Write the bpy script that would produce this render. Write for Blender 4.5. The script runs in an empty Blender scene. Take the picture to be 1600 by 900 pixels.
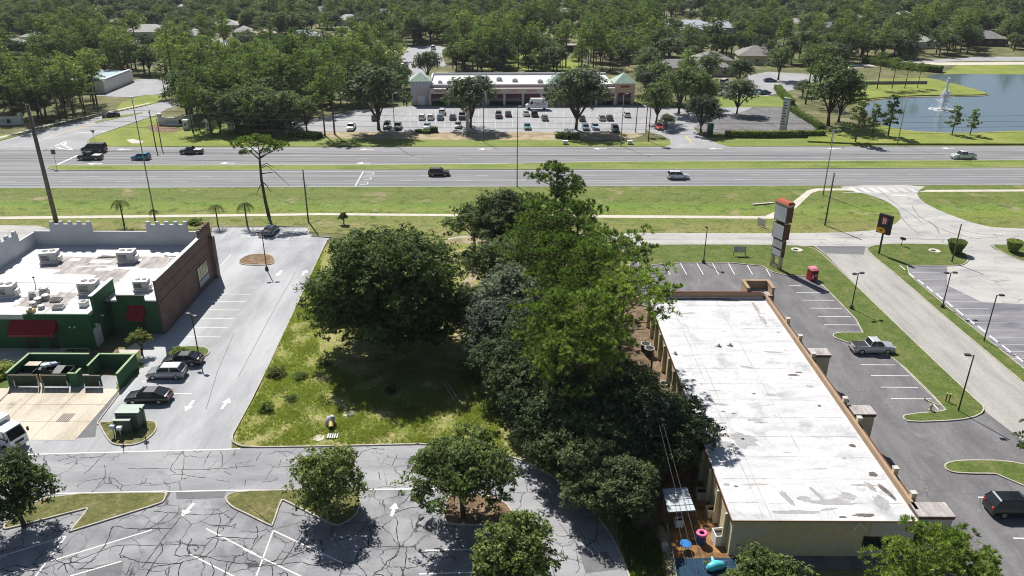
import bpy, bmesh, math, random
import numpy as np
from mathutils import Matrix, Vector

# ------------------------------------------------------------------ camera, sky, sun, exposure
scene = bpy.context.scene
COL = scene.collection
R = math.radians
FPX, PITCH, CAM_H, ROLL = 1220.0, R(24.2), 48.5, R(0.25)
cam_d = bpy.data.cameras.new('camera')
cam = bpy.data.objects.new('camera', cam_d)
COL.objects.link(cam)
cam_d.sensor_width = 36.0
cam_d.lens = 36.0 * FPX / 1600.0
cam_d.clip_start = 0.5
cam_d.clip_end = 6000.0
cam.matrix_world = Matrix.Translation((0, 0, CAM_H)) @ Matrix.Rotation(R(90) - PITCH, 4, 'X') @ Matrix.Rotation(ROLL, 4, 'Z')
scene.camera = cam

SUN_EL, SUN_AZ = R(50), math.atan2(-0.44, 0.90)
world = bpy.data.worlds.new('World')
scene.world = world
world.use_nodes = True
wn = world.node_tree.nodes
wl = world.node_tree.links
wn.clear()
sky = wn.new('ShaderNodeTexSky')
sky.sky_type = 'NISHITA'
sky.sun_disc = False
sky.sun_elevation = SUN_EL
sky.sun_rotation = SUN_AZ
bg = wn.new('ShaderNodeBackground')
bg.inputs['Strength'].default_value = 0.05
wo = wn.new('ShaderNodeOutputWorld')
wl.new(sky.outputs[0], bg.inputs[0])
wl.new(bg.outputs[0], wo.inputs[0])

sun_d = bpy.data.lights.new('sun', 'SUN')
sun_d.energy = 5.0
sun_d.angle = R(0.5)
sun_d.color = (1.0, 0.965, 0.915)
sun = bpy.data.objects.new('sun', sun_d)
COL.objects.link(sun)
sdir = Vector((math.sin(SUN_AZ) * math.cos(SUN_EL), math.cos(SUN_AZ) * math.cos(SUN_EL), math.sin(SUN_EL)))
sun.rotation_euler = (-sdir).to_track_quat('-Z', 'Y').to_euler()
sun.location = sdir * 200

scene.view_settings.view_transform = 'Standard'
scene.view_settings.look = 'None'
scene.view_settings.exposure = 0.50
scene.view_settings.gamma = 1.0
scene.view_settings.use_curve_mapping = False
scene.render.engine = 'CYCLES'
scene.cycles.max_bounces = 6
scene.cycles.diffuse_bounces = 3
scene.cycles.transparent_max_bounces = 8
scene.cycles.use_denoising = True
scene.cycles.denoiser = 'OPENIMAGEDENOISE'
scene.cycles.denoising_input_passes = 'RGB_ALBEDO_NORMAL'
scene.cycles.denoising_prefilter = 'ACCURATE'
scene.cycles.filter_width = 1.05

# ------------------------------------------------------------------ survey helpers: photo pixel -> place on the ground
def ray(px, py):
    x, y = (px - 800) / FPX, -(py - 450) / FPX
    c, s = math.cos(ROLL), math.sin(ROLL)
    x, y = c * x - s * y, s * x + c * y
    return x, math.cos(PITCH) + y * math.sin(PITCH), -math.sin(PITCH) + y * math.cos(PITCH)
def G(px, py, z=0.0):
    d = ray(px, py)
    t = (CAM_H - z) / -d[2]
    return Vector((d[0] * t, d[1] * t, z))
def HT(base, px, py):                       # height above a ground point whose image row is py
    d = ray(px, py)
    return CAM_H + d[2] * base.y / d[1]
def PX(p):                                  # world point -> photo pixel
    v = cam.matrix_world.inverted() @ Vector(p)
    return 800 + FPX * v.x / -v.z, 450 - FPX * v.y / -v.z
def inpoly(x, y, poly):
    c = False
    j = len(poly) - 1
    for i in range(len(poly)):
        xi, yi = poly[i][0], poly[i][1]
        xj, yj = poly[j][0], poly[j][1]
        if (yi > y) != (yj > y) and x < (xj - xi) * (y - yi) / (yj - yi) + xi:
            c = not c
        j = i
    return c
def chaikin(poly, n=2, closed=True):
    p = [Vector((q[0], q[1])) for q in poly]
    for _ in range(n):
        o = []
        m = len(p)
        if not closed: o.append(p[0])
        for i in range(m if closed else m - 1):
            a, b = p[i], p[(i + 1) % m]
            o += [a * .75 + b * .25, a * .25 + b * .75]
        if not closed: o.append(p[-1])
        p = o
    return p
def gp(pts, z=0.0):
    return [G(x, y, z) for x, y in pts]

# ------------------------------------------------------------------ objects
def tag(o, label=None, cat=None, group=None, kind=None):
    if label: o['label'] = label
    if cat: o['category'] = cat
    if group: o['group'] = group
    if kind: o['kind'] = kind
    return o
def empty(name, loc=(0, 0, 0), rz=0.0, label=None, cat=None, group=None):
    o = bpy.data.objects.new(name, None)
    o.empty_display_size = .3
    COL.objects.link(o)
    o.location = loc
    o.rotation_euler = (0, 0, rz)
    return tag(o, label, cat, group)
def link(name, me, m=None, parent=None):
    o = bpy.data.objects.new(name, me)
    if m and not me.materials: me.materials.append(m)
    COL.objects.link(o)
    if parent: o.parent = parent
    return o
def kids(o):
    return [c for c in ALLKIDS.get(o.name, [])]
ALLKIDS = {}
def copy_tree(o, parent=None):
    c = o.copy()
    COL.objects.link(c)
    c.parent = parent
    for ch in o.children:
        copy_tree(ch, c)
    return c

class MB:
    def __init__(s): s.v, s.f = [], []
    def add(s, vs, fs):
        b = len(s.v)
        s.v += [tuple(v) for v in vs]
        s.f += [[b + i for i in f] for f in fs]
        return s
    def box(s, x0, y0, z0, x1, y1, z1):
        return s.add([(x0, y0, z0), (x1, y0, z0), (x1, y1, z0), (x0, y1, z0), (x0, y0, z1), (x1, y0, z1), (x1, y1, z1), (x0, y1, z1)],
                     [(0, 3, 2, 1), (4, 5, 6, 7), (0, 1, 5, 4), (1, 2, 6, 5), (2, 3, 7, 6), (3, 0, 4, 7)])
    def cbox(s, x, y, z, w, d, h): return s.box(x - w / 2, y - d / 2, z, x + w / 2, y + d / 2, z + h)
    def frustum(s, x0, y0, z0, x1, y1, z1, i=.05):
        return s.add([(x0, y0, z0), (x1, y0, z0), (x1, y1, z0), (x0, y1, z0), (x0 + i, y0 + i, z1), (x1 - i, y0 + i, z1), (x1 - i, y1 - i, z1), (x0 + i, y1 - i, z1)],
                     [(0, 3, 2, 1), (4, 5, 6, 7), (0, 1, 5, 4), (1, 2, 6, 5), (2, 3, 7, 6), (3, 0, 4, 7)])
    def sheet(s, pts, z=None):
        vs = [(p[0], p[1], p[2] if z is None and len(p) > 2 else (z or 0)) for p in pts]
        if poly_area(vs) < 0: vs.reverse()
        return s.add(vs, [list(range(len(vs)))])
    def prism(s, pts, z0, z1):
        vs = [(p[0], p[1]) for p in pts]
        if poly_area(vs) < 0: vs.reverse()
        n = len(vs)
        return s.add([(x, y, z0) for x, y in vs] + [(x, y, z1) for x, y in vs],
                     [list(range(n))[::-1], list(range(n, 2 * n))] + [(i, (i + 1) % n, n + (i + 1) % n, n + i) for i in range(n)])
    def tube(s, pts, rs, n=6, cap=True):
        pts = [Vector(p) for p in pts]
        b = len(s.v)
        for k, p in enumerate(pts):
            t = (pts[min(k + 1, len(pts) - 1)] - pts[max(k - 1, 0)])
            t = t.normalized() if t.length > 1e-9 else Vector((0, 0, 1))
            a = t.cross(Vector((0, 0, 1)) if abs(t.z) < .9 else Vector((1, 0, 0))).normalized()
            c = t.cross(a)
            r = rs[k] if isinstance(rs, (list, tuple)) else rs
            for i in range(n):
                q = p + (a * math.cos(2 * math.pi * i / n) + c * math.sin(2 * math.pi * i / n)) * r
                s.v.append(tuple(q))
        for k in range(len(pts) - 1):
            for i in range(n):
                s.f.append([b + k * n + i, b + k * n + (i + 1) % n, b + (k + 1) * n + (i + 1) % n, b + (k + 1) * n + i])
        if cap:
            s.f.append([b + i for i in range(n)][::-1])
            s.f.append([b + (len(pts) - 1) * n + i for i in range(n)])
        return s
    def cyl(s, x, y, z0, z1, r, n=16, r1=None): return s.tube([(x, y, z0), (x, y, z1)], [r, r if r1 is None else r1], n)
    def stripe(s, a, b, w, z):
        a, b = Vector((a[0], a[1], 0)), Vector((b[0], b[1], 0))
        t = (b - a).normalized()
        nn = Vector((-t.y, t.x, 0)) * w / 2
        return s.add([(a - nn) + Vector((0, 0, z)), (b - nn) + Vector((0, 0, z)), (b + nn) + Vector((0, 0, z)), (a + nn) + Vector((0, 0, z))], [(0, 1, 2, 3)])
    def ribbon(s, pts, w, z):
        P = [Vector((p[0], p[1])) for p in pts]
        L = []
        for k in range(len(P)):
            t = (P[min(k + 1, len(P) - 1)] - P[max(k - 1, 0)]).normalized()
            nn = Vector((-t.y, t.x)) * (w[k] if isinstance(w, (list, tuple)) else w) / 2
            L += [(P[k].x - nn.x, P[k].y - nn.y, z), (P[k].x + nn.x, P[k].y + nn.y, z)]
        return s.add(L, [(2 * k, 2 * k + 2, 2 * k + 3, 2 * k + 1) for k in range(len(P) - 1)])
    def mesh(s, name, smooth=False, bevel=0.0):
        me = bpy.data.meshes.new(name)
        me.from_pydata(s.v, [], s.f)
        if bevel:
            bm = bmesh.new()
            bm.from_mesh(me)
            bmesh.ops.remove_doubles(bm, verts=bm.verts, dist=1e-4)
            es = [e for e in bm.edges if len(e.link_faces) == 2 and e.calc_face_angle(0) > .5]
            bmesh.ops.bevel(bm, geom=es, offset=bevel, segments=2, profile=.6, affect='EDGES', clamp_overlap=True)
            bm.to_mesh(me)
            bm.free()
        if smooth:
            me.polygons.foreach_set('use_smooth', [True] * len(me.polygons))
        me.update()
        return me
    def build(s, name, m, parent=None, smooth=False, bevel=0.0, kind=None):
        o = link(name, s.mesh(name, smooth, bevel), m, parent)
        if kind: o['kind'] = kind
        return o
def poly_area(v):
    return sum(v[i][0] * v[(i + 1) % len(v)][1] - v[(i + 1) % len(v)][0] * v[i][1] for i in range(len(v))) / 2
def inset(poly, d):
    P = [Vector((p[0], p[1])) for p in poly]
    if poly_area(P) < 0: P.reverse()
    out = []
    for i in range(len(P)):
        a, b, c = P[i - 1], P[i], P[(i + 1) % len(P)]
        t1, t2 = (b - a).normalized(), (c - b).normalized()
        n1, n2 = Vector((-t1.y, t1.x)), Vector((-t2.y, t2.x))
        m = n1 + n2
        m = m.normalized() if m.length > 1e-6 else n1
        out.append(b + m * (d / max(.45, m.dot(n1))))
    return P, out

# ------------------------------------------------------------------ materials
def nodes_of(name):
    m = bpy.data.materials.new(name)
    m.use_nodes = True
    return m, m.node_tree.nodes, m.node_tree.links, m.node_tree.nodes['Principled BSDF']
def ramp(N, stops):
    r = N.new('ShaderNodeValToRGB')
    e = r.color_ramp.elements
    while len(e) > 1: e.remove(e[-1])
    e[0].position = stops[0][0]
    e[0].color = (*stops[0][1], 1)
    for p, c in stops[1:]:
        q = e.new(p)
        q.color = (*c, 1)
    return r
def noise(N, L, vec, scale, detail=5, rough=.6, dist=0):
    n = N.new('ShaderNodeTexNoise')
    n.inputs['Scale'].default_value = scale
    n.inputs['Detail'].default_value = detail
    n.inputs['Roughness'].default_value = rough
    n.inputs['Distortion'].default_value = dist
    if vec: L.new(vec, n.inputs['Vector'])
    return n
def mixc(N, L, fac, a, b, mode='MIX'):
    m = N.new('ShaderNodeMix')
    m.data_type = 'RGBA'
    m.blend_type = mode
    for k, v in ((0, fac), (6, a), (7, b)):
        if isinstance(v, (int, float)): m.inputs[k].default_value = v
        elif isinstance(v, tuple): m.inputs[k].default_value = (*v, 1)
        else: L.new(v, m.inputs[k])
    return m.outputs[2]
def plain(name, col, rough=.6, metal=0.0, var=.12, scale=3.0, spec=.4, coat=0.0):
    m, N, L, B = nodes_of(name)
    tc = N.new('ShaderNodeTexCoord')
    n = noise(N, L, tc.outputs['Object'], scale, 6)
    r = ramp(N, [(.25, tuple(c * (1 - var) for c in col)), (.75, tuple(min(1, c * (1 + var)) for c in col))])
    L.new(n.outputs['Fac'], r.inputs['Fac'])
    L.new(r.outputs[0], B.inputs['Base Color'])
    B.inputs['Roughness'].default_value = rough
    B.inputs['Metallic'].default_value = metal
    B.inputs['Specular IOR Level'].default_value = spec
    B.inputs['Coat Weight'].default_value = coat
    B.inputs['Coat Roughness'].default_value = .05
    return m
def ground(name, stops, scale, fine=(8.0, .25), rough=.95, bump=0.0, stretch=None, spots=None, bands=None):
    """stops: large-scale noise ramp; fine: (scale, strength) overlay; spots: (scale, lo, hi, colour); stretch: xyz scale of the coordinates; bands = (y0, y1, stops)"""
    m, N, L, B = nodes_of(name)
    tc = N.new('ShaderNodeTexCoord')
    vec = tc.outputs['Object']
    v2 = vec
    if stretch:
        mp = N.new('ShaderNodeMapping')
        mp.inputs['Scale'].default_value = stretch
        L.new(vec, mp.inputs['Vector'])
        v2 = mp.outputs[0]
    n = noise(N, L, v2, scale, 7, .62, .3)
    if bands:
        sx = N.new('ShaderNodeSeparateXYZ')
        L.new(vec, sx.inputs[0])
        mr = N.new('ShaderNodeMapRange')
        mr.inputs[1].default_value, mr.inputs[2].default_value = bands[0], bands[1]
        wob = noise(N, L, vec, .12, 3)
        ad = N.new('ShaderNodeMath'); ad.operation = 'MULTIPLY_ADD'
        L.new(wob.outputs['Fac'], ad.inputs[0]); ad.inputs[1].default_value = 3.0
        L.new(sx.outputs['Y'], ad.inputs[2])
        L.new(ad.outputs[0], mr.inputs[0])
        r0 = ramp(N, bands[2])
        L.new(mr.outputs[0], r0.inputs['Fac'])
        r = ramp(N, stops)
        L.new(n.outputs['Fac'], r.inputs['Fac'])
        c = mixc(N, L, .5, r0.outputs[0], r.outputs[0])
    else:
        r = ramp(N, stops)
        L.new(n.outputs['Fac'], r.inputs['Fac'])
        c = r.outputs[0]
    f = noise(N, L, vec, fine[0], 6, .7)
    fr = ramp(N, [(.25, (1 - fine[1],) * 3), (.75, (1 + fine[1],) * 3)])
    L.new(f.outputs['Fac'], fr.inputs['Fac'])
    c = mixc(N, L, 1.0, c, fr.outputs[0], 'MULTIPLY')
    if spots:
        for sc, lo, hi, colr in spots:
            sn = noise(N, L, vec, sc, 5, .65, .4)
            sr = ramp(N, [(lo, (0, 0, 0)), (hi, (1, 1, 1))])
            L.new(sn.outputs['Fac'], sr.inputs['Fac'])
            c = mixc(N, L, sr.outputs[0], c, colr)
    L.new(c, B.inputs['Base Color'])
    B.inputs['Roughness'].default_value = rough
    B.inputs['Specular IOR Level'].default_value = .25
    if bump:
        bp = N.new('ShaderNodeBump')
        bp.inputs['Strength'].default_value = 1.0
        bp.inputs['Distance'].default_value = bump
        L.new(f.outputs['Fac'], bp.inputs['Height'])
        L.new(bp.outputs[0], B.inputs['Normal'])
    return m
def leafmat(name, dark, light, transl=.35, hue=.06):
    m, N, L, B = nodes_of(name)
    geo = N.new('ShaderNodeNewGeometry')
    oi = N.new('ShaderNodeObjectInfo')
    at = N.new('ShaderNodeAttribute'); at.attribute_name = 'tint'
    mt = N.new('ShaderNodeMath'); mt.operation = 'MULTIPLY_ADD'
    L.new(geo.outputs['Random Per Island'], mt.inputs[0]); mt.inputs[1].default_value = .45
    mt2 = N.new('ShaderNodeMath'); mt2.operation = 'MULTIPLY'; mt2.inputs[1].default_value = .55
    L.new(at.outputs['Fac'], mt2.inputs[0]); L.new(mt2.outputs[0], mt.inputs[2])
    r = ramp(N, [(0.05, dark), (.42, tuple(a * .66 + b * .34 for a, b in zip(dark, light))), (.82, light)])
    L.new(mt.outputs[0], r.inputs['Fac'])
    hs = N.new('ShaderNodeHueSaturation')
    mr = N.new('ShaderNodeMapRange')
    mr.inputs[3].default_value, mr.inputs[4].default_value = .5 - hue / 2, .5 + hue / 4
    L.new(oi.outputs['Random'], mr.inputs[0])
    L.new(mr.outputs[0], hs.inputs['Hue'])
    mv = N.new('ShaderNodeMapRange')
    mv.inputs[3].default_value, mv.inputs[4].default_value = 1.35, .68
    L.new(oi.outputs['Random'], mv.inputs[0])
    L.new(mv.outputs[0], hs.inputs['Value'])
    L.new(r.outputs[0], hs.inputs['Color'])
    L.new(hs.outputs[0], B.inputs['Base Color'])
    B.inputs['Roughness'].default_value = .7
    B.inputs['Specular IOR Level'].default_value = .12
    tr = N.new('ShaderNodeBsdfTranslucent')
    tcol = mixc(N, L, 1.0, hs.outputs[0], (.95, 1.25, .55), 'MULTIPLY')
    L.new(tcol, tr.inputs['Color'])
    mx = N.new('ShaderNodeMixShader')
    mx.inputs[0].default_value = transl
    L.new(B.outputs[0], mx.inputs[1])
    L.new(tr.outputs[0], mx.inputs[2])
    L.new(mx.outputs[0], N['Material Output'].inputs['Surface'])
    return m
def glass(name, col=(.015, .02, .022), rough=.06):
    m, N, L, B = nodes_of(name)
    B.inputs['Base Color'].default_value = (*col, 1)
    B.inputs['Roughness'].default_value = rough
    B.inputs['Specular IOR Level'].default_value = .6
    return m
M = {}
# ------------------------------------------------------------------ materials of the place
M['terrain'] = ground('terrain', [(.3, (.06, .07, .03)), (.5, (.12, .125, .045)), (.68, (.22, .19, .11))], .12, (1.2, .3))
M['verge'] = ground('verge_grass', [(.25, (.075, .095, .024)), (.45, (.125, .16, .032)), (.6, (.17, .175, .055)), (.75, (.23, .20, .10))], .45, (2.0, .55), bump=.15, stretch=(.25, 1, 1),
                    spots=[(.13, .58, .70, (.30, .235, .15)), (.4, .52, .66, (.07, .105, .020)), (1.3, .58, .72, (.24, .20, .10))],
                    bands=(136, 164, [(0, (.24, .225, .08)), (.15, (.17, .19, .05)), (.36, (.20, .26, .04)), (.47, (.12, .245, .022)), (.62, (.11, .14, .032)), (.8, (.12, .165, .028)), (1, (.105, .15, .026))]))
M['verge_far'] = ground('far_verge_grass', [(.3, (.10, .14, .030)), (.5, (.165, .215, .042)), (.75, (.25, .235, .09))], .3, (2, .4), bump=.1, stretch=(.3, 1, 1), spots=[(.8, .56, .74, (.20, .175, .08))])
M['sandy'] = ground('sandy_verge', [(.25, (.12, .13, .04)), (.45, (.29, .23, .14)), (.6, (.38, .31, .21)), (.8, (.17, .17, .06))], .35, (2, .3))
M['lawn'] = ground('lawn_grass', [(.25, (.060, .090, .020)), (.5, (.095, .135, .026)), (.72, (.165, .16, .058))], .45, (2.8, .45), bump=.12, spots=[(.5, .58, .76, (.19, .155, .075)), (.13, .55, .75, (.07, .105, .02))])
M['bright_lawn'] = ground('bright_lawn', [(.3, (.13, .165, .030)), (.5, (.19, .23, .042)), (.75, (.27, .26, .08))], .12, (1.5, .28), bump=.1)
M['weeds'] = ground('vacant_lot_ground', [(.2, (.12, .15, .035)), (.42, (.20, .22, .05)), (.58, (.29, .27, .10)), (.72, (.42, .36, .23))], .33, (2.5, .42), bump=.15, spots=[(.8, .62, .72, (.36, .31, .22)), (1.7, .66, .78, (.06, .08, .02))])
M['litter'] = ground('leaf_litter', [(.25, (.05, .04, .025)), (.5, (.16, .11, .07)), (.75, (.28, .21, .14))], .8, (5, .45), bump=.1)
M['dry_lawn'] = ground('dry_lawn', [(.25, (.075, .085, .026)), (.5, (.125, .13, .04)), (.72, (.21, .175, .085))], .6, (3, .5), bump=.12, spots=[(.6, .58, .74, (.28, .22, .13))])
M['mulch'] = ground('mulch', [(.3, (.10, .06, .035)), (.6, (.22, .15, .09)), (.8, (.30, .24, .16))], .9, (5, .4))
M['hwy'] = ground('highway_asphalt', [(.3, (.14, .14, .147)), (.45, (.205, .205, .21)), (.55, (.25, .25, .253)), (.72, (.315, .315, .315))], .85, (5, .12), stretch=(.02, 1, 1), spots=[(.15, .62, .8, (.21, .21, .22))])
M['street'] = ground('street_asphalt', [(.3, (.26, .26, .27)), (.7, (.36, .36, .37))], .2, (4, .12))
M['service'] = ground('service_road', [(.28, (.25, .25, .25)), (.5, (.40, .39, .37)), (.75, (.48, .46, .42))], .3, (4, .14), stretch=(.35, 1, 1), spots=[(.45, .62, .72, (.22, .22, .23))])
M['drive'] = ground('drive_asphalt', [(.3, (.26, .25, .235)), (.5, (.335, .325, .30)), (.75, (.40, .39, .36))], .5, (3, .16), stretch=(1, .2, 1), spots=[(.3, .64, .78, (.22, .22, .22))])
M['publot'] = ground('pub_lot_asphalt', [(.25, (.21, .215, .22)), (.42, (.31, .315, .325)), (.62, (.43, .435, .445))], .16, (4, .10), stretch=(1.2, .3, 1), spots=[(.35, .64, .78, (.20, .20, .21)), (1.4, .70, .78, (.17, .17, .18))])
M['frontlot'] = ground('front_lot_asphalt', [(.25, (.14, .14, .15)), (.45, (.225, .225, .235)), (.68, (.33, .33, .34))], .3, (5, .14), spots=[(.28, .6, .76, (.11, .11, .12))])
M['ring'] = ground('ring_road_asphalt', [(.25, (.19, .19, .20)), (.5, (.28, .28, .29)), (.72, (.37, .37, .375))], .3, (5, .14), stretch=(.35, 1, 1), spots=[(.2, .62, .78, (.14, .14, .15))])
M['plazalot'] = ground('plaza_lot_asphalt', [(.3, (.115, .11, .115)), (.5, (.155, .15, .155)), (.72, (.205, .20, .20))], .35, (3.5, .22), stretch=(1.3, .4, 1), spots=[(.22, .58, .76, (.235, .225, .215)), (.9, .66, .78, (.085, .08, .08))])
M['darklot'] = ground('dark_lot_asphalt', [(.3, (.10, .10, .115)), (.5, (.21, .205, .22)), (.7, (.31, .305, .31))], .22, (5, .12), stretch=(.35, 1, 1))
M['malllot'] = ground('mall_lot_asphalt', [(.3, (.25, .25, .255)), (.7, (.36, .36, .365))], .1, (3, .12))
M['concrete'] = ground('concrete', [(.3, (.44, .40, .33)), (.7, (.58, .54, .46))], .5, (5, .12), spots=[(.5, .64, .82, (.33, .30, .25))])
M['pad'] = ground('stained_concrete', [(.25, (.33, .29, .22)), (.5, (.52, .46, .37)), (.75, (.60, .54, .45))], .35, (4, .16), stretch=(1.2, .35, 1), spots=[(.42, .60, .75, (.25, .22, .18))])
M['kerb'] = ground('kerb_concrete', [(.3, (.34, .31, .26)), (.7, (.50, .46, .40))], 1.2, (6, .15))
M['paint'] = plain('white_paint', (.72, .72, .70), .7, var=.14, scale=6)
M['oldpaint'] = plain('worn_white_paint', (.46, .46, .46), .8, var=.25, scale=3)
M['yellow'] = plain('yellow_paint', (.70, .45, .08), .7)
M['sealant'] = plain('crack_sealant', (.035, .035, .037), .95, spec=.08)
M['patch'] = ground('asphalt_patch', [(.3, (.13, .13, .135)), (.7, (.18, .18, .185))], 1.2, (6, .15))

def add_cracks(m, scale, width, dark, mask_lo, mask_hi):
    N, L = m.node_tree.nodes, m.node_tree.links
    B = N['Principled BSDF']
    src = B.inputs['Base Color'].links[0].from_socket
    tc = N.new('ShaderNodeTexCoord')
    wob = noise(N, L, tc.outputs['Object'], .7, 4, .6)
    ad = N.new('ShaderNodeVectorMath'); ad.operation = 'MULTIPLY_ADD'
    L.new(wob.outputs['Color'], ad.inputs[0]); ad.inputs[1].default_value = (1.3, 1.3, 0); L.new(tc.outputs['Object'], ad.inputs[2])
    v = N.new('ShaderNodeTexVoronoi'); v.feature = 'DISTANCE_TO_EDGE'; v.inputs['Scale'].default_value = scale
    L.new(ad.outputs[0], v.inputs['Vector'])
    r = ramp(N, [(width * .35, (1, 1, 1)), (width, (0, 0, 0))])
    L.new(v.outputs['Distance'], r.inputs['Fac'])
    mk = noise(N, L, tc.outputs['Object'], .16, 4)
    mr = ramp(N, [(mask_lo, (0, 0, 0)), (mask_hi, (1, 1, 1))])
    L.new(mk.outputs['Fac'], mr.inputs['Fac'])
    f = mixc(N, L, 1.0, r.outputs[0], mr.outputs[0], 'MULTIPLY')
    L.new(mixc(N, L, f, src, dark), B.inputs['Base Color'])
add_cracks(M['frontlot'], .42, .022, (.06, .06, .062), .36, .52)
add_cracks(M['ring'], .33, .018, (.09, .09, .092), .42, .58)
add_cracks(M['service'], .25, .014, (.22, .22, .21), .45, .6)
add_cracks(M['plazalot'], .2, .010, (.10, .10, .10), .48, .62)
def wmat():
    m, N, L, B = nodes_of('pond_water')
    B.inputs['Base Color'].default_value = (.11, .15, .18, 1)
    B.inputs['Roughness'].default_value = .05
    B.inputs['IOR'].default_value = 1.33
    B.inputs['Specular IOR Level'].default_value = .9
    tc = N.new('ShaderNodeTexCoord')
    mp = N.new('ShaderNodeMapping'); mp.inputs['Scale'].default_value = (.6, 1.5, 1)
    L.new(tc.outputs['Object'], mp.inputs['Vector'])
    n = noise(N, L, mp.outputs[0], .9, 4)
    bp = N.new('ShaderNodeBump'); bp.inputs['Strength'].default_value = .25; bp.inputs['Distance'].default_value = .06
    L.new(n.outputs['Fac'], bp.inputs['Height']); L.new(bp.outputs[0], B.inputs['Normal'])
    return m
M['water'] = wmat()

def S(name, pts, m, z, px=True, smooth=0):
    P = gp(pts) if px else [Vector((p[0], p[1], 0)) for p in pts]
    if smooth: P = chaikin(P, smooth)
    o = MB().sheet([(p[0], p[1], z) for p in P]).build(name, m)
    o['kind'] = 'structure'
    return o
def kerbline(pts, parent=None, w=.16, h=.13, z=0.0, px=True, closed=False, smooth=0, name='kerb', m=None):
    P = [Vector((p.x, p.y)) for p in gp(pts)] if px else [Vector((p[0], p[1])) for p in pts]
    if smooth: P = chaikin(P, smooth, closed)
    if closed: P = P + [P[0], P[1]]
    mb = MB()
    rows = []
    for k in range(len(P)):
        t = (P[min(k + 1, len(P) - 1)] - P[max(k - 1, 0)]).normalized()
        n = Vector((-t.y, t.x)) * w / 2
        rows.append([(P[k].x - n.x, P[k].y - n.y, z - .02), (P[k].x - n.x * .85, P[k].y - n.y * .85, z + h), (P[k].x + n.x * .85, P[k].y + n.y * .85, z + h), (P[k].x + n.x, P[k].y + n.y, z - .02)])
    vs = [v for r in rows for v in r]
    fs = []
    for k in range(len(rows) - 1):
        for i in range(3):
            fs.append((4 * k + i, 4 * k + 4 + i, 4 * k + 5 + i, 4 * k + 1 + i))
    fs += [(0, 1, 2, 3), tuple(4 * (len(rows) - 1) + i for i in (3, 2, 1, 0))]
    mb.add(vs, fs)
    o = mb.build(name, m or M['kerb'], parent)
    if not parent: o['kind'] = 'structure'
    return o
def island(name, pts, m, h=.13, px=True, smooth=2, kerb=True, z=0.0):
    P = gp(pts) if px else [Vector((p[0], p[1])) for p in pts]
    if smooth: P = chaikin(P, smooth)
    P, Q = inset(P, .15)
    r = MB()
    n = len(Q)
    Q3, Q4 = inset(Q, .5)
    # a slightly domed turf top inside the kerb
    o = MB().prism(Q, z, z + h - .015).build(name, m)
    o['kind'] = 'structure'
    if kerb:
        k = MB()
        k.add([(p.x, p.y, z - .02) for p in P] + [(p.x * .97 + q.x * .03, p.y * .97 + q.y * .03, z + h) for p, q in zip(P, Q)] + [(q.x, q.y, z + h) for q in Q] + [(q.x, q.y, z) for q in Q],
              [(i, (i + 1) % n, n + (i + 1) % n, n + i) for i in range(n)] + [(n + i, n + (i + 1) % n, 2 * n + (i + 1) % n, 2 * n + i) for i in range(n)] + [(2 * n + i, 2 * n + (i + 1) % n, 3 * n + (i + 1) % n, 3 * n + i) for i in range(n)])
        k.build('kerb', M['kerb'], o)
    return o
def line(parent, a, b, w=.11, z=.02, m='paint', px=True, name='painted_line'):
    A, B = (G(*a), G(*b)) if px else (a, b)
    return MB().stripe(A, B, w, z).build(name, M[m], parent)
def pmark(parent, pts, z=.02, m='paint', px=True, name='painted_arrow'):
    return MB().sheet([(p[0], p[1], z) for p in (gp(pts) if px else pts)]).build(name, M[m], parent)
def arrow(parent, c, ang, L=2.4, w=.9, z=.02, m='paint'):
    ca, sa = math.cos(ang), math.sin(ang)
    pts = [(-L / 2, -.16), (L * .05, -.16), (L * .05, -w / 2), (L / 2, 0), (L * .05, w / 2), (L * .05, .16), (-L / 2, .16)]
    return MB().sheet([(c.x + x * ca - y * sa, c.y + x * sa + y * ca, z) for x, y in pts]).build('painted_arrow', M[m], parent)

# ------------------------------------------------------------------ terrain and highway
g = MB().sheet([(-2500, -200, 0), (2500, -200, 0), (2500, 4000, 0), (-2500, 4000, 0)]).build('ground', M['terrain'])
g['kind'] = 'structure'
g.location.z = -.04
hwA, hwB = G(0, 294), G(1600, 289)
hu = (hwB - hwA).normalized()
hn = Vector((-hu.y, hu.x, 0))
hO = G(800, 291.5)
def HW(u, v): return hO + hu * u + hn * v
def vrow(py, px=1000): return (G(px, py) - hO).dot(hn)
def hx(px, v):                              # u of the point on strip v seen at column px
    u = 0
    for _ in range(12):
        p = HW(u, v)
        u += (px - PX(p)[0]) * (p.y / FPX)
    return u
verge = S('near_verge', [(-300, 300), (0, 294), (800, 291), (1600, 288), (1900, 287), (1900, 372), (1430, 372), (960, 372), (700, 374), (470, 362), (300, 358), (0, 360), (-300, 360)], M['verge'], 0.0)
S('far_verge', [(-300, 240), (0, 231), (300, 229), (800, 229), (1600, 227), (2000, 226), (2000, 205), (1500, 204), (1300, 204), (1150, 212), (1000, 222), (800, 216), (640, 214), (430, 204), (240, 182), (100, 205), (-300, 225)], M['verge_far'], 0.0)
S('sandy_strip', [(430, 202), (640, 206), (830, 204), (1010, 206), (1000, 216), (930, 219), (700, 219), (470, 215)], M['sandy'], .012, smooth=2)
hwy = S('highway', [(-400, 299), (0, 294), (800, 291.5), (1600, 289), (2100, 287), (2100, 227), (1600, 228.5), (800, 229.8), (300, 230), (150, 229), (0, 221), (-400, 232)], M['hwy'], .02)
ss = S('side_street', [(-30, 232), (0, 221), (50, 207), (120, 191), (180, 176), (235, 164), (268, 156), (330, 147), (345, 151), (285, 163), (262, 170), (240, 182), (200, 195), (165, 207), (145, 215), (136, 222), (140, 231), (60, 236)], M['street'], .026)
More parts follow.
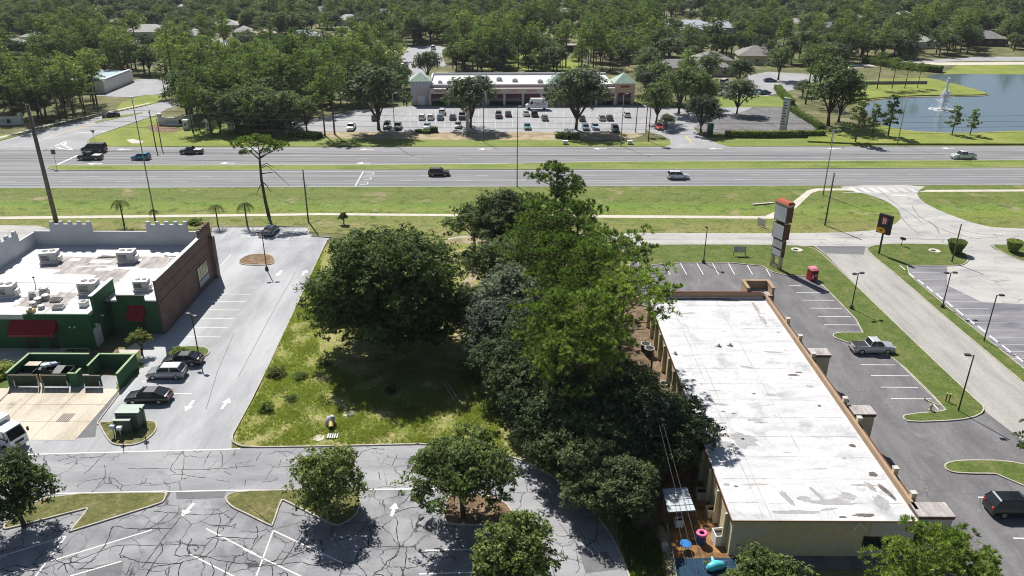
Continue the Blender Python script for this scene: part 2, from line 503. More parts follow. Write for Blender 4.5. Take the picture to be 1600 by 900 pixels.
island('street_median', [(146, 190.5), (185, 181), (222, 175.5), (224, 177), (190, 184), (150, 192.5)], M['verge_far'], smooth=1)
med = island('highway_median', [(72, 262), (80, 259), (110, 258.6), (300, 258.7), (600, 258), (800, 256.5), (940, 253), (1200, 252), (1600, 250.5), (2100, 248), (2100, 261), (1600, 262.5), (1000, 265), (800, 265.3), (400, 266.3), (110, 266.5), (82, 266)], M['verge_far'], smooth=1, z=.02, h=.12)
for v, w in ((vrow(290.3), .14), (vrow(266.6), .14), (vrow(230.9), .14)):
    MB().stripe(HW(-150, v), HW(190, v), w, .026).build('edge_line', M['oldpaint'], hwy)
MB().ribbon([G(x, y) for x, y in ((120, 257.3), (300, 257.6), (600, 256.9), (800, 255.4), (940, 252.2), (1200, 251.2), (1600, 249.6), (2100, 247))], .14, .026).build('edge_line', M['oldpaint'], hwy)
for py, ph in ((281.3, 0), (273.8, 4)):
    v = vrow(py)
    for k in range(-9, 14):
        u = k * 12.2 + ph
        MB().stripe(HW(u, v), HW(u + 3.05, v), .13, .026).build('lane_dash', M['oldpaint'], hwy)
for py, ph in ((247, 0), (241.6, -4), (236.6, 5)):
    v = vrow(py)
    for k in range(-7, 15):
        u = k * 12.2 + ph
        if py < 240 and u < 20 and k % 3: continue
        MB().stripe(HW(u, v), HW(u + 3.05, v), .13, .026).build('lane_dash', M['oldpaint'], hwy)
M['track'] = ground('tyre_worn_asphalt', [(.3, (.15, .15, .157)), (.7, (.215, .215, .22))], .6, (4, .15), stretch=(.05, 1, 1))
for va, vb in ((vrow(289), vrow(281.8)), (vrow(281), vrow(274.2)), (vrow(273.4), vrow(267)), (vrow(251.6), vrow(247.4)), (vrow(246.6), vrow(242)), (vrow(241.2), vrow(237))):
    for q in (.27, .73):
        v = va + (vb - va) * q
        rt = random.Random(int(v * 10))
        MB().ribbon([HW(-150 + k * 10, v + rt.uniform(-.08, .08)) for k in range(35)], [rt.uniform(.45, .95) for _ in range(35)], .0235).build('wheel_track', M['track'], hwy)
for px_, py_, d in ((573, 233.5, 1), (568, 255, 1), (355, 255, 1), (757, 233, 1), (937, 232.6, 1), (1118, 232.3, 1), (1303, 232.4, 1), (1481, 231.6, 1), (393, 234, 1), (194, 233.5, 1), (148, 256, 1)):
    arrow(hwy, G(px_, py_), math.atan2(hu.y, hu.x) + math.pi, 3.6, 1.5, .027)
line(hwy, (555, 291), (568, 267.5), .35, .027, 'oldpaint')                       # stop bar and worn letters on the near carriageway
for cx, cy in ((578, 271.5), (574, 279), (569, 286.5)):
    for a, b in (((-8, -2), (6, -2)), ((6, -2), (5, 1.6)), ((5, 1.6), (-7, 2))):
        line(hwy, (cx + a[0], cy + a[1]), (cx + b[0], cy + b[1]), .28, .027, 'oldpaint', name='painted_letter')
line(hwy, (89, 257.5), (121, 243), .5, .031, 'paint')
line(hwy, (0, 230), (55, 228.4), .3, .031, 'oldpaint')
for a, b in (((68, 235.5), (103, 221)), ((103, 221), (102, 226)), ((68, 235.5), (85, 229)), ((83, 229), (96, 232.5)), ((96, 232.5), (114, 234)), ((94, 224.5), (112, 232.8)), ((85, 229.5), (95, 231))):
    line(ss, a, b, .4, .032, 'paint')
line(ss, (55, 218), (85, 215), .3, .032, 'oldpaint')
line(ss, (60, 218.5), (150, 192.5), .25, .032, 'yellow')
line(ss, (118, 208), (165, 205.5), .3, .032, 'paint')
for a in range(6):                                                              # kerb edging of the side street
    pass
kerbline([(140, 226), (138, 220), (147, 213), (168, 206), (205, 193), (240, 181.5)], ss)
kerbline([(0, 220), (50, 206), (120, 190), (180, 175), (235, 163.3)], ss)
S('street_sidewalk', [(-20, 222), (30, 208.5), (60, 200), (130, 184), (235, 161.5), (235, 160.2), (130, 182.3), (60, 197.8), (30, 206), (-20, 219)], M['concrete'], .035)
island('corner_lawn', [(142, 222), (142, 217), (152, 211), (170, 205.5), (205, 194), (236, 184), (260, 182), (300, 196), (340, 212), (420, 218), (420, 227.5), (300, 229), (152, 229)], M['bright_lawn'], smooth=1, kerb=False, h=.08)
S('drain_apron', [(197, 219), (208, 217.6), (224, 221), (222, 224.5), (206, 224.5)], M['concrete'], .09)
S('roadside_mulch', [(226, 198), (240, 194), (262, 197), (290, 203), (268, 207.5), (238, 207)], M['mulch'], .095, smooth=2)

# sidewalk and service road on the near side
sw = S('sidewalk', [(-200, 341), (0, 338.6), (400, 334.4), (500, 333), (690, 334.5), (960, 336.2), (1195, 338), (1232, 321), (1262, 297.2), (1275, 294.6), (1335, 294.8), (1333, 297.6), (1280, 298), (1268, 302), (1244, 325), (1215, 342), (960, 340.5), (690, 338), (500, 336.4), (400, 338), (0, 342.8), (-200, 345.5)], M['concrete'], .03)
S('sidewalk_east', [(1436, 300), (1448, 296.8), (1620, 296.2), (1900, 295), (1900, 298), (1620, 299.3), (1452, 300)], M['concrete'], .03)
S('pub_service_road', [(-300, 362), (0, 352), (60, 352.5), (78, 358), (60, 400), (-300, 420)], M['service'], .018)
sv = S('service_road', [(700, 371), (760, 366.5), (960, 364), (1290, 365), (1380, 359), (1406, 346), (1408, 334), (1398, 322), (1376, 310), (1340, 300), (1318, 297.5), (1312, 290), (1450, 289), (1432, 300), (1436, 310), (1452, 322), (1490, 338), (1525, 350), (1560, 357), (1800, 363), (1900, 366), (1900, 385), (1560, 381), (1540, 384), (1600, 408), (1700, 430), (1700, 480), (1480, 470), (1480, 385), (1344, 386), (1290, 384), (960, 384), (700, 377)], M['service'], .024, smooth=1)
for k in range(7):
    x = 1326 + k * 15
    pmark(sv, [(x, 293.6), (x + 7, 293.6), (x + 20, 300.6), (x + 12, 300.6)], .032, 'paint' if k < 4 else 'oldpaint', name='crosswalk_bar')
line(sv, (1318, 293.2), (1442, 292.8), .25, .031, 'oldpaint')
line(sv, (1318, 301.2), (1392, 300.8), .25, .031, 'oldpaint')
line(sv, (1392, 305), (1416, 305.4), .4, .032, 'paint')
for pts in ([(1380, 303), (1398, 318), (1425, 335), (1440, 348)], [(1400, 330), (1418, 352), (1436, 366)], [(1300, 372), (1380, 370), (1470, 376), (1560, 371)], [(1450, 345), (1470, 360), (1520, 372)], [(1425, 322), (1436, 340), (1462, 352), (1468, 366)], [(1000, 374), (1150, 373.5), (1290, 374)], [(1486, 352), (1520, 366), (1600, 370)]):
    MB().ribbon(chaikin(gp(pts), 2, False), .16, .03).build('crack_sealant', M['patch'], sv)

# ------------------------------------------------------------------ pub car park (left)
pub = S('pub_car_park', [(332, 355.5), (480, 355.5), (486, 370), (515, 372), (506, 386), (440, 528), (398, 617), (362, 683), (362, 702), (0, 712), (-120, 715), (-120, 575), (0, 575), (215, 590), (225, 540), (300, 440), (325, 400)], M['publot'], .012)
kerbline([(330, 354.6), (482, 354.6), (487, 369.6), (518, 371)], pub)
kerbline([(512, 376), (504, 390), (440, 528), (398, 617), (368, 672), (362, 684), (366, 694), (385, 699.5), (450, 699), (560, 696.6), (655, 694.5)], pub, smooth=1)
for (x0, y0), (x1, y1) in (((319, 466), (352, 466)), ((312, 477), (358, 477)), ((330, 459), (392, 460)), ((320, 471), (384, 471.5)), ((314, 484), (375, 484.5)), ((307, 497.5), (366, 498)), ((300, 511.5), (355, 512)), ((280, 526), (345, 526.5)), ((222, 596), (296, 595.5)), ((206, 615), (300, 615))):
    if y0 in (466, 477): continue
    line(pub, (x0, y0), (x1, y1), .1, .017, 'paint')
line(pub, (222, 601), (230, 597), .1, .018, 'oldpaint')
for c in ((343, 375), (357, 367), (378, 369)):
    line(pub, (c[0], c[1] + 0), (c[0] + 12, c[1] - 13), .1, .017, 'oldpaint')
line(pub, (345, 415), (361, 397.5), .1, .017, 'paint'); line(pub, (449, 374.5), (464, 358), .1, .017, 'paint'); line(pub, (398, 357), (388, 370), .1, .017, 'paint')
for (x, y, a) in ((436, 427, -1.65), (476, 426, 1.45), (296, 634, -1.62), (353, 630, 1.5)):
    arrow(pub, G(x, y), a, 2.3, 1.0, .018)
MB().ribbon(gp([(366, 520), (340, 580), (322, 640)]), .07, .017).build('pavement_joint', M['patch'], pub)
MB().ribbon(gp([(462, 425), (425, 490), (372, 590)]), .07, .017).build('pavement_joint', M['patch'], pub)
island('pub_lot_island', [(371, 410), (378, 403), (392, 397.5), (415, 396.5), (428, 401), (431, 408), (424, 415), (380, 415)], M['mulch'])
island('pub_walk_island', [(262, 556), (268, 545), (290, 541), (318, 542), (329, 547), (326, 555), (316, 559), (280, 562)], M['lawn'])
island('transformer_island', [(153, 662), (157, 660), (200, 658), (236, 657), (247, 662), (244, 676), (226, 691), (205, 697.5), (178, 696.5), (168, 689)], M['dry_lawn'])
S('pub_front_walk', [(-60, 552), (0, 552), (120, 549), (195, 546), (238, 520), (246, 521), (205, 560), (225, 562), (222, 572), (190, 560), (110, 566), (-60, 570)], M['concrete'], .02)
S('pub_planting_strip', [(110, 548), (185, 545), (188, 556), (150, 562), (116, 560)], M['litter'], .03)
S('pub_side_lawn', [(195, 572), (218, 566), (226, 568), (200, 600), (186, 613), (180, 610)], M['lawn'], .03)
S('pub_left_lawn', [(-40, 590), (5, 580), (30, 573), (26, 592), (0, 618), (-40, 640)], M['lawn'], .03)
S('pub_left_path', [(-40, 575), (5, 572), (28, 571), (22, 580), (0, 590), (-40, 600)], M['street'], .026)
kerbline([(-20, 640), (0, 627), (26, 601)], pub, w=.2)
pad = S('service_pad', [(-60, 680), (0, 625), (26, 604), (189, 611), (152, 660), (149, 683), (110, 685), (30, 683)], M['patch'], .018)
cs = gp([(26, 604), (189, 611), (152, 660), (149, 684), (0, 684), (-50, 672)])
px0, px1, py0, py1 = -64.5, -45.9, 68.3, 78.6
for i in range(4):                                                              # concrete slabs of the pad with open joints
    for j in range(3):
        x0, x1 = px0 + (px1 - px0) * i / 4, px0 + (px1 - px0) * (i + 1) / 4 - .04
        y0, y1 = py0 + (py1 - py0) * j / 3, py0 + (py1 - py0) * (j + 1) / 3 - .04
        MB().box(x0, y0, .0, x1, y1, .030 + .002 * ((i * 3 + j) % 3)).build('concrete_slab', M['pad'], pad)
gr = MB()
for k in range(7): gr.box(-49.75 + k * .2, 71.7, .034, -49.63 + k * .2, 73.3, .05)
gr.build('drain_grate', plain('rusty_grate', (.12, .10, .09), .7), pad)
kerbline([(193, 607), (153, 660), (153, 664)], pub, w=.14)

# ------------------------------------------------------------------ ring road and front car park (bottom)
ring = S('ring_road', [(-150, 716), (0, 710.5), (362, 701), (450, 699.5), (655, 695), (730, 699), (800, 714), (850, 737), (890, 762), (930, 802), (960, 845), (985, 905), (1005, 980), (860, 990), (850, 880), (790, 800), (700, 766), (350, 768), (90, 772), (-150, 777)], M['ring'], .016)
front = S('front_car_park', [(-200, 772), (90, 770), (350, 766.5), (700, 764.5), (800, 790), (862, 900), (870, 1010), (-300, 1020)], M['frontlot'], .008)
line(ring, (-60, 713), (375, 701.5), .14, .022, 'paint')
line(ring, (85, 771.5), (260, 767.6), .14, .022, 'paint'); line(ring, (255, 768.5), (350, 766.5), .14, .022, 'paint'); line(ring, (350, 766.5), (700, 763.8), .14, .022, 'paint')
pmark(ring, [(275, 769.4), (353, 767.6), (349, 778), (276, 780)], .0225, 'patch', name='asphalt_patch')
pmark(ring, [(906, 866), (948, 862), (966, 890), (915, 896)], .0225, 'patch', name='asphalt_patch')
kerbline([(650, 694.2), (730, 698), (800, 713), (850, 736), (890, 761), (930, 801), (960, 844), (985, 904), (1005, 980)], ring, smooth=1)
island('car_park_island', [(84, 772.5), (256, 769), (262, 772), (257, 784), (250, 788), (180, 810), (109, 832), (107, 833), (136, 797), (134, 795.5), (12, 828), (3, 827), (10, 816), (34, 795)], M['dry_lawn'], smooth=1)
island('tree_island', [(351, 782), (354, 775), (368, 768), (470, 765.4), (556, 765), (564, 770), (564, 790), (556, 808), (532, 822.5), (518, 821), (445, 783.5), (440, 783), (427, 822), (424, 824), (380, 802), (362, 794)], M['dry_lawn'], smooth=1)
island('tree_island', [(690, 818), (697, 775), (715, 769), (775, 776), (800, 793), (800, 815), (770, 822), (720, 822)], M['mulch'], smooth=1)
for a, b in (((0, 870), (102, 838)), ((56, 900), (103, 838)), ((-60, 920), (237, 828)), ((110, 900), (190, 877)), ((322, 826), (400, 866)), ((297, 866), (368, 902)), ((427, 829), (538, 881)), ((427, 829), (396, 912)), ((380, 858), (480, 905)), ((664, 860), (762, 858.5)), ((655, 897), (745, 894)), ((862, 895), (853, 884)), ((853, 884), (862, 930))):
    line(front, a, b, .12, .014, 'paint')
arrow(front, G(293, 797), -1.80, 2.0, .9, .014); arrow(front, G(615, 796), 1.52, 1.9, .9, .014)
pmark(front, [(137, 890), (150, 884), (193, 877), (188, 905), (130, 910)], .013, 'patch', name='asphalt_patch')
cr = [[(0, 890), (20, 893), (50, 890), (75, 897)], [(75, 868), (100, 884), (130, 872), (185, 850), (215, 853), (260, 851), (300, 850), (312, 856), (306, 862), (303, 858)],
      [(176, 823), (168, 848), (150, 870), (125, 890)], [(172, 826), (183, 821), (195, 826), (235, 826), (268, 826)], [(285, 805), (268, 826), (250, 848), (235, 870), (222, 888)], [(250, 848), (257, 857), (240, 880), (228, 900)],
      [(262, 804), (235, 828), (215, 828)], [(240, 798), (262, 802), (273, 800), (300, 805), (345, 803), (358, 797)], [(343, 803), (345, 812), (340, 828), (342, 848), (325, 868), (300, 875), (268, 882), (240, 886)],
      [(322, 842), (340, 838), (375, 841), (400, 842)], [(282, 843), (282, 852), (272, 865), (275, 870), (310, 867), (345, 876), (385, 882), (400, 876)], [(300, 842), (292, 855), (295, 866)],
      [(328, 878), (335, 892), (330, 905)], [(355, 880), (352, 900)], [(190, 868), (205, 875), (230, 880), (262, 882), (285, 880)], [(150, 872), (140, 880), (105, 878), (90, 890)], [(283, 880), (278, 900)], [(330, 820), (360, 823), (370, 818), (365, 825)],
      [(195, 852), (185, 870), (195, 872)], [(400, 885), (440, 882), (470, 877), (490, 885), (510, 882), (530, 880)], [(440, 880), (455, 862), (460, 848), (470, 836)], [(415, 880), (430, 875), (445, 873), (475, 862), (482, 858)],
      [(538, 879), (530, 900)], [(538, 879), (555, 880), (568, 892), (575, 903)], [(555, 878), (560, 860), (575, 854), (620, 855), (645, 854)], [(615, 805), (622, 815), (618, 832), (625, 852), (620, 870), (605, 876), (598, 890), (580, 898), (600, 899)],
      [(635, 855), (634, 880), (628, 900)], [(618, 802), (630, 796), (655, 792)], [(575, 838), (576, 854)], [(25, 882), (45, 888), (60, 884)], [(100, 880), (105, 895)], [(120, 890), (150, 888)], [(425, 885), (426, 900)], [(435, 897), (448, 893), (450, 902)],
      [(205, 880), (198, 898)], [(265, 885), (262, 905)], [(240, 885), (225, 905)], [(395, 850), (405, 835), (400, 822)], [(380, 868), (395, 856)], [(500, 878), (498, 865), (508, 858)]]
cr2 = [[(45, 710), (60, 715), (55, 712)], [(100, 726), (120, 720), (121, 727)], [(130, 709), (108, 716), (90, 720)], [(165, 708), (160, 713), (140, 716), (125, 714)], [(155, 717), (145, 730), (130, 741)], [(163, 727), (165, 745), (160, 752), (150, 763)], [(120, 762), (124, 755), (140, 750), (165, 747), (180, 747), (190, 760), (205, 758), (225, 757), (230, 747)],
       [(190, 760), (188, 765)], [(200, 733), (240, 732), (270, 733), (320, 734), (360, 731), (400, 728)], [(275, 740), (265, 735), (268, 728), (278, 715), (285, 705)], [(268, 742), (280, 741), (320, 747)], [(330, 705), (322, 718), (318, 728)], [(345, 705), (348, 720), (347, 730)], [(368, 703), (365, 712)], [(300, 703), (305, 707), (315, 706)], [(368, 725), (370, 733)], [(350, 737), (362, 742)], [(256, 752), (258, 756), (266, 756)], [(338, 750), (360, 753)], [(384, 750), (382, 760)],
       [(420, 710), (440, 704), (460, 708), (462, 713), (475, 703)], [(400, 720), (408, 706)], [(435, 730), (440, 717)], [(425, 730), (455, 730), (490, 728)], [(410, 753), (428, 752), (435, 746)], [(500, 705), (502, 699)], [(580, 708), (600, 708)], [(582, 702), (598, 701), (600, 703)], [(606, 711), (608, 716), (640, 718)], [(620, 712), (612, 728)], [(592, 738), (594, 750)], [(560, 714), (565, 705), (590, 700)], [(845, 768), (850, 775), (862, 780), (860, 787)], [(832, 778), (845, 785), (865, 800)], [(875, 818), (885, 833), (898, 842), (903, 860)], [(870, 838), (890, 837), (900, 840)], [(888, 848), (900, 842)], [(908, 833), (915, 845), (917, 860)], [(923, 855), (928, 862)], [(900, 862), (903, 875), (906, 890), (900, 895)], [(863, 858), (872, 872), (876, 888)], [(880, 775), (890, 783)]]
for lst, par, zz, ww in ((cr, front, .0165, .078), (cr2, ring, .0215, .06)):
    for pts in lst:
        P = chaikin(gp(pts), 2, False)
        rnd = random.Random(len(pts) + int(pts[0][0]))
        P = [p + Vector((rnd.uniform(-.05, .05), rnd.uniform(-.07, .07))) for p in P]
        MB().ribbon(P, [ww * rnd.uniform(.55, 1.25) for _ in P], zz).build('crack_sealant', M['sealant'], par)

# ------------------------------------------------------------------ vacant lot
lot = S('vacant_lot', [(506, 390), (440, 530), (400, 617), (370, 672), (365, 684), (369, 693), (386, 698.5), (450, 698), (655, 693.5), (730, 697), (800, 712), (850, 735), (890, 760), (930, 800), (960, 843), (985, 903), (1005, 985), (1090, 985), (1145, 868), (1030, 520), (985, 440), (985, 405), (960, 376), (700, 378), (520, 374)], M['weeds'], .03, smooth=0)
S('grove_floor', [(780, 400), (960, 385), (975, 430), (1030, 520), (1130, 830), (1040, 880), (960, 800), (870, 740), (800, 690), (770, 600), (760, 500)], M['litter'], .036, smooth=2)
S('dirt_path', [(690, 374), (790, 365), (795, 372), (770, 378), (700, 384)], M['sandy'], .04, smooth=1)
S('sand_patch', [(740, 420), (752, 415), (742, 440), (735, 455), (712, 478), (700, 470), (718, 448)], M['sandy'], .04, smooth=2)

# ------------------------------------------------------------------ right plaza: lot, drive, far lot
plaza = S('plaza_car_park', [(966, 372), (1006, 383), (1000, 386), (993, 398), (1005, 430), (1016, 432), (1020, 410), (1180, 411), (1212, 424), (1290, 430), (1392, 530), (1500, 632), (1540, 652), (1600, 665), (1900, 780), (1900, 1100), (1360, 1100), (1360, 890), (1130, 890), (1020, 520), (985, 440), (972, 400)], M['plazalot'], .012)
drive = S('drive', [(1268, 382), (1352, 382), (1356, 392), (1480, 498), (1600, 598), (1800, 770), (1800, 860), (1600, 690), (1535, 640), (1440, 545), (1290, 398)], M['drive'], .022)
pmark(drive, [(1275, 384.5), (1352, 385), (1350, 398), (1290, 396)], .0265, 'patch', name='asphalt_patch')
for pts in ([(1300, 408), (1400, 505), (1500, 600)], [(1440, 492), (1465, 505), (1478, 518)], [(1535, 600), (1560, 640), (1565, 660)]):
    MB().ribbon(chaikin(gp(pts), 2, False), .12, .027).build('tyre_scuff', M['drive'], drive)
fl = island('plaza_front_lawn', [(990, 395), (1003, 384.5), (1012, 383), (1100, 382.5), (1240, 383), (1270, 388), (1286, 397), (1440, 545), (1528, 628), (1540, 638), (1532, 650), (1500, 658), (1420, 661), (1409, 654), (1412, 648), (1470, 643), (1478, 640), (1395, 558), (1370, 552), (1320, 535), (1300, 527), (1302, 521), (1320, 519.5), (1356, 520), (1284, 445), (1266, 432), (1216, 431), (1182, 411.5), (1020, 411), (1017, 428), (1010, 432), (1003, 429)], M['lawn'], smooth=1)
for k, (x, y) in enumerate(((1037, 411), (1063, 411), (1089, 411), (1113, 411), (1138, 411), (1166, 411), (1194, 414))):
    line(plaza, (x, y + .5), (x + 10, y + 18), .11, .017, 'paint')
for (x0, x1, y) in ((1233, 1252, 446), (1244, 1292, 457.3), (1255, 1303, 469), (1266, 1315, 481.5), (1278, 1330, 494.5), (1288, 1342, 507.5), (1345, 1399, 570), (1361, 1421, 587), (1376, 1434, 605), (1392, 1456, 623)):
    line(plaza, (x0, y), (x1, y + .4), .11, .017, 'paint')
for a, b in (((1528, 777), (1541, 777)), ((1555, 808), (1565, 808.5)), ((1583, 841), (1640, 842)), ((1455, 628), (1466, 640))):
    line(plaza, a, b, .13, .017, 'paint')
kerbline([(1360, 522), (1286, 447), (1266, 433)], plaza, w=.12, h=.10)
kerbline([(1396, 560), (1478, 641)], plaza, w=.12, h=.10)
island('plaza_lot_island', [(1473, 728), (1482, 722), (1510, 719), (1570, 720), (1610, 728), (1700, 790), (1680, 820), (1574, 742), (1500, 741), (1480, 737)], M['lawn'], smooth=1)
S('drive_apron', [(1420, 661), (1532, 650), (1545, 641), (1600, 690), (1700, 770), (1640, 760), (1570, 720), (1480, 722)], M['plazalot'], .016)
dark = S('east_car_park', [(1404, 415), (1462, 415.5), (1512, 414), (1516, 405), (1495, 384), (1560, 382), (1545, 388), (1600, 412), (1800, 470), (1900, 700), (1640, 600), (1600, 575)], M['darklot'], .014)
el = island('east_lawn', [(1353, 392), (1356, 386), (1372, 382.5), (1400, 381), (1480, 382), (1494, 385), (1514, 402), (1512, 411), (1500, 416), (1460, 416), (1404, 416), (1480, 480), (1600, 576), (1700, 660), (1680, 680), (1600, 600), (1540, 550), (1480, 500), (1400, 430)], M['lawn'], smooth=1)
island('east_bush_island', [(1550, 386), (1553, 382.5), (1600, 383), (1700, 386), (1700, 425), (1605, 411), (1575, 400)], M['lawn'], smooth=1)
for k in range(13):
    a = (1425 + k * 12.9, 426 + k * 11.2)
    line(dark, (a[0], a[1]), (a[0] + 46 + k * 2, a[1] + .4), .1, .02, 'oldpaint')
# wheel stops at the head of each bay of the east car park
wsm = plain('painted_wheel_stop', (.74, .74, .74), .7)
ws = MB().frustum(-.95, -.09, 0, .95, .09, .13, .03).mesh('wheel_stop', bevel=.015)
wsp = [(1410, 419), (1424.5, 431), (1439, 441.5), (1453, 452.5), (1468, 464), (1483.5, 476), (1500, 489), (1517, 502.5), (1534, 515), (1553, 530.5), (1573, 546), (1592, 560.5)]
for k, (x, y) in enumerate(wsp):
    o = link('wheel_stop', ws, wsm)
    a, b = G(x - 4, y - 3.2), G(x + 4, y + 3.2)
    o.location = G(x, y, .014)
    o.rotation_euler.z = math.atan2(b.y - a.y, b.x - a.x)
    ordn = ['nearest the lawn bend under the black sign', 'second from the lawn bend', 'third from the lawn bend', 'fourth from the lawn bend', 'fifth from the lawn bend', 'sixth from the lawn bend', 'seventh from the lawn bend', 'eighth from the lawn bend', 'ninth from the lawn bend', 'third last toward the right edge', 'second last toward the right edge', 'last toward the right edge'][k]
    tag(o, 'white wheel stop in the east car park, ' + ordn, 'wheel stop', 'wheel stops of the east car park')

# ------------------------------------------------------------------ mall car park, pond and far streets
mall_lot = S('mall_car_park', [(440, 206), (470, 190), (560, 172), (640, 166), (1000, 164), (1060, 168), (1100, 180), (1010, 198), (1008, 208), (960, 207), (640, 206)], M['malllot'], .02)
for y, x0, x1, dx in ((192, 640, 985, 13.4), (176, 640, 985, 13.4)):
    x = x0
    while x < x1:
        line(mall_lot, (x, y - 4), (x - (x - 800) * .012, y + 7), .12, .026, 'oldpaint')
        x += dx
for k in range(9): line(mall_lot, (540 + k * 13, 186), (552 + k * 13, 175), .12, .026, 'oldpaint')
entry = S('mall_entry', [(1000, 232), (1050, 229), (1045, 215), (1010, 205), (1010, 196), (1100, 178), (1130, 165), (1170, 160), (1180, 168), (1130, 184), (1080, 196), (1095, 212), (1130, 228), (1150, 230)], M['street'], .023, smooth=1)
line(entry, (1072, 213), (1081, 224), .35, .03, 'yellow')
S('bank_car_park', [(1075, 196), (1130, 180), (1125, 168), (1240, 167.5), (1268, 190), (1275, 206), (1130, 208), (1100, 205)], M['plazalot'], .021)
S('clinic_car_park', [(1120, 140), (1170, 118), (1200, 112), (1300, 118), (1240, 140), (1190, 152), (1140, 152)], M['malllot'], .018)
S('bank_lawn', [(1120, 168), (1122, 153), (1190, 149), (1220, 152), (1235, 167)], M['verge_far'], .028)
S('wood_lawn', [(400, 66), (470, 68), (600, 70), (690, 78), (600, 84), (420, 84)], M['bright_lawn'], .01)
S('wood_lane', [(400, 74.5), (520, 75), (620, 78), (620, 80.5), (520, 77.5), (400, 77.5)], M['concrete'], .02)
S('back_street', [(600, 120), (630, 108), (625, 95), (632, 82), (640, 72), (700, 72), (690, 80), (692, 92), (698, 104), (686, 104), (680, 90), (664, 86), (660, 100), (672, 112), (660, 124)], M['street'], .024, smooth=1)
S('mall_back_lawn', [(755, 108), (765, 84), (835, 86), (905, 92), (930, 112)], M['bright_lawn'], .01)
S('west_car_park', [(150, 150), (165, 128), (225, 123), (270, 126), (262, 146), (200, 152)], M['street'], .02)
S('west_hedge_lawn', [(190, 160), (225, 148), (262, 150), (240, 162), (180, 174)], M['bright_lawn'], .022)
S('far_crossing_street', [(1180, 78), (1260, 70), (1300, 68), (1300, 62), (1180, 70)], M['street'], .02)
S('park_path', [(1290, 104), (1400, 98), (1600, 97), (1700, 97), (1700, 101), (1600, 101), (1400, 102.5), (1290, 110)], M['concrete'], .03)
S('park_street', [(1310, 102), (1420, 95), (1540, 88.5), (1620, 89), (1800, 93), (1800, 96.5), (1600, 95), (1500, 95.5), (1420, 99.5)], M['street'], .022)
S('park_lawn', [(1470, 116), (1500, 100), (1600, 98), (1850, 99), (1850, 118), (1600, 117)], M['bright_lawn'], .015)
pond = S('pond', [(1353, 160), (1400, 153), (1480, 151), (1548, 148), (1500, 132), (1440, 121), (1470, 115), (1600, 116.5), (1900, 119), (1950, 200), (1600, 205), (1500, 209), (1420, 206), (1370, 194), (1350, 175)], M['water'], .02, smooth=1)
island('pond_peninsula', [(1330, 128), (1440, 122), (1470, 127), (1546, 147), (1535, 150), (1480, 150), (1420, 151), (1352, 156), (1330, 158), (1300, 150)], M['bright_lawn'], smooth=1, h=.45, kerb=False)
kerbline([(1348, 158), (1380, 154), (1420, 152), (1480, 151), (1535, 150.3), (1547, 147.5), (1500, 134)], None, w=.9, h=.16, smooth=1, name='pond_bank', m=M['sandy'])
island('pond_verge', [(1260, 226), (1262, 212), (1290, 203), (1340, 196), (1375, 197), (1420, 207), (1500, 210), (1600, 206), (1950, 201), (1950, 225), (1600, 227)], M['bright_lawn'], smooth=1, h=.40, kerb=False)
kerbline([(1365, 195), (1420, 206.3), (1500, 209.3), (1600, 205.3), (1800, 203)], None, w=.8, h=.2, smooth=1, name='pond_bank', m=M['sandy'])
# ------------------------------------------------------------------ building materials
def roofmat(name, base, stain, lo=.52, hi=.72, sc=.35, stretch=(1, 1, 1), grain=.08):
    return ground(name, [(.3, tuple(c * .93 for c in base)), (.7, base)], .4, (6, grain), rough=.8, stretch=stretch, spots=[(sc, lo, hi, stain)])
M['white_roof'] = ground('white_roof_coating', [(.25, (.41, .41, .42)), (.42, (.51, .51, .515)), (.62, (.58, .58, .58))], .55, (4, .18), rough=.85, stretch=(.35, 1.5, 1), spots=[(.3, .54, .70, (.36, .365, .38)), (1.1, .62, .75, (.38, .37, .36))])
M['pub_roof'] = roofmat('pub_roof_coating', (.58, .58, .58), (.44, .44, .44), .52, .78)
M['roof_stain'] = ground('weathered_roof', [(.3, (.22, .20, .18)), (.5, (.36, .33, .31)), (.7, (.50, .48, .46))], .9, (5, .25), stretch=(1.5, .4, 1))
M['roof_dark'] = ground('ponded_roof', [(.3, (.07, .06, .055)), (.7, (.20, .17, .15))], 1.2, (5, .3))
M['roof_grey'] = ground('grey_roof_repair', [(.3, (.28, .28, .29)), (.7, (.38, .38, .385))], .8, (5, .2))
M['green_wall'] = ground('green_stucco', [(.3, (.030, .095, .042)), (.7, (.045, .130, .060))], .5, (5, .15), rough=.8)
M['pubwhite'] = ground('white_parapet', [(.3, (.44, .46, .48)), (.7, (.52, .54, .56))], .4, (3, .08), rough=.8)
M['coping'] = plain('metal_coping', (.42, .46, .48), .45, .3)
M['awning'] = plain('red_metal_awning', (.27, .014, .018), .45, .1)
M['dark'] = plain('dark_void', (.015, .015, .015), .8)
M['door'] = plain('dark_door', (.03, .035, .03), .5)
M['greymetal'] = plain('grey_unit_metal', (.42, .42, .41), .5, .2)
M['lightmetal'] = plain('light_unit_metal', (.62, .62, .60), .45, .2)
M['fan'] = plain('fan_grille', (.05, .05, .05), .5)
M['whiteplastic'] = plain('white_plastic', (.72, .72, .70), .45)
M['tan'] = ground('tan_stucco', [(.3, (.30, .21, .135)), (.7, (.38, .27, .175))], .6, (5, .15), rough=.85)
M['cream'] = ground('cream_stucco', [(.3, (.48, .42, .27)), (.7, (.58, .51, .34))], .6, (4, .14), rough=.85, spots=[(.3, .62, .66, (.50, .48, .44))])
M['palewall'] = ground('pale_patched_wall', [(.3, (.47, .44, .40)), (.7, (.54, .52, .48))], .6, (4, .1), rough=.85)
M['brownedge'] = plain('brown_trim', (.10, .035, .02), .6)
M['glass'] = glass('dark_glass')
M['cabinet'] = plain('green_cabinet_paint', (.055, .085, .065), .5)
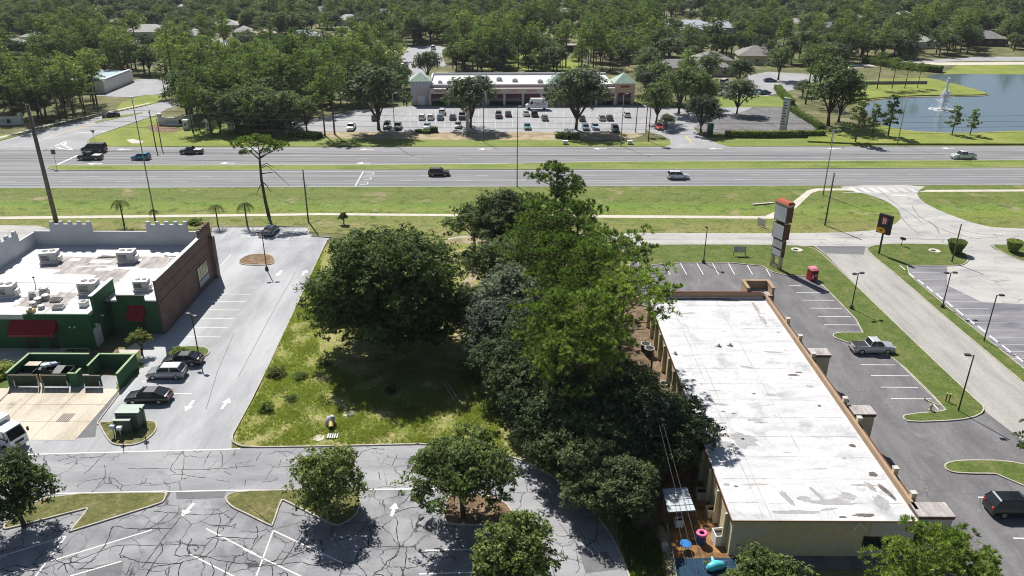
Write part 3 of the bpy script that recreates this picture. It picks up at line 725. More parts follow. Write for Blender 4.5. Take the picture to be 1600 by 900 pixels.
M['pink'] = ground('pink_stucco', [(.3, (.55, .47, .43)), (.7, (.63, .55, .51))], .6, (4, .1))
M['mauve'] = ground('mauve_stucco', [(.3, (.44, .39, .41)), (.7, (.52, .47, .49))], .6, (4, .1))
M['peach'] = ground('peach_stucco', [(.3, (.55, .38, .27)), (.7, (.62, .44, .32))], .6, (4, .1))
M['maroon'] = plain('maroon_awning', (.10, .03, .045), .7)
M['verdigris'] = ground('verdigris_tiles', [(.3, (.27, .36, .30)), (.7, (.36, .45, .385))], .8, (3, .25), spots=[(.6, .6, .75, (.30, .29, .22))])
M['shingle'] = ground('grey_shingles', [(.3, (.19, .18, .17)), (.7, (.28, .27, .26))], .5, (4, .2))
M['bluegrey_roof'] = ground('blue_grey_roof', [(.3, (.34, .38, .42)), (.7, (.44, .48, .52))], .4, (3, .12))
M['pale_shingle'] = ground('pale_shingles', [(.3, (.36, .35, .33)), (.7, (.46, .45, .43))], .5, (4, .2))
M['tan_shingle'] = ground('tan_shingles', [(.3, (.42, .32, .25)), (.7, (.52, .41, .33))], .5, (4, .2))
M['offwhite'] = ground('off_white_wall', [(.3, (.60, .60, .58)), (.7, (.70, .70, .68))], .4, (3, .1))
M['bluewall'] = ground('pale_blue_wall', [(.3, (.32, .42, .47)), (.7, (.38, .48, .53))], .4, (3, .1))
def brickmat():
    m, N, L, B = nodes_of('red_brown_brick')
    tc = N.new('ShaderNodeTexCoord')
    sx = N.new('ShaderNodeSeparateXYZ'); L.new(tc.outputs['Object'], sx.inputs[0])
    cx = N.new('ShaderNodeCombineXYZ')
    L.new(sx.outputs['Y'], cx.inputs[0]); L.new(sx.outputs['Z'], cx.inputs[1])
    b = N.new('ShaderNodeTexBrick')
    L.new(cx.outputs[0], b.inputs['Vector'])
    b.inputs['Color1'].default_value = (.16, .075, .06, 1)
    b.inputs['Color2'].default_value = (.11, .055, .05, 1)
    b.inputs['Mortar'].default_value = (.22, .19, .17, 1)
    b.inputs['Scale'].default_value = 1
    b.inputs['Brick Width'].default_value = .4
    b.inputs['Row Height'].default_value = .135
    b.inputs['Mortar Size'].default_value = .014
    n = noise(N, L, tc.outputs['Object'], .5, 5)
    r = ramp(N, [(.3, (.75, .75, .75)), (.7, (1.2, 1.2, 1.2))]); L.new(n.outputs['Fac'], r.inputs['Fac'])
    L.new(mixc(N, L, 1.0, b.outputs[0], r.outputs[0], 'MULTIPLY'), B.inputs['Base Color'])
    B.inputs['Roughness'].default_value = .85
    return m
M['brick'] = brickmat()

def crenels(mb, ax, a0, a1, other, z, n=5, w=.75, h=.55, t=.42, step=None):
    """merlons along axis ax ('x' or 'y') between a0 and a1"""
    for k in range(n):
        c = a0 + (a1 - a0) * (k + .5) / n
        if ax == 'x': mb.box(c - w / 2, other - t / 2, z, c + w / 2, other + t / 2, z + h)
        else: mb.box(other - t / 2, c - w / 2, z, other + t / 2, c + w / 2, z + h)

# ------------------------------------------------------------------ the pub
P = empty('pub_building', (0, 0, 0), 0, 'pub with green and brick walls, white roof and battlemented parapets', 'building')
XL, XR, XM, XW, YF, YW, YB = -73.5, -46.2, -53.4, -51.7, 88.2, 92.4, 112.6
RZ = 4.9
MB().prism([(XL + .05, YF), (XM, YF), (XM, YW + .0), (XW, YW), (XR - .05, YW), (XR - .05, YB - .05), (XL + .05, YB - .05)], 0, RZ - .25).build('wall', M['green_wall'], P)
rf = MB().prism([(XL + .15, YF + .1), (XM - .15, YF + .1), (XM - .15, YW + .15), (XW, YW + .15), (XR - .2, YW + .15), (XR - .2, YB - .2), (XL + .15, YB - .2)], RZ - .25, RZ).build('roof', M['pub_roof'], P)
for (x0, y0, x1, y1, mt) in ((-67.5, 104.2, -51.0, 107.6, 'roof_stain'), (-64.5, 101.2, -58, 104, 'roof_stain'), (-58.5, 98.5, -54.5, 103, 'roof_stain'), (-68, 103, -64.5, 107, 'roof_stain'), (-64.0, 90.5, -57.6, 95, 'roof_stain'), (-61.5, 107.2, -57, 108.3, 'roof_dark'), (-51.8, 107.6, -49.6, 108.2, 'roof_dark'), (-53.5, 103.5, -50, 107.2, 'roof_stain')):
    zz = RZ + .004 + .003 * ((x0 * 7 + y0) % 3)
    rnd = random.Random(int(x0 * 10))
    pts = []
    for (ax, ay, bx, by) in ((x0, y0, x1, y0), (x1, y0, x1, y1), (x1, y1, x0, y1), (x0, y1, x0, y0)):
        for k in range(6):
            pts.append((ax + (bx - ax) * k / 6 + rnd.uniform(-.35, .35), ay + (by - ay) * k / 6 + rnd.uniform(-.3, .3)))
    MB().sheet([(p[0], p[1], zz) for p in pts]).build('roof_patch', M[mt], rf)
for (x0, y0, x1, y1) in ((-61.8, 105.3, -58.6, 106.4), (-59.6, 102.4, -57.0, 103.4), (-65.2, 105.9, -63.6, 107), (-55.9, 105.6, -54.5, 106.8), (-62.3, 94, -60.5, 95.2)):
    MB().box(x0, y0, RZ, x1, y1, RZ + .017).build('roof_patch', M['pub_roof'], rf)
for y in (98.0, 93.2): MB().box(XL + 2, y, RZ, XM - 1, y + .07, RZ + .03).build('roof_seam', M['roof_grey'], rf)
MB().box(-59.2, YF + .6, RZ, -59.13, 98, RZ + .03).build('roof_seam', M['roof_grey'], rf)
# tall parapets, white inside
p1 = MB().box(XL + .3, YB - .3, RZ - .3, XR - .5, YB, 7.2)
p1.box(-70.6, YB - .31, 7.2, -64.2, YB + .01, 8.35)
p1.box(-55.9, YB - .31, 7.2, -49.6, YB + .01, 8.35)
p1 = p1.build('parapet', M['pubwhite'], P)
for a0 in (-70.9, -56.2):
    for k in range(5): MB().cbox(a0 + 1.4 * (k + .5), YB - .15, 8.352, .55, .4, .45).build('merlon', M['pubwhite'], p1)
p2 = MB().box(XL, YF + 6, RZ - .3, XL + .3, YB, 7.0)
p2.box(XL - .01, 98, 7.0, XL + .31, 108.5, 8.3)
p2 = p2.build('parapet', M['pubwhite'], P)
for k in range(6): MB().cbox(XL + .15, 97.6 + 1.88 * (k + .5), 8.302, .4, .6, .45).build('merlon', M['pubwhite'], p2)
bw = MB().box(XR - .3, YW - .06, 0, XR, YB - 4.6, 7.75).box(XR - .3, YB - 4.6, 0, XR, YB, 8.35)
bw.box(XR, YB - 1.4, 0, XR + .55, YB - .3, 6.6)
brk = bw.build('brick_wall', M['brick'], P)
for k in range(5):
    MB().cbox(XR - .15, YB - 4.2 + k * .96, 8.35, .42, .5, .5).build('merlon', M['brick'], brk)
MB().box(XR - .42, YW - .12, 7.75, XR + .1, YB - 4.6, 7.87).build('coping', M['coping'], brk)
MB().box(XR, YW + .3, 4.4, XR + .07, YB - 1.5, 4.62).build('brick_band', M['brick'], brk)
MB().box(XR, YW + .3, 5.9, XR + .05, YB - 1.5, 6.05).build('brick_band', M['brick'], brk)
wb = MB().box(XR, 105.2, 1.0, XR + .08, 109.2, 4.1).build('window', M['brownedge'], P)
for k in range(4):
    MB().box(XR + .05, 105.35 + k * .95, 2.0, XR + .1, 106.15 + k * .95, 3.95).build('pane', plain('amber_window', (.30, .28, .16), .2), wb)
MB().box(XR + .05, 105.3, 1.05, XR + .14, 109.1, 1.85).build('window_panel', M['bluewall'], wb)
# front green walls rising above the roof
MB().box(XM - .3, YF + 1.7, RZ - .3, XM, 95.6, 6.65).build('side_parapet', M['green_wall'], P)
MB().box(XM - .42, YF + 1.6, 6.65, XM + .1, 95.7, 6.75).build('coping', M['coping'], P)
MB().box(XM - 8, YF - .04, RZ - .3, XM + .02, YF + .2, RZ + .05).build('front_edge', M['green_wall'], P)
MB().box(XL - .1, YF - .12, RZ - .62, -61.6, YF + .3, RZ + .06).build('eaves_flashing', M['coping'], P)
MB().box(XW, YW - .05, RZ - .3, -48.1, YW + .2, 5.55).build('front_parapet', M['green_wall'], P)
MB().box(XW - .08, YW - .12, 5.55, -48.02, YW + .27, 5.64).build('coping', M['dark'], P)
def awn(x0, x1, y, z0, z1, d):
    a = MB()
    n = int((x1 - x0) / .3)
    for k in range(n + 1):
        x = x0 + (x1 - x0) * k / n
        if k < n:
            xb = x0 + (x1 - x0) * (k + 1) / n
            a.add([(x, y, z1), (xb, y, z1), (xb, y - d, z0), (x, y - d, z0)], [(0, 3, 2, 1)])
        a.add([(x - .03, y, z1 + .01), (x + .03, y, z1 + .01), (x + .03, y - d, z0 + .01), (x - .03, y - d, z0 + .01), (x - .03, y, z1 + .07), (x + .03, y, z1 + .07), (x + .03, y - d, z0 + .07), (x - .03, y - d, z0 + .07)], [(4, 7, 6, 5), (0, 4, 5, 1), (3, 2, 6, 7), (0, 3, 7, 4), (1, 5, 6, 2)])
    a.add([(x0, y, z1), (x0, y - d, z0), (x0, y, z0)], [(0, 1, 2)]).add([(x1, y, z1), (x1, y, z0), (x1, y - d, z0)], [(0, 1, 2)])
    a.box(x0 - .03, y - d - .04, z0 - .22, x1 + .03, y - d + .02, z0 + .05)
    return a.build('awning', M['awning'], P)
awn(-63.4, -57.6, YF, 2.65, 4.15, 1.25)
awn(-50.4, -48.3, YW, 2.75, 4.25, 1.15)
for x0, x1 in ((-62.2, -60.6), (-59.2, -58.0)): MB().box(x0, YF - .06, .05, x1, YF, 2.3).build('door', M['door'], P)
MB().box(-49.5, YW - .06, .05, -48.4, YW, 2.3).build('door', M['door'], P)
for x in (-56.0, -55.4): MB().cbox(x, YF - .12, 3.1, .16, .24, .2).build('wall_lamp', M['whiteplastic'], P)
MB().box(XM, 89.2, 2.9, XM + .25, 89.45, 3.1).build('wall_lamp', M['whiteplastic'], P)
MB().box(XM, 91.0, 3.3, XM + .25, 91.2, 3.5).build('wall_lamp', M['whiteplastic'], P)
MB().box(XM + .001, 88.5, .1, XM + .12, 90.2, 2.7).build('service_door', M['pubwhite'], P)
ld = MB()
for x in (-53.1, -52.6): ld.box(x - .03, YW - .2, .3, x + .03, YW - .14, 5.6)
for k in range(14): ld.box(-53.1, YW - .19, .5 + k * .36, -52.6, YW - .15, .54 + k * .36)
ld.build('roof_ladder', M['dark'], P)
MB().box(-66, YF - 3.3, .02, -57, YF - .0, .10).build('patio_slab', M['concrete'], P)
hr = MB()
for x in (-56.6, -54.9, -53.2): hr.cyl(x, YF - 1.8, .02, 1.05, .03, 6)
hr.tube([(-56.6, YF - 1.8, 1.05), (-53.2, YF - 1.8, 1.05)], .03, 6)
tag(hr.build('handrail', M['greymetal']), 'thin metal handrail along the dark planting strip before the pub', 'handrail')

def hvac(name, x, y, rz, label, sc=1.0, kind=0):
    t = empty(name, (x, y, RZ), rz, label, 'air conditioner', 'rooftop units on the pub')
    w, d, h = 2.3 * sc, 1.7 * sc, 1.35 * sc
    MB().box(-w / 2 - .1, -d / 2 - .1, 0, w / 2 + .1, d / 2 + .1, .28).build('roof_kerb', M['lightmetal'], t)
    MB().box(-w / 2, -d / 2, .28, w / 2, d / 2, .28 + h).build('casing', M['greymetal'], t, bevel=.03)
    MB().box(-w / 2 - .04, -d / 2 - .04, .28 + h, w / 2 + .04, d / 2 + .04, .34 + h).build('lid', M['lightmetal'], t)
    for k in range(2): MB().cyl(-w * .22 + k * w * .44, .1, .34 + h, .40 + h, .42 * sc, 14).build('fan', M['fan'], t)
    MB().box(w / 2, -d * .42, .38, w / 2 + .5 * sc, d * .1, .28 + h * .55).build('intake_hood', M['lightmetal'], t)
    lv = MB()
    for k in range(5): lv.box(-w * .4, -d / 2 - .03, .5 + k * .17 * sc, w * .1, -d / 2, .58 + k * .17 * sc)
    lv.build('louvre', M['fan'], t)
    return t
hvac('rooftop_unit', *G(80, 409, RZ).xy, .15, 'grey rooftop air unit nearest the left rear parapet of the pub')
hvac('rooftop_unit', *G(200, 408, RZ).xy, .1, 'grey rooftop air unit near the rear parapet, right of centre on the pub')
hvac('rooftop_unit', *G(12, 462, RZ).xy, .15, 'grey rooftop air unit at the left edge of the photo on the pub roof')
hvac('rooftop_unit', *G(141, 457, RZ).xy, .1, 'grey rooftop air unit beside the green side parapet of the pub')
hvac('rooftop_unit', *G(223, 452, RZ).xy, .1, 'grey rooftop air unit close to the brick wall and front roof edge', .8)
for k, (x, y, h, r, lb) in enumerate(((70, 459, 1.1, .62, 'rearmost and largest'), (72, 468, .8, .5, 'second from the rear'), (60, 472, .7, .5, 'left of centre'), (52, 479, .75, .45, 'foremost but one'), (65, 482, .55, .4, 'on the right side'), (51, 465, 1.0, .4, 'leftmost'))):
    p = G(x, y, RZ)
    t = empty('exhaust_fan', (p.x, p.y, RZ), 0, 'round grey kitchen exhaust fan on the stained pub roof, ' + lb, 'exhaust fan', 'kitchen exhaust fans on the pub roof')
    MB().cbox(0, 0, 0, r * 1.5, r * 1.5, h * .5).build('base', M['greymetal'], t)
    MB().tube([(0, 0, h * .5), (0, 0, h * .7), (0, 0, h * .85), (0, 0, h)], [r * .55, r, r * .95, r * .4], 12).build('cowl', M['lightmetal'], t)
p = G(49, 488, RZ); MB().cbox(0, 0, 0, .8, .8, .5).cyl(0, 0, .5, .7, .3, 10)
yb = empty('roof_vent', (p.x, p.y, RZ), 0, 'small yellowish box vent in front of the kitchen fans', 'roof vent')
MB().cbox(0, 0, 0, .8, .7, .45).build('box', plain('yellow_insulation', (.55, .42, .2), .8), yb); MB().cyl(0, 0, .45, .7, .22, 10).build('pipe', M['greymetal'], yb)
for x, y, lb in ((88, 470, 'rear'), (92, 482, 'front')):
    p = G(x, y, RZ)
    t = empty('roof_hatch', (p.x, p.y, RZ), .1, 'flat grey louvred box beside the kitchen exhaust fans, the %s one' % lb, 'roof vent', 'louvred boxes on the pub roof')
    MB().cbox(0, 0, 0, 1.3, 1.0, .35).build('box', M['greymetal'], t)
    l = MB()
    for k in range(5): l.box(-.6, -.42 + k * .18, .35, .6, -.34 + k * .18, .41)
    l.build('louvre', M['fan'], t)
p = G(132, 478, RZ); t = empty('condenser', (p.x, p.y, RZ), 0, 'small white condenser by the green parapet near the front roof edge', 'air conditioner')
MB().cbox(0, 0, 0, .9, .9, .7).build('casing', M['whiteplastic'], t, bevel=.03); MB().cyl(0, 0, .7, .74, .35, 12).build('fan', M['fan'], t)
for x, y, h, lb in ((56, 448, 1.4, 'left'), (192, 380, 1.1, 'rear right')):
    p = G(x, y, RZ); t = empty('vent_pipe', (p.x, p.y, RZ), 0, 'thin upright vent pipe on the pub roof, the %s one' % lb, 'vent pipe', 'vent pipes on the pub roof')
    MB().cyl(0, 0, 0, h, .06, 8).build('pipe', M['greymetal'], t); MB().cyl(0, 0, h - .08, h + .06, .14, 8).build('cap', M['dark'], t)

# ------------------------------------------------------------------ bin enclosure in front of the pub
E = empty('bin_enclosure', (0, 0, 0), 0, 'green walled bin enclosure with open timber-capped bays beside the concrete pad', 'enclosure')
ex0, ex1, ey0, ey1, eh = -59.0, -45.9, 78.8, 83.6, 1.9
cap = plain('green_wall_cap', (.22, .32, .16), .7)
def wallpc(x0, y0, x1, y1, h=eh):
    w = MB().box(x0, y0, 0, x1, y1, h).build('wall', M['green_wall'], E)
    MB().box(x0 - .04, y0 - .04, h, x1 + .04, y1 + .04, h + .08).build('cap', cap, w)
wallpc(ex0, ey0, ex0 + .22, ey1); wallpc(ex0 + .22, ey1 - .22, -51.6, ey1); wallpc(-50.4, ey0 + 1.8, -50.2, ey1); wallpc(-50.2, ey1 - .22, ex1 - .22, ey1); wallpc(ex1 - .22, ey0, ex1, ey1)
wallpc(-51.9, ey0 + .2, -51.1, ey0 + .4, 1.75); wallpc(-51.1, ey0 + .2, -50.9, ey0 + 1.4, 1.75)
gatem = plain('dark_green_gate', (.012, .035, .018), .6)
def gate(x0, x1, open_=False):
    n = 4
    for k in range(n):
        a, b = x0 + (x1 - x0) * k / n, x0 + (x1 - x0) * (k + 1) / n - .03
        MB().box(a, ey0 + .05, .2, b, ey0 + .1, 1.65).build('gate_panel', gatem, E)
    MB().box(x0, ey0, .15, x1, ey0 + .05, .23).box(x0, ey0, 1.6, x1, ey0 + .05, 1.7).build('gate_rail', M['kerb'], E)
gate(ex0 + .25, -55.6); gate(-54.9, -52.0); gate(-50.1, -48.0)
for x in (-55.5, -55.1): MB().box(x, ey0 - .05, 0, x + .14, ey0 + .12, 1.75).build('timber_post', plain('bare_timber', (.42, .27, .15), .8), E)
for k, x in enumerate((-58.2, -55.3, -52.0, -48.2, -46.2)): MB().cyl(x, ey0 - .12, 0, 1.0, .05, 8).build('gate_stop', M['whiteplastic'], E)
def skip(x, y, label, lid=True, w=2.0, d=1.5):
    t = empty('dumpster', (x, y, .03), 0, label, 'dumpster', 'dumpsters in the green enclosure')
    b = plain('dumpster_steel', (.02, .035, .03), .6)
    MB().box(-w / 2, -d / 2, .12, w / 2, -d / 2 + .05, 1.15).box(-w / 2, d / 2 - .05, .12, w / 2, d / 2, 1.4).box(-w / 2, -d / 2 + .05, .12, -w / 2 + .05, d / 2 - .05, 1.28).box(w / 2 - .05, -d / 2 + .05, .12, w / 2, d / 2 - .05, 1.28).box(-w / 2, -d / 2, .12, w / 2, d / 2, .17).build('bin', b, t)
    if lid: MB().add([(-w / 2, -d / 2, 1.17), (0, -d / 2, 1.17), (0, d / 2, 1.43), (-w / 2, d / 2, 1.43), (-w / 2, -d / 2, 1.21), (0, -d / 2, 1.21), (0, d / 2, 1.47), (-w / 2, d / 2, 1.47)], [(0, 3, 2, 1), (4, 5, 6, 7), (0, 1, 5, 4), (1, 2, 6, 5), (2, 3, 7, 6), (3, 0, 4, 7)]).build('lid', plain('black_lid', (.10, .10, .10), .6), t)
    for sx in (-1, 1): MB().box(sx * w / 2 - .04, -.35, .75, sx * (w / 2 + .12), .35, .87).build('fork_pocket', b, t)
    return t
skip(-53.4, 80.7, 'dark dumpster with one lid open, right of the timber posts'); skip(-55.5, 81.5, 'dumpster heaped with pale cardboard behind the left gate')
skip(-57.7, 80.8, 'dumpster at the left end of the green enclosure under a beige lid', False)
MB().box(-58.3, 81.3, 1.45, -56.7, 82.3, 1.52).build('x', M['pad']).name = 'board'
tag(bpy.data.objects['board'], 'loose beige board lying across the leftmost dumpster', 'board')
rnd = random.Random(4)
for k, cc in enumerate(((.55, .62, .70), (.6, .6, .6), (.35, .42, .55))):
    m_ = MB().box(-.35, -.25, 0, .35, .25, .3).build('cardboard_box', plain('box_paper', cc, .8)); m_.location = (-55.9 + k * .45, 81.3 + .15 * k, 1.42 + .02 * k); m_.rotation_euler = (.1, .15 * k, .5 * k)
    tag(m_, ('pale blue', 'light grey', 'blue grey')[k] + ' flattened box on top of the heaped dumpster', 'box')

# transformer cabinet with meters on its island
T = empty('transformer', (-41.0, 70.6, .1), .02, 'dark green utility transformer cabinet on the kerbed grass island', 'transformer')
MB().box(-1.15, -.55, 0, 1.15, 1.2, 2.0).build('cabinet', M['cabinet'], T, bevel=.03)
MB().box(-1.25, -.45, 2.0, 1.3, 1.25, 2.12).build('lid', plain('pale_green_lid', (.24, .31, .25), .5), T)
MB().box(-1.2, -1.1, .05, .55, -.551, 1.55).build('front_cabinet', M['cabinet'], T, bevel=.02)
MB().box(-1.28, -1.16, 1.55, .6, -.56, 1.63).build('front_lid', plain('pale_green_lid2', (.24, .31, .25), .5), T)
MB().tube([(1.35, .3, 0), (1.35, .3, 2.1), (1.15, .3, 2.25)], .09, 8).build('conduit', M['cabinet'], T)
for x, y, lb in ((193, 697, 'left'), (229, 692, 'right')):
    p = G(x, y); t = empty('bollard', (p.x, p.y, .01), 0, 'small dark bollard on a round foot at the %s of the transformer island kerb' % lb, 'bollard', 'bollards by the transformer')
    MB().cyl(0, 0, 0, .06, .28, 12).build('foot', M['dark'], t); MB().cyl(0, 0, .06, 1.5, .045, 8).build('post', M['dark'], t)
for x, y, lb, cc in ((179, 682, 'blue-topped', (.30, .38, .5)), (190, 684, 'white-topped', (.7, .7, .7))):
    p = G(x, y); t = empty('utility_meter', (p.x, p.y, .1), 0, lb + ' utility meter post on the transformer island', 'meter')
    MB().cyl(0, 0, 0, 1.0, .06, 8).build('post', M['greymetal'], t); MB().cbox(0, 0, .95, .5, .35, .35).build('box', plain('meter_box', cc, .5), t, bevel=.02)

# ------------------------------------------------------------------ plaza building with the white roof
Q = empty('plaza_building', (0, 0, 0), 0, 'long cream building with white coated flat roof and tan parapet', 'building')
bx0, bx1, by0, by1, bz = 18.7, 34.2, 51.9, 96.4, 3.9
MB().box(bx0, by0, 0, bx1, by1, bz - .2).build('wall', M['cream'], Q)
rr = MB().box(bx0 - .12, by0 - .06, bz - .2, bx1 + .04, by1 - .3, bz).build('roof', M['white_roof'], Q)
MB().box(bx0 - .16, by0 - .12, bz - .13, bx1 + .2, by0 - .061, bz + .03).build('fascia', M['tan'], rr)
MB().box(bx0 - .2, by0 - .061, bz - .2, bx0 - .121, by1, bz + .03).build('gutter', M['brownedge'], rr)
MB().box(bx1 + .05, by0 + .8, bz - .2, bx1 + .35, by1, bz + .55).build('parapet', M['tan'], Q)
MB().box(bx1 + .35, by0 + .8, bz - .6, bx1 + .75, by1, bz + .25).build('canopy_edge', M['brownedge'], Q)
MB().box(bx0 + .9, by1 - .3, bz - .2, bx1 - .1, by1, bz + .85).build('rear_parapet', M['tan'], Q)
MB().box(bx0 + .9, by1 - .31, bz, bx1 - .1, by1 - .301, bz + .18).build('flashing', M['offwhite'], Q)
MB().box(bx1 - .5, by1 - .05, bz + .85, bx1, by1 + .2, bz + .95).build('trim', M['brownedge'], Q)
MB().box(bx0 + .8, by1 - .36, bz + .85, bx1 - .5, by1 + .06, bz + .93).build('trim', M['brownedge'], Q)
hb = MB().box(31.9, by1 + .1, 0, 32.2, by1 + 2.9, 5.2).box(32.2, by1 + 2.6, 0, 35.6, by1 + 2.9, 5.2).box(35.3, by1 + .1, 0, 35.6, by1 + 2.6, 5.2).box(31.9, by1 - .2, 0, 35.6, by1 + .1, 4.3)
hb.build('corner_tower', M['tan'], Q)
ct = MB().box(31.82, by1 + .1, 5.2, 32.28, by1 + 2.98, 5.32).box(32.28, by1 + 2.52, 5.2, 35.68, by1 + 2.98, 5.32).box(35.22, by1 + .1, 5.2, 35.68, by1 + 2.52, 5.32)
ct.build('coping', M['tan'], Q)
MB().box(32.2, by1 + .1, 4.0, 35.3, by1 + 2.6, 4.1).build('tower_roof', M['roof_grey'], Q)
for (px, py) in ((1280, 607), (1356, 705)):
    g0 = G(px, py); y = g0.y + .4
    w = MB().box(bx1 + .75, y, 0, bx1 + 2.9, y + 1.5, bz + .1).build('pier', M['cream'], Q)
    MB().box(bx1 + .7, y - .08, bz + .1, bx1 + 3.0, y + 1.6, bz + .35).build('fascia', M['brownedge'], w)
    MB().box(bx1 + .72, y - .1, bz + .35, bx1 + 3.02, y + 1.62, bz + .43).build('pier_cap', M['roof_stain'], w)
w = MB().box(bx1 + .001, by0 - .02, 0, bx1 + 2.9, by0 + 1.6, bz + .2).build('pier', M['palewall'], Q)
MB().box(bx1 - .05, by0 - .1, bz + .2, bx1 + 3.0, by0 + 1.7, bz + .45).build('fascia', M['brownedge'], w)
MB().box(bx1 - .07, by0 - .12, bz + .45, bx1 + 3.02, by0 + 1.72, bz + .55).build('pier_cap', M['roof_stain'], w)
for (px, py) in ((1215, 503), (1235, 530), (1258, 558), (1309, 628), (1333, 659), (1391, 738), (1421, 777)):
    g0 = G(px, py, bz + .5)
    t = MB().cbox(bx1 + .55, g0.y, bz + .25, .42, .42, .75).build('column_head', M['cream'], Q)
    MB().cbox(bx1 + .55, g0.y, bz + 1.0, .5, .5, .08).build('cap', M['palewall'], t)
# roof wear
def blob(px, py, w, d, m, ang=0, seed=0, name='roof_patch'):
    c = G(px, py, bz)
    rnd = random.Random(seed + int(px * 3 + py))
    pts = []
    for k in range(22):
        a = 2 * math.pi * k / 22
        r = rnd.uniform(.65, 1.15)
        x, y = math.cos(a) * w / 2 * r, math.sin(a) * d / 2 * r
        pts.append((c.x + x * math.cos(ang) - y * math.sin(ang), c.y + x * math.sin(ang) + y * math.cos(ang), bz + .004 + .002 * (seed % 4)))
    MB().sheet(pts).build(name, M[m], rr)
for a in ((1110, 467, 6.5, .5, 'roof_dark'), (1060, 468, 2.6, .5, 'roof_dark'), (1140, 470, 2.5, .4, 'roof_dark'), (1182, 482, .7, 4, 'roof_stain'), (1192, 500, .6, 3, 'roof_stain'), (1123, 541, .9, .5, 'roof_dark'), (1140, 540, .9, .5, 'roof_dark'), (1055, 553, .9, .5, 'roof_grey'), (1240, 586, 1.4, .5, 'roof_dark'), (1248, 582, 1.0, .3, 'roof_dark'), (1266, 604, .9, .6, 'roof_stain'), (1332, 696, .7, .6, 'roof_dark'), (1364, 741, .9, .7, 'roof_dark'), (1385, 768, .5, 2.6, 'roof_dark', .3), (1352, 805, 2.1, .5, 'roof_dark'), (1317, 808, .8, .25, 'roof_dark'), (1230, 778, .7, 2.4, 'roof_grey', .3), (1277, 772, .5, 2.6, 'roof_grey', .3), (1256, 779, 1.4, .7, 'roof_grey'), (1325, 776, 1.4, 1.2, 'roof_grey'), (1300, 785, 4, .8, 'roof_grey'), (1378, 786, 1.4, 2.2, 'roof_grey'), (1162, 688, 2.6, 2.6, 'roof_grey'), (1135, 695, 1.6, 1.5, 'roof_grey'), (1090, 626, .4, .25, 'roof_dark'), (1130, 643, .5, .2, 'roof_dark'), (1146, 646, .45, .2, 'roof_dark'), (1178, 615, .4, .3, 'roof_dark'), (1150, 760, .4, .3, 'roof_dark'), (1135, 757, .7, .5, 'roof_grey'), (1216, 519, .5, .4, 'roof_stain'), (1280, 634, .4, .4, 'roof_dark'), (1227, 547, .4, .3, 'roof_stain'), (1096, 600, .3, .4, 'roof_stain'), (1245, 800, 5, .5, 'roof_grey'), (1360, 760, .6, 1.6, 'roof_stain', .3)):
    blob(*a[:5], *(a[5:] if len(a) > 5 else (0,)), seed=int(a[0]) % 7)
rnd = random.Random(12)
for k in range(13):                                                              # membrane laps across the roof
    y = by0 + 2.2 + k * 3.3
    MB().ribbon([(bx0 + .1 + (bx1 - bx0 - .4) * i / 14, y + rnd.uniform(-.05, .05)) for i in range(15)], [rnd.uniform(.0, .055) for _ in range(15)], bz + .009).build('roof_seam', M['roof_grey'], rr)
for x in (bx0 + 2.6, bx0 + 3.3, bx0 + 8.8):
    MB().ribbon([(x + rnd.uniform(-.05, .05), by0 + .4 + (by1 - by0 - 1) * i / 20) for i in range(21)], [rnd.uniform(.0, .09) for _ in range(21)], bz + .0105).build('roof_seam', M['roof_grey'], rr)
for k in range(26):
    blob(0, 0, 0, 0, 'roof_grey') if False else None
    x, y = rnd.uniform(bx0 + 1, bx1 - 1), rnd.uniform(by0 + 1, by1 - 2)
    pq = PX((x, y, bz)); blob(pq[0], pq[1], rnd.uniform(.3, 2.6), rnd.uniform(.12, .5), rnd.choice(('roof_grey', 'roof_grey', 'roof_stain')), rnd.uniform(-.2, .2), seed=k)
for (px, py) in ((1123, 541), (1141, 540), (1055, 553)):
    p = G(px, py, bz); v = MB().cyl(p.x, p.y, bz, bz + .35, .14, 10).build('roof_vent', M['greymetal'], rr)
# left wall fins and front window
for k in range(15):
    y = by0 + 1.2 + k * 3.0
    MB().frustum(bx0 - .4, y - .16, 0, bx0 + .01, y + .16, bz - .3, .06).build('wall_fin', M['cream'], Q)
for k in range(5):
    y = by0 + 14 + k * 6
    f = MB().box(bx0 - .04, y + .5, .9, bx0, y + 1.6, 2.5).build('window', M['brownedge'], Q)
    MB().box(bx0 - .06, y + .58, .98, bx0 - .041, y + 1.52, 2.42).build('pane', M['glass'], f)
def facewin(px0, py0, px1, py1, n):
    def at(px, py):
        d = ray(px, py); t = by0 / d[1]
        return d[0] * t, CAM_H + d[2] * t
    (xa, za), (xb, zb) = at(px0, py1), at(px1, py0)
    f = MB().box(xa, by0 - .05, za, xb, by0 - .001, zb).build('window', M['brownedge'], Q)
    for k in range(n):
        MB().box(xa + .08 + (xb - xa - .08) * k / n, by0 - .08, za + .08, xa + (xb - xa) * (k + 1) / n - .03, by0 - .051, zb - .08).build('pane', M['glass'], f)
facewin(1345, 838, 1406, 857, 3); facewin(1424, 833, 1452, 852, 1)
MB().box(30.4, by0 - .03, .4, bx1 - .02, by0 - .002, bz - .16).build('repainted_panel', M['palewall'], Q)
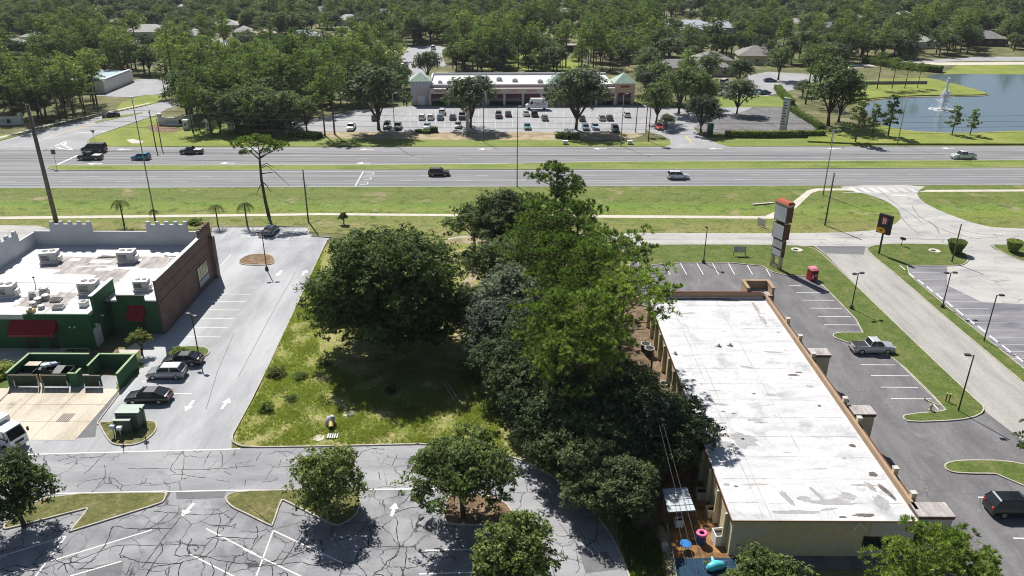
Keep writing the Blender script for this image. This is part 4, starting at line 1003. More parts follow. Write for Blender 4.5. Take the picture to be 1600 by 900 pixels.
for (pts) in ([(1245, 862), (1262, 845), (1275, 838), (1290, 835)], [(1287, 862), (1300, 852), (1316, 845)], [(1322, 820), (1328, 826), (1326, 832)], [(1360, 830), (1378, 827), (1384, 830)]):
    P3 = []
    for (px, py) in pts:
        d = ray(px, py); t = by0 / d[1]; P3.append((d[0] * t, CAM_H + d[2] * t))
    mb = MB()
    for (x0, z0), (x1, z1) in zip(P3[:-1], P3[1:]):
        mb.add([(x0, by0 - .012, z0 - .16), (x1, by0 - .012, z1 - .16), (x1, by0 - .012, z1 + .16), (x0, by0 - .012, z0 + .16)], [(0, 1, 2, 3)])
    mb.build('paint_patch', M['palewall'], Q)
fl2 = empty('wall_floodlight', (29.3, by0, 3.5), 0, 'pair of thin white floodlight arms splayed on the cream front wall', 'light')
for s in (-1, 1): MB().tube([(0, -.08, .25), (s * .55, -.45, -.25)], .05, 6).build('lamp_arm', M['whiteplastic'], fl2)

# ------------------------------------------------------------------ the strip mall across the highway
mA, mB = G(643, 164), G(990, 162.5)
mang = math.atan2(mB.y - mA.y, mB.x - mA.x)
ML = (mB - mA).length
MAL = empty('strip_mall', mA, mang, 'long pink and mauve strip mall with white roof and green hipped towers', 'building')
MB().box(6, .5, 0, ML - 6.2, 21, 5.7).build('wall', M['mauve'], MAL)
MB().box(6.2, 1.2, 5.7, ML - 6.4, 20.7, 5.9).build('roof', M['pub_roof'], MAL)
MB().box(6, .3, 5.5, ML - 6.2, 1.2, 6.25).build('front_parapet', M['mauve'], MAL)
MB().box(6, 20.7, 5.5, ML - 6.2, 21.2, 6.6).build('rear_parapet', M['offwhite'], MAL)
MB().box(5.7, 1.2, 5.5, 6.2, 21.2, 6.6).build('side_parapet', M['offwhite'], MAL)
def hip(x0, x1, y0, y1, z0, zt, name='tower_roof', parent=None, m=None, ov=.5):
    xc, yc = (x0 + x1) / 2, (y0 + y1) / 2
    x0 -= ov; x1 += ov; y0 -= ov; y1 += ov
    rx = max(0, ((x1 - x0) - (y1 - y0)) / 2); ry = max(0, ((y1 - y0) - (x1 - x0)) / 2)
    vs = [(x0, y0, z0), (x1, y0, z0), (x1, y1, z0), (x0, y1, z0), (xc - rx, yc - ry, zt), (xc + rx, yc - ry if rx == 0 else yc, zt), (xc + rx, yc + ry, zt), (xc - rx, yc + ry, zt)]
    if rx > 0:
        vs = vs[:4] + [(xc - rx, yc, zt), (xc + rx, yc, zt)]
        fs = [(0, 1, 5, 4), (1, 2, 5), (2, 3, 4, 5), (3, 0, 4), (0, 3, 2, 1)]
    elif ry > 0:
        vs = vs[:4] + [(xc, yc - ry, zt), (xc, yc + ry, zt)]
        fs = [(0, 1, 4), (1, 2, 5, 4), (2, 3, 5), (3, 0, 4, 5), (0, 3, 2, 1)]
    else:
        vs = vs[:4] + [(xc, yc, zt)]
        fs = [(0, 1, 4), (1, 2, 4), (2, 3, 4), (3, 0, 4), (0, 3, 2, 1)]
    return MB().add(vs, fs).build(name, m or M['verdigris'], parent)
t1 = MB().box(0, -.4, 0, 6, 6, 7.4).build('tower', M['mauve'], MAL); hip(0, 6, -.4, 6, 7.4, 9.7, parent=t1)
MB().box(.5, -.5, 5.9, 5.5, -.401, 7.1).build('clerestory', M['offwhite'], t1)
for k in range(5): MB().box(.6 + k * 1.0, -.56, 6.0, 1.4 + k * 1.0, -.501, 7.0).build('pane', M['bluewall'], t1)
MB().box(1.6, -.5, 0, 4.6, -.401, 3.2).build('arch_opening', M['peach'], t1); MB().box(2.2, -.54, 0, 4.4, -.501, 2.8).build('pale_panel', M['offwhite'], t1)  # off-white panel set over the peach arch opening
t2 = MB().box(ML - 6.4, -.6, 0, ML, 6.5, 6.6).build('tower', M['peach'], MAL); hip(ML - 6.4, ML, -.6, 6.5, 6.6, 9.3, parent=t2)
MB().box(ML - 5.2, -.7, .1, ML - 1.2, -.601, 3.6).build('entrance', M['maroon'], t2)
for k in range(4): MB().box(ML - 5.0 + k, -.76, .2, ML - 4.2 + k, -.701, 2.4).build('pane', M['glass'], t2)
MB().box(ML - 4.6, -.7, 5.3, ML - 1.8, -.601, 5.9).build('shop_sign', plain('dark_red_sign', (.20, .03, .03), .5), t2)
for xx in (ML * .30, ML * .66):
    t3 = MB().box(xx - 3.4, -.5, 0, xx + 3.4, 5, 6.5).build('tower', M['pink'], MAL); hip(xx - 3.4, xx + 3.4, -.5, 5, 6.5, 9.0, parent=t3)
nb = 10
for k in range(nb + 1):
    x = 6 + (ML - 12.4) * k / nb
    MB().box(x - .35, -1.6, 0, x + .35, -.9, 3.7).build('column', M['pink'], MAL)
signc = [(.08, .06, .10), (.10, .08, .12), (.75, .75, .78), (.25, .25, .28), (.75, .22, .06), (.25, .22, .45), (.2, .2, .2), (.6, .6, .6), (.12, .05, .06), (.12, .05, .06)]
MB().box(6, -1.6, 3.7, ML - 6.4, .3, 5.3).build('arcade_fascia', M['pink'], MAL)
for k in range(nb):
    x0, x1 = 6 + (ML - 12.4) * k / nb + .5, 6 + (ML - 12.4) * (k + 1) / nb - .5
    MB().box(x0, -.2, .2, x1, .49, 3.1).build('shop_window', M['glass'], MAL)
    MB().add([(x0, -1.62, 3.7), (x1, -1.62, 3.7), (x1, -2.4, 2.5), (x0, -2.4, 2.5)], [(0, 3, 2, 1)]).build('shop_awning', M['maroon'], MAL)
    sb = MB().box(x0 + .5, -1.7, 3.95, x1 - .5, -1.601, 5.05).build('sign_panel', M['peach'] if k % 2 else M['pink'], MAL)
    n = 7
    sc_ = plain('sign_letters', signc[k], .6)
    for q in range(n):
        w = (x1 - x0 - 2.0) / n
        MB().box(x0 + 1.0 + q * w, -1.74, 4.3, x0 + 1.0 + q * w + w * .62, -1.701, 4.75).build('sign_letter', sc_, sb)
for x, y, s in ((14, 6, 1), (19, 4, 1), (12, 4.5, .8), (28, 9, 1.1), (33, 7, 1), (41, 5, 1), (50, 8, 1), (60, 9, 1.1), (24, 12, 1), (46, 14, .8), (9, 5, .8)):
    pw = mA + Vector((x * math.cos(mang) - y * math.sin(mang), x * math.sin(mang) + y * math.cos(mang), 5.9))
    t = empty('mall_roof_unit', pw, mang, 'small grey air unit on the white strip mall roof', 'air conditioner', 'air units on the strip mall roof')
    MB().cbox(0, 0, 0, 1.7 * s, 1.5 * s, .9 * s).build('casing', M['greymetal'], t); MB().cyl(0, 0, .9 * s, 1.0 * s, .5 * s, 10).build('fan', M['fan'], t)

# ------------------------------------------------------------------ houses and low buildings among the trees
def house(px, py, w, d, h, rh, roofm, wallm, label, rz=0.0, name='house', nwin=3, cat='house'):
    b = G(px, py)
    t = empty(name, b, rz, label, cat)
    wl_ = MB().box(-w / 2, 0, 0, w / 2, d, h).build('wall', wallm, t)
    hip(-w / 2, w / 2, 0, d, h, h + rh, 'roof', t, roofm, .7)
    for k in range(nwin):
        x = -w / 2 + w * (k + .5) / nwin
        f = MB().box(x - .8, -.05, 1.0, x + .8, -.001, 2.3).build('window', M['offwhite'], t)
        MB().box(x - .7, -.08, 1.1, x + .7, -.051, 2.2).build('pane', M['glass'], f)
    return t
house(228, 60, 21, 14, 3.2, 3.2, M['pale_shingle'], M['offwhite'], 'grey hipped house left of the trees with white porch', .1)
house(352, 49, 14, 12, 3.2, 3, M['pale_shingle'], M['offwhite'], 'pale gabled house behind the big dark oak at upper left', .2)
house(376, 60, 9, 9, 3, 3, M['pale_shingle'], M['bluewall'], 'small grey pointed-roof house with blue wall at upper left', -.2)
house(395, 22, 26, 14, 3.2, 3, M['pale_shingle'], M['offwhite'], 'far grey-roofed house near the top edge at upper left')
house(408, 63, 11, 9, 3, 2.4, M['tan_shingle'], M['offwhite'], 'tan-roofed house beside the lane at upper left')
house(474, 68, 15, 9, 3.4, 2.6, M['bluegrey_roof'], M['bluewall'], 'pale blue house above the lane and bright lawn', 0.05)
house(246, 40, 18, 10, 3, 3, M['pale_shingle'], M['offwhite'], 'pale-roofed house directly behind the grey hipped house')
house(15, 46, 16, 10, 3, 2.6, M['pale_shingle'], M['offwhite'], 'light-roofed house at the far left edge among oaks')
house(1086, 58, 32, 22, 3.8, 4, M['bluegrey_roof'], M['offwhite'], 'wide blue-grey roofed hall behind the trees, upper right of the mall', .1, 'hall', 5, 'building')
house(1125, 53, 15, 12, 3.5, 3, M['bluegrey_roof'], M['bluewall'], 'blue-grey gabled wing right of the wide hall', -.3)
house(958, 62, 10, 10, 3.5, 2.5, M['bluegrey_roof'], M['offwhite'], 'small pale roof showing above the trees behind the mall')
house(1082, 119, 30, 12, 3.2, 2.4, M['shingle'], M['cream'], 'long grey shingle office beside the mall, twin small gables', .03, 'office', 5, 'building')
house(1118, 107, 14, 12, 3.2, 3, M['shingle'], M['cream'], 'grey hipped office roof directly behind the long shingle office', .1, 'office', 3, 'building')
house(1182, 101, 15, 14, 3.6, 3.4, M['shingle'], M['cream'], 'grey hipped clinic above the small car park', -.1, 'office', 3, 'building')
house(1330, 37, 18, 12, 3.2, 3, M['shingle'], M['cream'], 'dim brown-grey house deep in the wood at upper right')
house(1364, 68, 13, 10, 3.2, 2.6, M['pale_shingle'], M['offwhite'], 'pale roof beneath the oaks above the pond')
house(1545, 72, 15, 12, 3.6, 3.2, M['shingle'], M['maroon'], 'dark house with grey-brown roof beyond the pond street', -.15)
house(1348, 14, 16, 12, 3, 3, M['tan_shingle'], M['offwhite'], 'tan house near the top edge right of centre')
far_h = [(100, 52, 0), (140, 58, 1), (60, 68, 0), (300, 66, 0), (540, 40, 0), (600, 30, 1), (150, 30, 0), (280, 22, 0), (60, 28, 1), (880, 26, 0), (1180, 30, 1), (1240, 46, 0), (1290, 52, 1), (1420, 34, 0), (1470, 60, 1), (1580, 40, 0), (1440, 76, 0), (500, 26, 1), (20, 84, 0), (330, 84, 0)]
for x, y, k in far_h:
    side = 'left of the mall' if x < 640 else 'right of the mall'
    o = house(x, y, 15 + (x % 5), 11, 3.2, 2.8, M[('pale_shingle', 'shingle')[k]], M['offwhite'], '%s house roof glimpsed deep in the trees, %s' % (('pale', 'grey')[k], side), (x % 7 - 3) * .12, nwin=2)
    o['group'] = '%s house roofs in the trees, %s' % (('pale', 'grey')[k], side)
# low white commercial building at left and dark screen behind the mall
cb = empty('white_store', G(70, 146), .04, 'low white flat-roofed store behind the pines at left', 'building')
MB().box(-38, 0, 0, 20, 24, 3.9).build('wall', M['offwhite'], cb); MB().box(-37.6, .4, 3.9, 19.6, 23.6, 4.0).build('roof', M['bluewall'], cb); MB().box(-38.2, -.3, 3.2, 20.2, -.001, 4.3).build('fascia', M['offwhite'], cb); MB().box(19.0, 2, 4.0, 19.9, 23, 4.4).build('parapet', M['offwhite'], cb)
for k in range(7): MB().box(-35 + k * 7.6, -.1, .4, -30.5 + k * 7.6, -.002, 3.0).build('window', M['glass'], cb)
sc2 = empty('screened_fence', G(862, 82), 0, 'dark green screened fence behind the mall with pale sheds', 'fence')
for k in range(9): MB().box(-16.5 + k * 3.7, 0, 0, -13 + k * 3.7, .1, 3.2).build('screen_panel', plain('dark_screen', (.02, .04, .03), .9), sc2)
for k in range(10): MB().cyl(-16.6 + k * 3.7, .05, 0, 3.4, .06, 6).build('post', M['dark'], sc2)
for x, lb in ((875, 'left'), (895, 'right')):
    p = G(x, 79); t = empty('shed', p, 0, 'small pale-roofed shed in front of the dark screened fence, the %s one' % lb, 'shed', 'sheds by the screened fence')
    MB().box(-2.6, -1.5, 0, 2.6, 1.5, 2.3).build('wall', M['maroon'], t); MB().add([(-2.9, -1.8, 2.3), (2.9, -1.8, 2.3), (2.9, 1.8, 2.3), (-2.9, 1.8, 2.3), (-2.9, 0, 3.2), (2.9, 0, 3.2)], [(0, 1, 5, 4), (2, 3, 4, 5), (1, 2, 5), (3, 0, 4)]).build('roof', M['pink'], t)
# estate entrance walls either side of the side street
def entrywall(px, py, span, label, flip=1):
    b = G(px, py)
    t = empty('entrance_wall', b, 0, label, 'wall')
    rows = []
    n = 14
    for k in range(n + 1):
        a = -.9 + 1.8 * k / n
        x, y = span * math.sin(a) * .62, -flip * (math.cos(a) - 1) * span * .45
        rows.append((x, y))
    w = MB()
    for (x0, y0), (x1, y1) in zip(rows[:-1], rows[1:]):
        w.add([(x0, y0, 0), (x1, y1, 0), (x1, y1, 2.2), (x0, y0, 2.2), (x0, y0 + .3, 0), (x1, y1 + .3, 0), (x1, y1 + .3, 2.2), (x0, y0 + .3, 2.2)], [(0, 1, 2, 3), (3, 2, 6, 7), (4, 7, 6, 5)])
    w.build('wall', M['offwhite'], t)
    c = MB()
    for (x0, y0), (x1, y1) in zip(rows[:-1], rows[1:]): c.add([(x0, y0 - .08, 2.2), (x1, y1 - .08, 2.2), (x1, y1 + .38, 2.2), (x0, y0 + .38, 2.2), (x0, y0 - .08, 2.4), (x1, y1 - .08, 2.4), (x1, y1 + .38, 2.4), (x0, y0 + .38, 2.4)], [(0, 1, 5, 4), (4, 5, 6, 7), (2, 3, 7, 6)])
    c.build('coping', M['coping'], t)
    for s in (-1, 1):
        x, y = rows[0] if s < 0 else rows[-1]
        p = MB().cbox(x, y + .15, 0, .9, .9, 2.9).build('pillar', M['offwhite'], t); MB().cbox(x, y + .15, 2.9, 1.1, 1.1, .2).build('cap', M['coping'], p)
    x, y = rows[n // 2]
    MB().box(x - 2.2, y - .06, .8, x + 1.0, y - .001, 1.5).build('name_plaque', M['bluewall'], t)
    MB().box(x + 1.5, y - .05, .6, x + 2.4, y - .001, 1.7).build('emblem', M['dark'], t)
    return t
entrywall(272, 197, 9, 'curved white entrance wall under the trees right of the side street')
entrywall(4, 196, 9, 'curved white and blue entrance wall at the left edge, left of the side street')
for x, lb in ((292, 'first'), (327, 'second'), (361, 'third')):
    p = G(x, 202); t = empty('gate_pillar', p, 0, 'white square pillar in the tree shade, %s right of the curved wall' % lb, 'pillar', 'white pillars in the shade')
    MB().cbox(0, 0, 0, 1.3, 1.3, 2.4).build('shaft', M['offwhite'], t); MB().cbox(0, 0, 2.4, 1.6, 1.6, .25).build('cap', M['offwhite'], t); MB().cbox(0, -.66, 1.2, .5, .03, .5).build('niche', M['dark'], t)
# pond retaining wall
rw = MB()
a, b = G(1325, 134), G(1448, 133)
MB().add([(a.x, a.y, .1), (b.x, b.y, .1), (b.x, b.y + .5, .1), (a.x, a.y + .5, .1), (a.x, a.y, 1.5), (b.x, b.y, 1.5), (b.x, b.y + .5, 1.5), (a.x, a.y + .5, 1.5)], [(0, 1, 5, 4), (4, 5, 6, 7), (1, 2, 6, 5), (2, 3, 7, 6), (3, 0, 4, 7)]).build('retaining_wall', M['shingle'])
tag(bpy.data.objects['retaining_wall'], 'low grey retaining wall across the lawn left of the pond', 'wall')
# ------------------------------------------------------------------ trees
M['bark'] = ground('bark', [(.3, (.045, .035, .028)), (.7, (.11, .09, .075))], 2.0, (9, .3))
M['pine_bark'] = ground('pine_bark', [(.3, (.07, .05, .04)), (.7, (.16, .12, .10))], 2.0, (9, .3))
M['dead_wood'] = ground('dead_wood', [(.3, (.12, .10, .09)), (.7, (.24, .21, .19))], 2.0, (9, .3))
M['oak_leaf'] = leafmat('oak_leaves', (.028, .048, .016), (.190, .250, .078), .34)
M['dark_leaf'] = leafmat('live_oak_leaves', (.024, .040, .018), (.150, .195, .088), .32)
M['silver_leaf'] = leafmat('silvery_oak_leaves', (.034, .048, .032), (.195, .230, .165), .30)
M['pine_leaf'] = leafmat('pine_needles', (.055, .090, .022), (.310, .375, .115), .42, .03)
M['pine_leaf2'] = leafmat('deep_pine_needles', (.046, .078, .024), (.250, .315, .108), .40, .03)
M['far_oak_leaf'] = leafmat('woodland_leaves', (.034, .054, .026), (.245, .290, .145), .38, .06)
M['far_pine_leaf'] = leafmat('woodland_needles', (.044, .074, .026), (.290, .350, .135), .42, .05)
M['grey_leaf'] = leafmat('grey_green_leaves', (.032, .046, .030), (.220, .250, .165), .34)
M['shrub_leaf'] = leafmat('shrub_leaves', (.06, .10, .02), (.26, .34, .07), .35)
M['palm_leaf'] = leafmat('palm_fronds', (.09, .11, .03), (.26, .28, .09), .42)

def set_tint(me, tint):
    at = me.attributes.new('tint', 'FLOAT', 'FACE')
    at.data.foreach_set('value', np.asarray(tint, dtype=np.float32))
def card_mesh(name, cen, nrm, size, aspect=.62, seed=0, tint=None):
    rng = np.random.default_rng(seed)
    n = len(cen)
    nrm = nrm / np.maximum(np.linalg.norm(nrm, axis=1, keepdims=True), 1e-6)
    rv = rng.normal(size=(n, 3))
    t = np.cross(nrm, rv)
    t /= np.maximum(np.linalg.norm(t, axis=1, keepdims=True), 1e-6)
    b = np.cross(nrm, t)
    sz = (size * rng.uniform(.65, 1.3, n))[:, None]
    fold = nrm * sz * rng.uniform(-.25, .25, n)[:, None]
    v = np.stack([cen - t * sz, cen - b * sz * aspect + fold, cen + t * sz, cen + b * sz * aspect + fold], 1).reshape(-1, 3)
    me = bpy.data.meshes.new(name)
    me.vertices.add(4 * n)
    me.vertices.foreach_set('co', v.astype(np.float32).ravel())
    me.loops.add(4 * n)
    me.loops.foreach_set('vertex_index', np.arange(4 * n, dtype=np.int32))
    me.polygons.add(n)
    me.polygons.foreach_set('loop_start', np.arange(0, 4 * n, 4, dtype=np.int32))
    me.update(calc_edges=True)
    set_tint(me, rng.uniform(0, 1, n) if tint is None else tint)
    return me
def needle_mesh(name, cen, out, length, width, per, seed):
    """tufts: each centre carries `per` long thin needles-bundles fanning round the outward direction"""
    rng = np.random.default_rng(seed)
    n = len(cen)
    out = out / np.maximum(np.linalg.norm(out, axis=1, keepdims=True), 1e-6)
    c = np.repeat(cen, per, 0)
    o = np.repeat(out, per, 0)
    d = o * .9 + rng.normal(size=(n * per, 3)) * .5
    d /= np.linalg.norm(d, axis=1, keepdims=True)
    s = np.cross(d, rng.normal(size=d.shape))
    s /= np.linalg.norm(s, axis=1, keepdims=True)
    L = (length * rng.uniform(.7, 1.25, n * per))[:, None]
    v = np.stack([c - s * width * .35, c + d * L * .55 - s * width, c + d * L, c + d * L * .55 + s * width], 1).reshape(-1, 3)
    m = n * per
    me = bpy.data.meshes.new(name)
    me.vertices.add(4 * m)
    me.vertices.foreach_set('co', v.astype(np.float32).ravel())
    me.loops.add(4 * m)
    me.loops.foreach_set('vertex_index', np.arange(4 * m, dtype=np.int32))
    me.polygons.add(m)
    me.polygons.foreach_set('loop_start', np.arange(0, 4 * m, 4, dtype=np.int32))
    me.update(calc_edges=True)
    set_tint(me, np.repeat(rng.uniform(0, 1, n) ** 1.2, per))
    return me
def unit(rng, n, zmin=-1.0):
    d = rng.normal(size=(int(n * 4) + 8, 3))
    d /= np.linalg.norm(d, axis=1, keepdims=True)
    d = d[d[:, 2] > zmin][:n]
    return d
def oak(name, seed, h, r, leaf=.2, dens=1.0, base_frac=.32, lobes=9, mat='oak_leaf', trunk=True, asp=.5, vstem=False, sub=11, tr=None, low=False):
    """crown of lobes, each lobe made of leafy clumps; limbs reach the lobes"""
    rng = np.random.default_rng(seed)
    zc = h * (base_frac + (1 - base_frac) * .45)
    rz = h * (1 - base_frac) * .55
    lob = []
    for k in range(lobes):
        a = 2 * math.pi * (k * .618 + rng.uniform(-.05, .05))
        e = ([-.55, -.12, .25, .6, .95, -.4] if low else [-.12, .25, .6, .95])[k % (6 if low else 4)] + rng.uniform(-.18, .18)
        f = rng.uniform(.52, .72)
        lob.append((r * f * math.cos(a) * math.cos(e), r * f * math.sin(a) * math.cos(e), zc + rz * f * 1.05 * math.sin(e)))
    lob.append((0, 0, zc + rz * .45))
    cl, cr_ = [], []
    for l in lob:
        for d in unit(rng, sub, -.55):
            q = rng.uniform(.25, .46) * r
            cl.append((l[0] + d[0] * q, l[1] + d[1] * q, l[2] + d[2] * q * rz / r * 1.0))
            cr_.append(r * rng.uniform(.13, .23))
    cl, cr_ = np.array(cl), np.array(cr_)
    per = int(max(8, 1.25 * dens * (r * .18) ** 2 * 12 / (leaf * leaf * 4 * asp)))
    cen, nrm, tnt = [], [], []
    nl = 8
    ns = max(3, int(per / nl * .8))
    for c, q in zip(cl, cr_):
        d = unit(rng, ns, -.6)
        k = len(d)
        sp = c + d * (q * rng.uniform(.7, 1.12, k))[:, None] * np.array([1, 1, .74])
        tl = rng.uniform(0, 1, k)
        sp, d2 = np.repeat(sp, nl, 0), np.repeat(d, nl, 0)
        cen.append(sp + rng.normal(size=sp.shape) * leaf * np.array([1.0, 1.0, .55]))
        nrm.append(d2 * .5 + rng.normal(size=sp.shape) * .38 + np.array([0, 0, .55]))
        tnt.append(np.repeat(tl, nl))
    me = card_mesh('crown', np.concatenate(cen), np.concatenate(nrm), leaf, asp, seed, np.concatenate(tnt))
    tm = MB()
    t0 = tr or max(.12, h * .028)
    fork = (rng.uniform(-.2, .2), rng.uniform(-.2, .2), h * base_frac * .9)
    tm.tube([(0, 0, -.1), (fork[0] * .5, fork[1] * .5, fork[2] * .5), fork], [t0 * 1.25, t0 * .95, t0 * .85], 7)
    for l in lob:
        mid = (fork[0] + (l[0] - fork[0]) * .45 + rng.uniform(-.1, .1) * r * .4, fork[1] + (l[1] - fork[1]) * .45 + rng.uniform(-.1, .1) * r * .4, fork[2] + (l[2] - fork[2]) * .55 + rng.uniform(0, .08) * h)
        tm.tube([fork, mid, l], [t0 * .62, t0 * .38, t0 * .14], 5)
        for _ in range(2):
            e = np.array(l) + unit(rng, 1)[0] * r * .3
            tm.tube([mid, tuple((np.array(mid) + e) / 2 + rng.uniform(-.2, .2, 3)), tuple(e)], [t0 * .3, t0 * .18, t0 * .06], 4)
    return me, tm.mesh('trunk', True)
def pine(name, seed, h, r, crown=.45, nbr=26, tuft=.45, per=8, needles=True, leaf=.5, bare=0, dens=1.0, flat=False):
    rng = np.random.default_rng(seed)
    tm = MB()
    t0 = max(.13, h * .013)
    lean = rng.uniform(-.03, .03, 2) * h
    def axis(z):
        f = z / h
        return np.array([lean[0] * f * f, lean[1] * f * f, z])
    tm.tube([tuple(axis(z)) for z in (0, h * .3, h * .6, h * .82, h * .97)], [t0 * 1.25, t0, t0 * .75, t0 * .45, t0 * .12], 7)
    cen, out = [], []
    for k in range(nbr):
        f = (k + rng.uniform(0, .6)) / nbr
        z = h * (1 - crown) + h * crown * f * .97
        prof = (math.sin(math.pi * min(1, (.18 + .82 * f)) ** .8) ** .6 if not flat else (.55 + .45 * math.sin(math.pi * f)))
        L = r * max(.22, prof) * rng.uniform(.65, 1.12)
        a = k * 2.39996 + rng.uniform(-.4, .4)
        rise = rng.uniform(.05, .5) * L
        p0 = axis(z)
        p2 = p0 + np.array([math.cos(a) * L, math.sin(a) * L, rise])
        p1 = p0 + np.array([math.cos(a) * L * .5, math.sin(a) * L * .5, rise * .25 + rng.uniform(-.1, .15) * L])
        tm.tube([tuple(p0), tuple(p1), tuple(p2)], [t0 * .34, t0 * .22, t0 * .07], 4)
        nc = max(2, int(2.3 * L / r * 2.2))
        for q in range(nc):
            s = .38 + .62 * (q + rng.uniform(0, 1)) / nc
            c = p0 * (1 - s) ** 2 + 2 * p1 * s * (1 - s) + p2 * s * s
            c = c + rng.normal(size=3) * np.array([.13, .13, .05]) * r
            R_ = r * rng.uniform(.13, .22)
            m = int((8 if needles else 15) * dens)
            d = unit(rng, m, -.2)
            cen.append(c + d * R_ * rng.uniform(.75, 1, len(d))[:, None] * np.array([1, 1, .6]))
            out.append(d * .6 + np.array([0, 0, .65]))
    # leader tuft
    d = unit(rng, 10, 0)
    cen.append(axis(h * .97) + d * r * .14); out.append(d * .5 + np.array([0, 0, .8]))
    for k in range(bare):
        z = h * (1 - crown) * rng.uniform(.45, .98)
        a = rng.uniform(0, 6.28)
        L = rng.uniform(.25, .7) * r
        p0 = axis(z)
        e = p0 + np.array([math.cos(a) * L, math.sin(a) * L, rng.uniform(-.25, .15) * L])
        tm.tube([tuple(p0), tuple((p0 + e) / 2 + np.array([0, 0, .12 * L])), tuple(e)], [t0 * .22, t0 * .15, t0 * .05], 4)
    cen, out = np.concatenate(cen), np.concatenate(out)
    if needles: me = needle_mesh('crown', cen, out, tuft, .042, int(per * 1.8), seed)
    else: me = card_mesh('crown', cen, out * .5 + rng.normal(size=out.shape) * .6, leaf, .5, seed)
    return me, tm.mesh('trunk', True)
def plant(name, pair, loc, label, cat, lm, bm_='bark', rz=0.0, s=1.0, group=None, sz=None):
    t = empty(name, loc, rz, label, cat, group)
    t.scale = (s, s, sz or s)
    c = link('crown', pair[0], M[lm], t)
    if pair[0].materials[0] != M[lm]:
        c.material_slots[0].link = 'OBJECT'
        c.material_slots[0].material = M[lm]
    k = link('trunk', pair[1], M[bm_], t)
    return t
def dist_base(px, py, h):                   # place of a tree of height h whose top is seen at that pixel
    p = G(px, py, h)
    return Vector((p.x, p.y, 0))

# --- car park oaks (front)
oakA = oak('oakA', 11, 6.8, 3.3, .15, .72, .2, 15, low=True)
oakB = oak('oakB', 12, 8.6, 4.8, .16, .6, .28, 16, low=True)
oakC = oak('oakC', 13, 7.2, 3.2, .15, .7, .2, 14, low=True)
plant('oak_tree', oakC, G(38, 822), 'small oak on the left car park island at the left edge', 'tree', 'oak_leaf', rz=.5, s=1.0)
plant('oak_tree', oakA, G(515, 800), 'round oak on the kerbed island left of the white up arrow', 'tree', 'oak_leaf', rz=1.5, s=1.02)
plant('oak_tree', oakB, G(724, 806), 'spreading oak with visible fork on the mulched island in the front car park', 'tree', 'oak_leaf', rz=2.0, s=.98)
plant('oak_tree', oakA, G(806, 925), 'dense oak at the bottom edge between ring road and car park', 'tree', 'oak_leaf', rz=4.0, s=1.05)
plant('oak_tree', oakC, G(1192, 985), 'oak crown peeking up at the bottom edge before the cream wall', 'tree', 'oak_leaf', rz=2.2, s=1.05)
# --- bottom right pine and the pine cut by the right edge
pineN = pine('pineN', 21, 9.0, 5.0, .7, 40, .40, 12, dens=1.9)
pn = dist_base(1486, 856, 8.4)
plant('pine_tree', pineN, pn, 'bushy bright pine at the bottom edge near the plaza building corner', 'tree', 'pine_leaf', 'pine_bark', .4, .95)
pineE = pine('pineE', 22, 11, 3.2, .55, 20, .4, 9, dens=1.1)
plant('pine_tree', pineE, G(1608, 752), 'slim pine cut off by the right edge beside the small lawn island', 'tree', 'pine_leaf2', 'pine_bark', 2.4, .62)
# --- the big oak and the grove
bigoak = oak('bigoak', 31, 15.0, 8.4, .21, .72, .03, 32, 'oak_leaf', sub=12, tr=.45, low=True)
plant('oak_tree', bigoak, G(610, 542), 'broad dark oak standing alone left of the grove in the vacant lot', 'tree', 'oak_leaf', rz=2.6, s=1.06, sz=1.04)
dk1 = oak('dk1', 32, 11, 5.2, .19, .75, .14, 18, low=True)
dk2 = oak('dk2', 33, 9.5, 4.9, .19, .75, .12, 17, low=True)
spot = [  # (variant, top px, top py, height, leaf, label, scale)
    (dk1, 790, 298, 11, 'dark_leaf', 'dark live oak at the back left of the grove, below the highway lamp'),
    (dk2, 790, 372, 10, 'dark_leaf', 'dark oak right of the sandy patch, upper middle of the grove'),
    (dk1, 800, 420, 11, 'silver_leaf', 'silvery oak in the middle of the grove left of the pines'),
    (dk2, 788, 468, 9.5, 'silver_leaf', 'silvery oak at the left flank of the grove facing the big oak'),
    (dk1, 822, 505, 10, 'dark_leaf', 'shaded oak under the pines in mid grove'),
    (dk2, 860, 570, 8.5, 'dark_leaf', 'low shaded oak at the foot of the front pines'),
    (dk1, 838, 545, 9.0, 'dark_leaf', 'oak edging the weedy clearing, front left of the grove'),
    (dk2, 1010, 610, 8.5, 'silver_leaf', 'dark drooping oak pressed against the plaza building wall'),
    (dk1, 1058, 628, 8.0, 'dark_leaf', 'oak overhanging the white roof edge by the wires'),
    (dk2, 960, 640, 8.0, 'dark_leaf', 'deep shaded oak before the bare pine trunks'),
    (dk1, 930, 690, 7.2, 'dark_leaf', 'frontmost dark oak of the grove above the ring road kerb'),
    (dk2, 855, 345, 9, 'dark_leaf', 'oak tucked beneath the rear pines of the grove'),
    (dk1, 890, 648, 7.5, 'dark_leaf', 'oak at the front edge of the grove right of the clearing'),
    (dk2, 872, 612, 8.0, 'dark_leaf', 'shaded oak behind the clearing right of the lying poles'),
    (dk2, 735, 452, 7.5, 'dark_leaf', 'dark oak filling the gap right of the big lone oak'),
    (dk1, 905, 590, 9.5, 'dark_leaf', 'tall shaded oak under the yellow-green pine'),
    (dk1, 985, 575, 9.5, 'dark_leaf', 'dark oak left of the plaza side wall windows'),
    (dk1, 975, 720, 6.8, 'dark_leaf', 'dark oak at the grove tip above the wooden stakes'),
]
for k, (v, x, y, h, lf, lb) in enumerate(spot):
    base_h = 11 if v is dk1 else 9.5
    plant('live_oak', v, dist_base(x, y, h), lb, 'tree', lf, rz=k * 1.3, s=h / base_h * 1.08, sz=h / base_h)
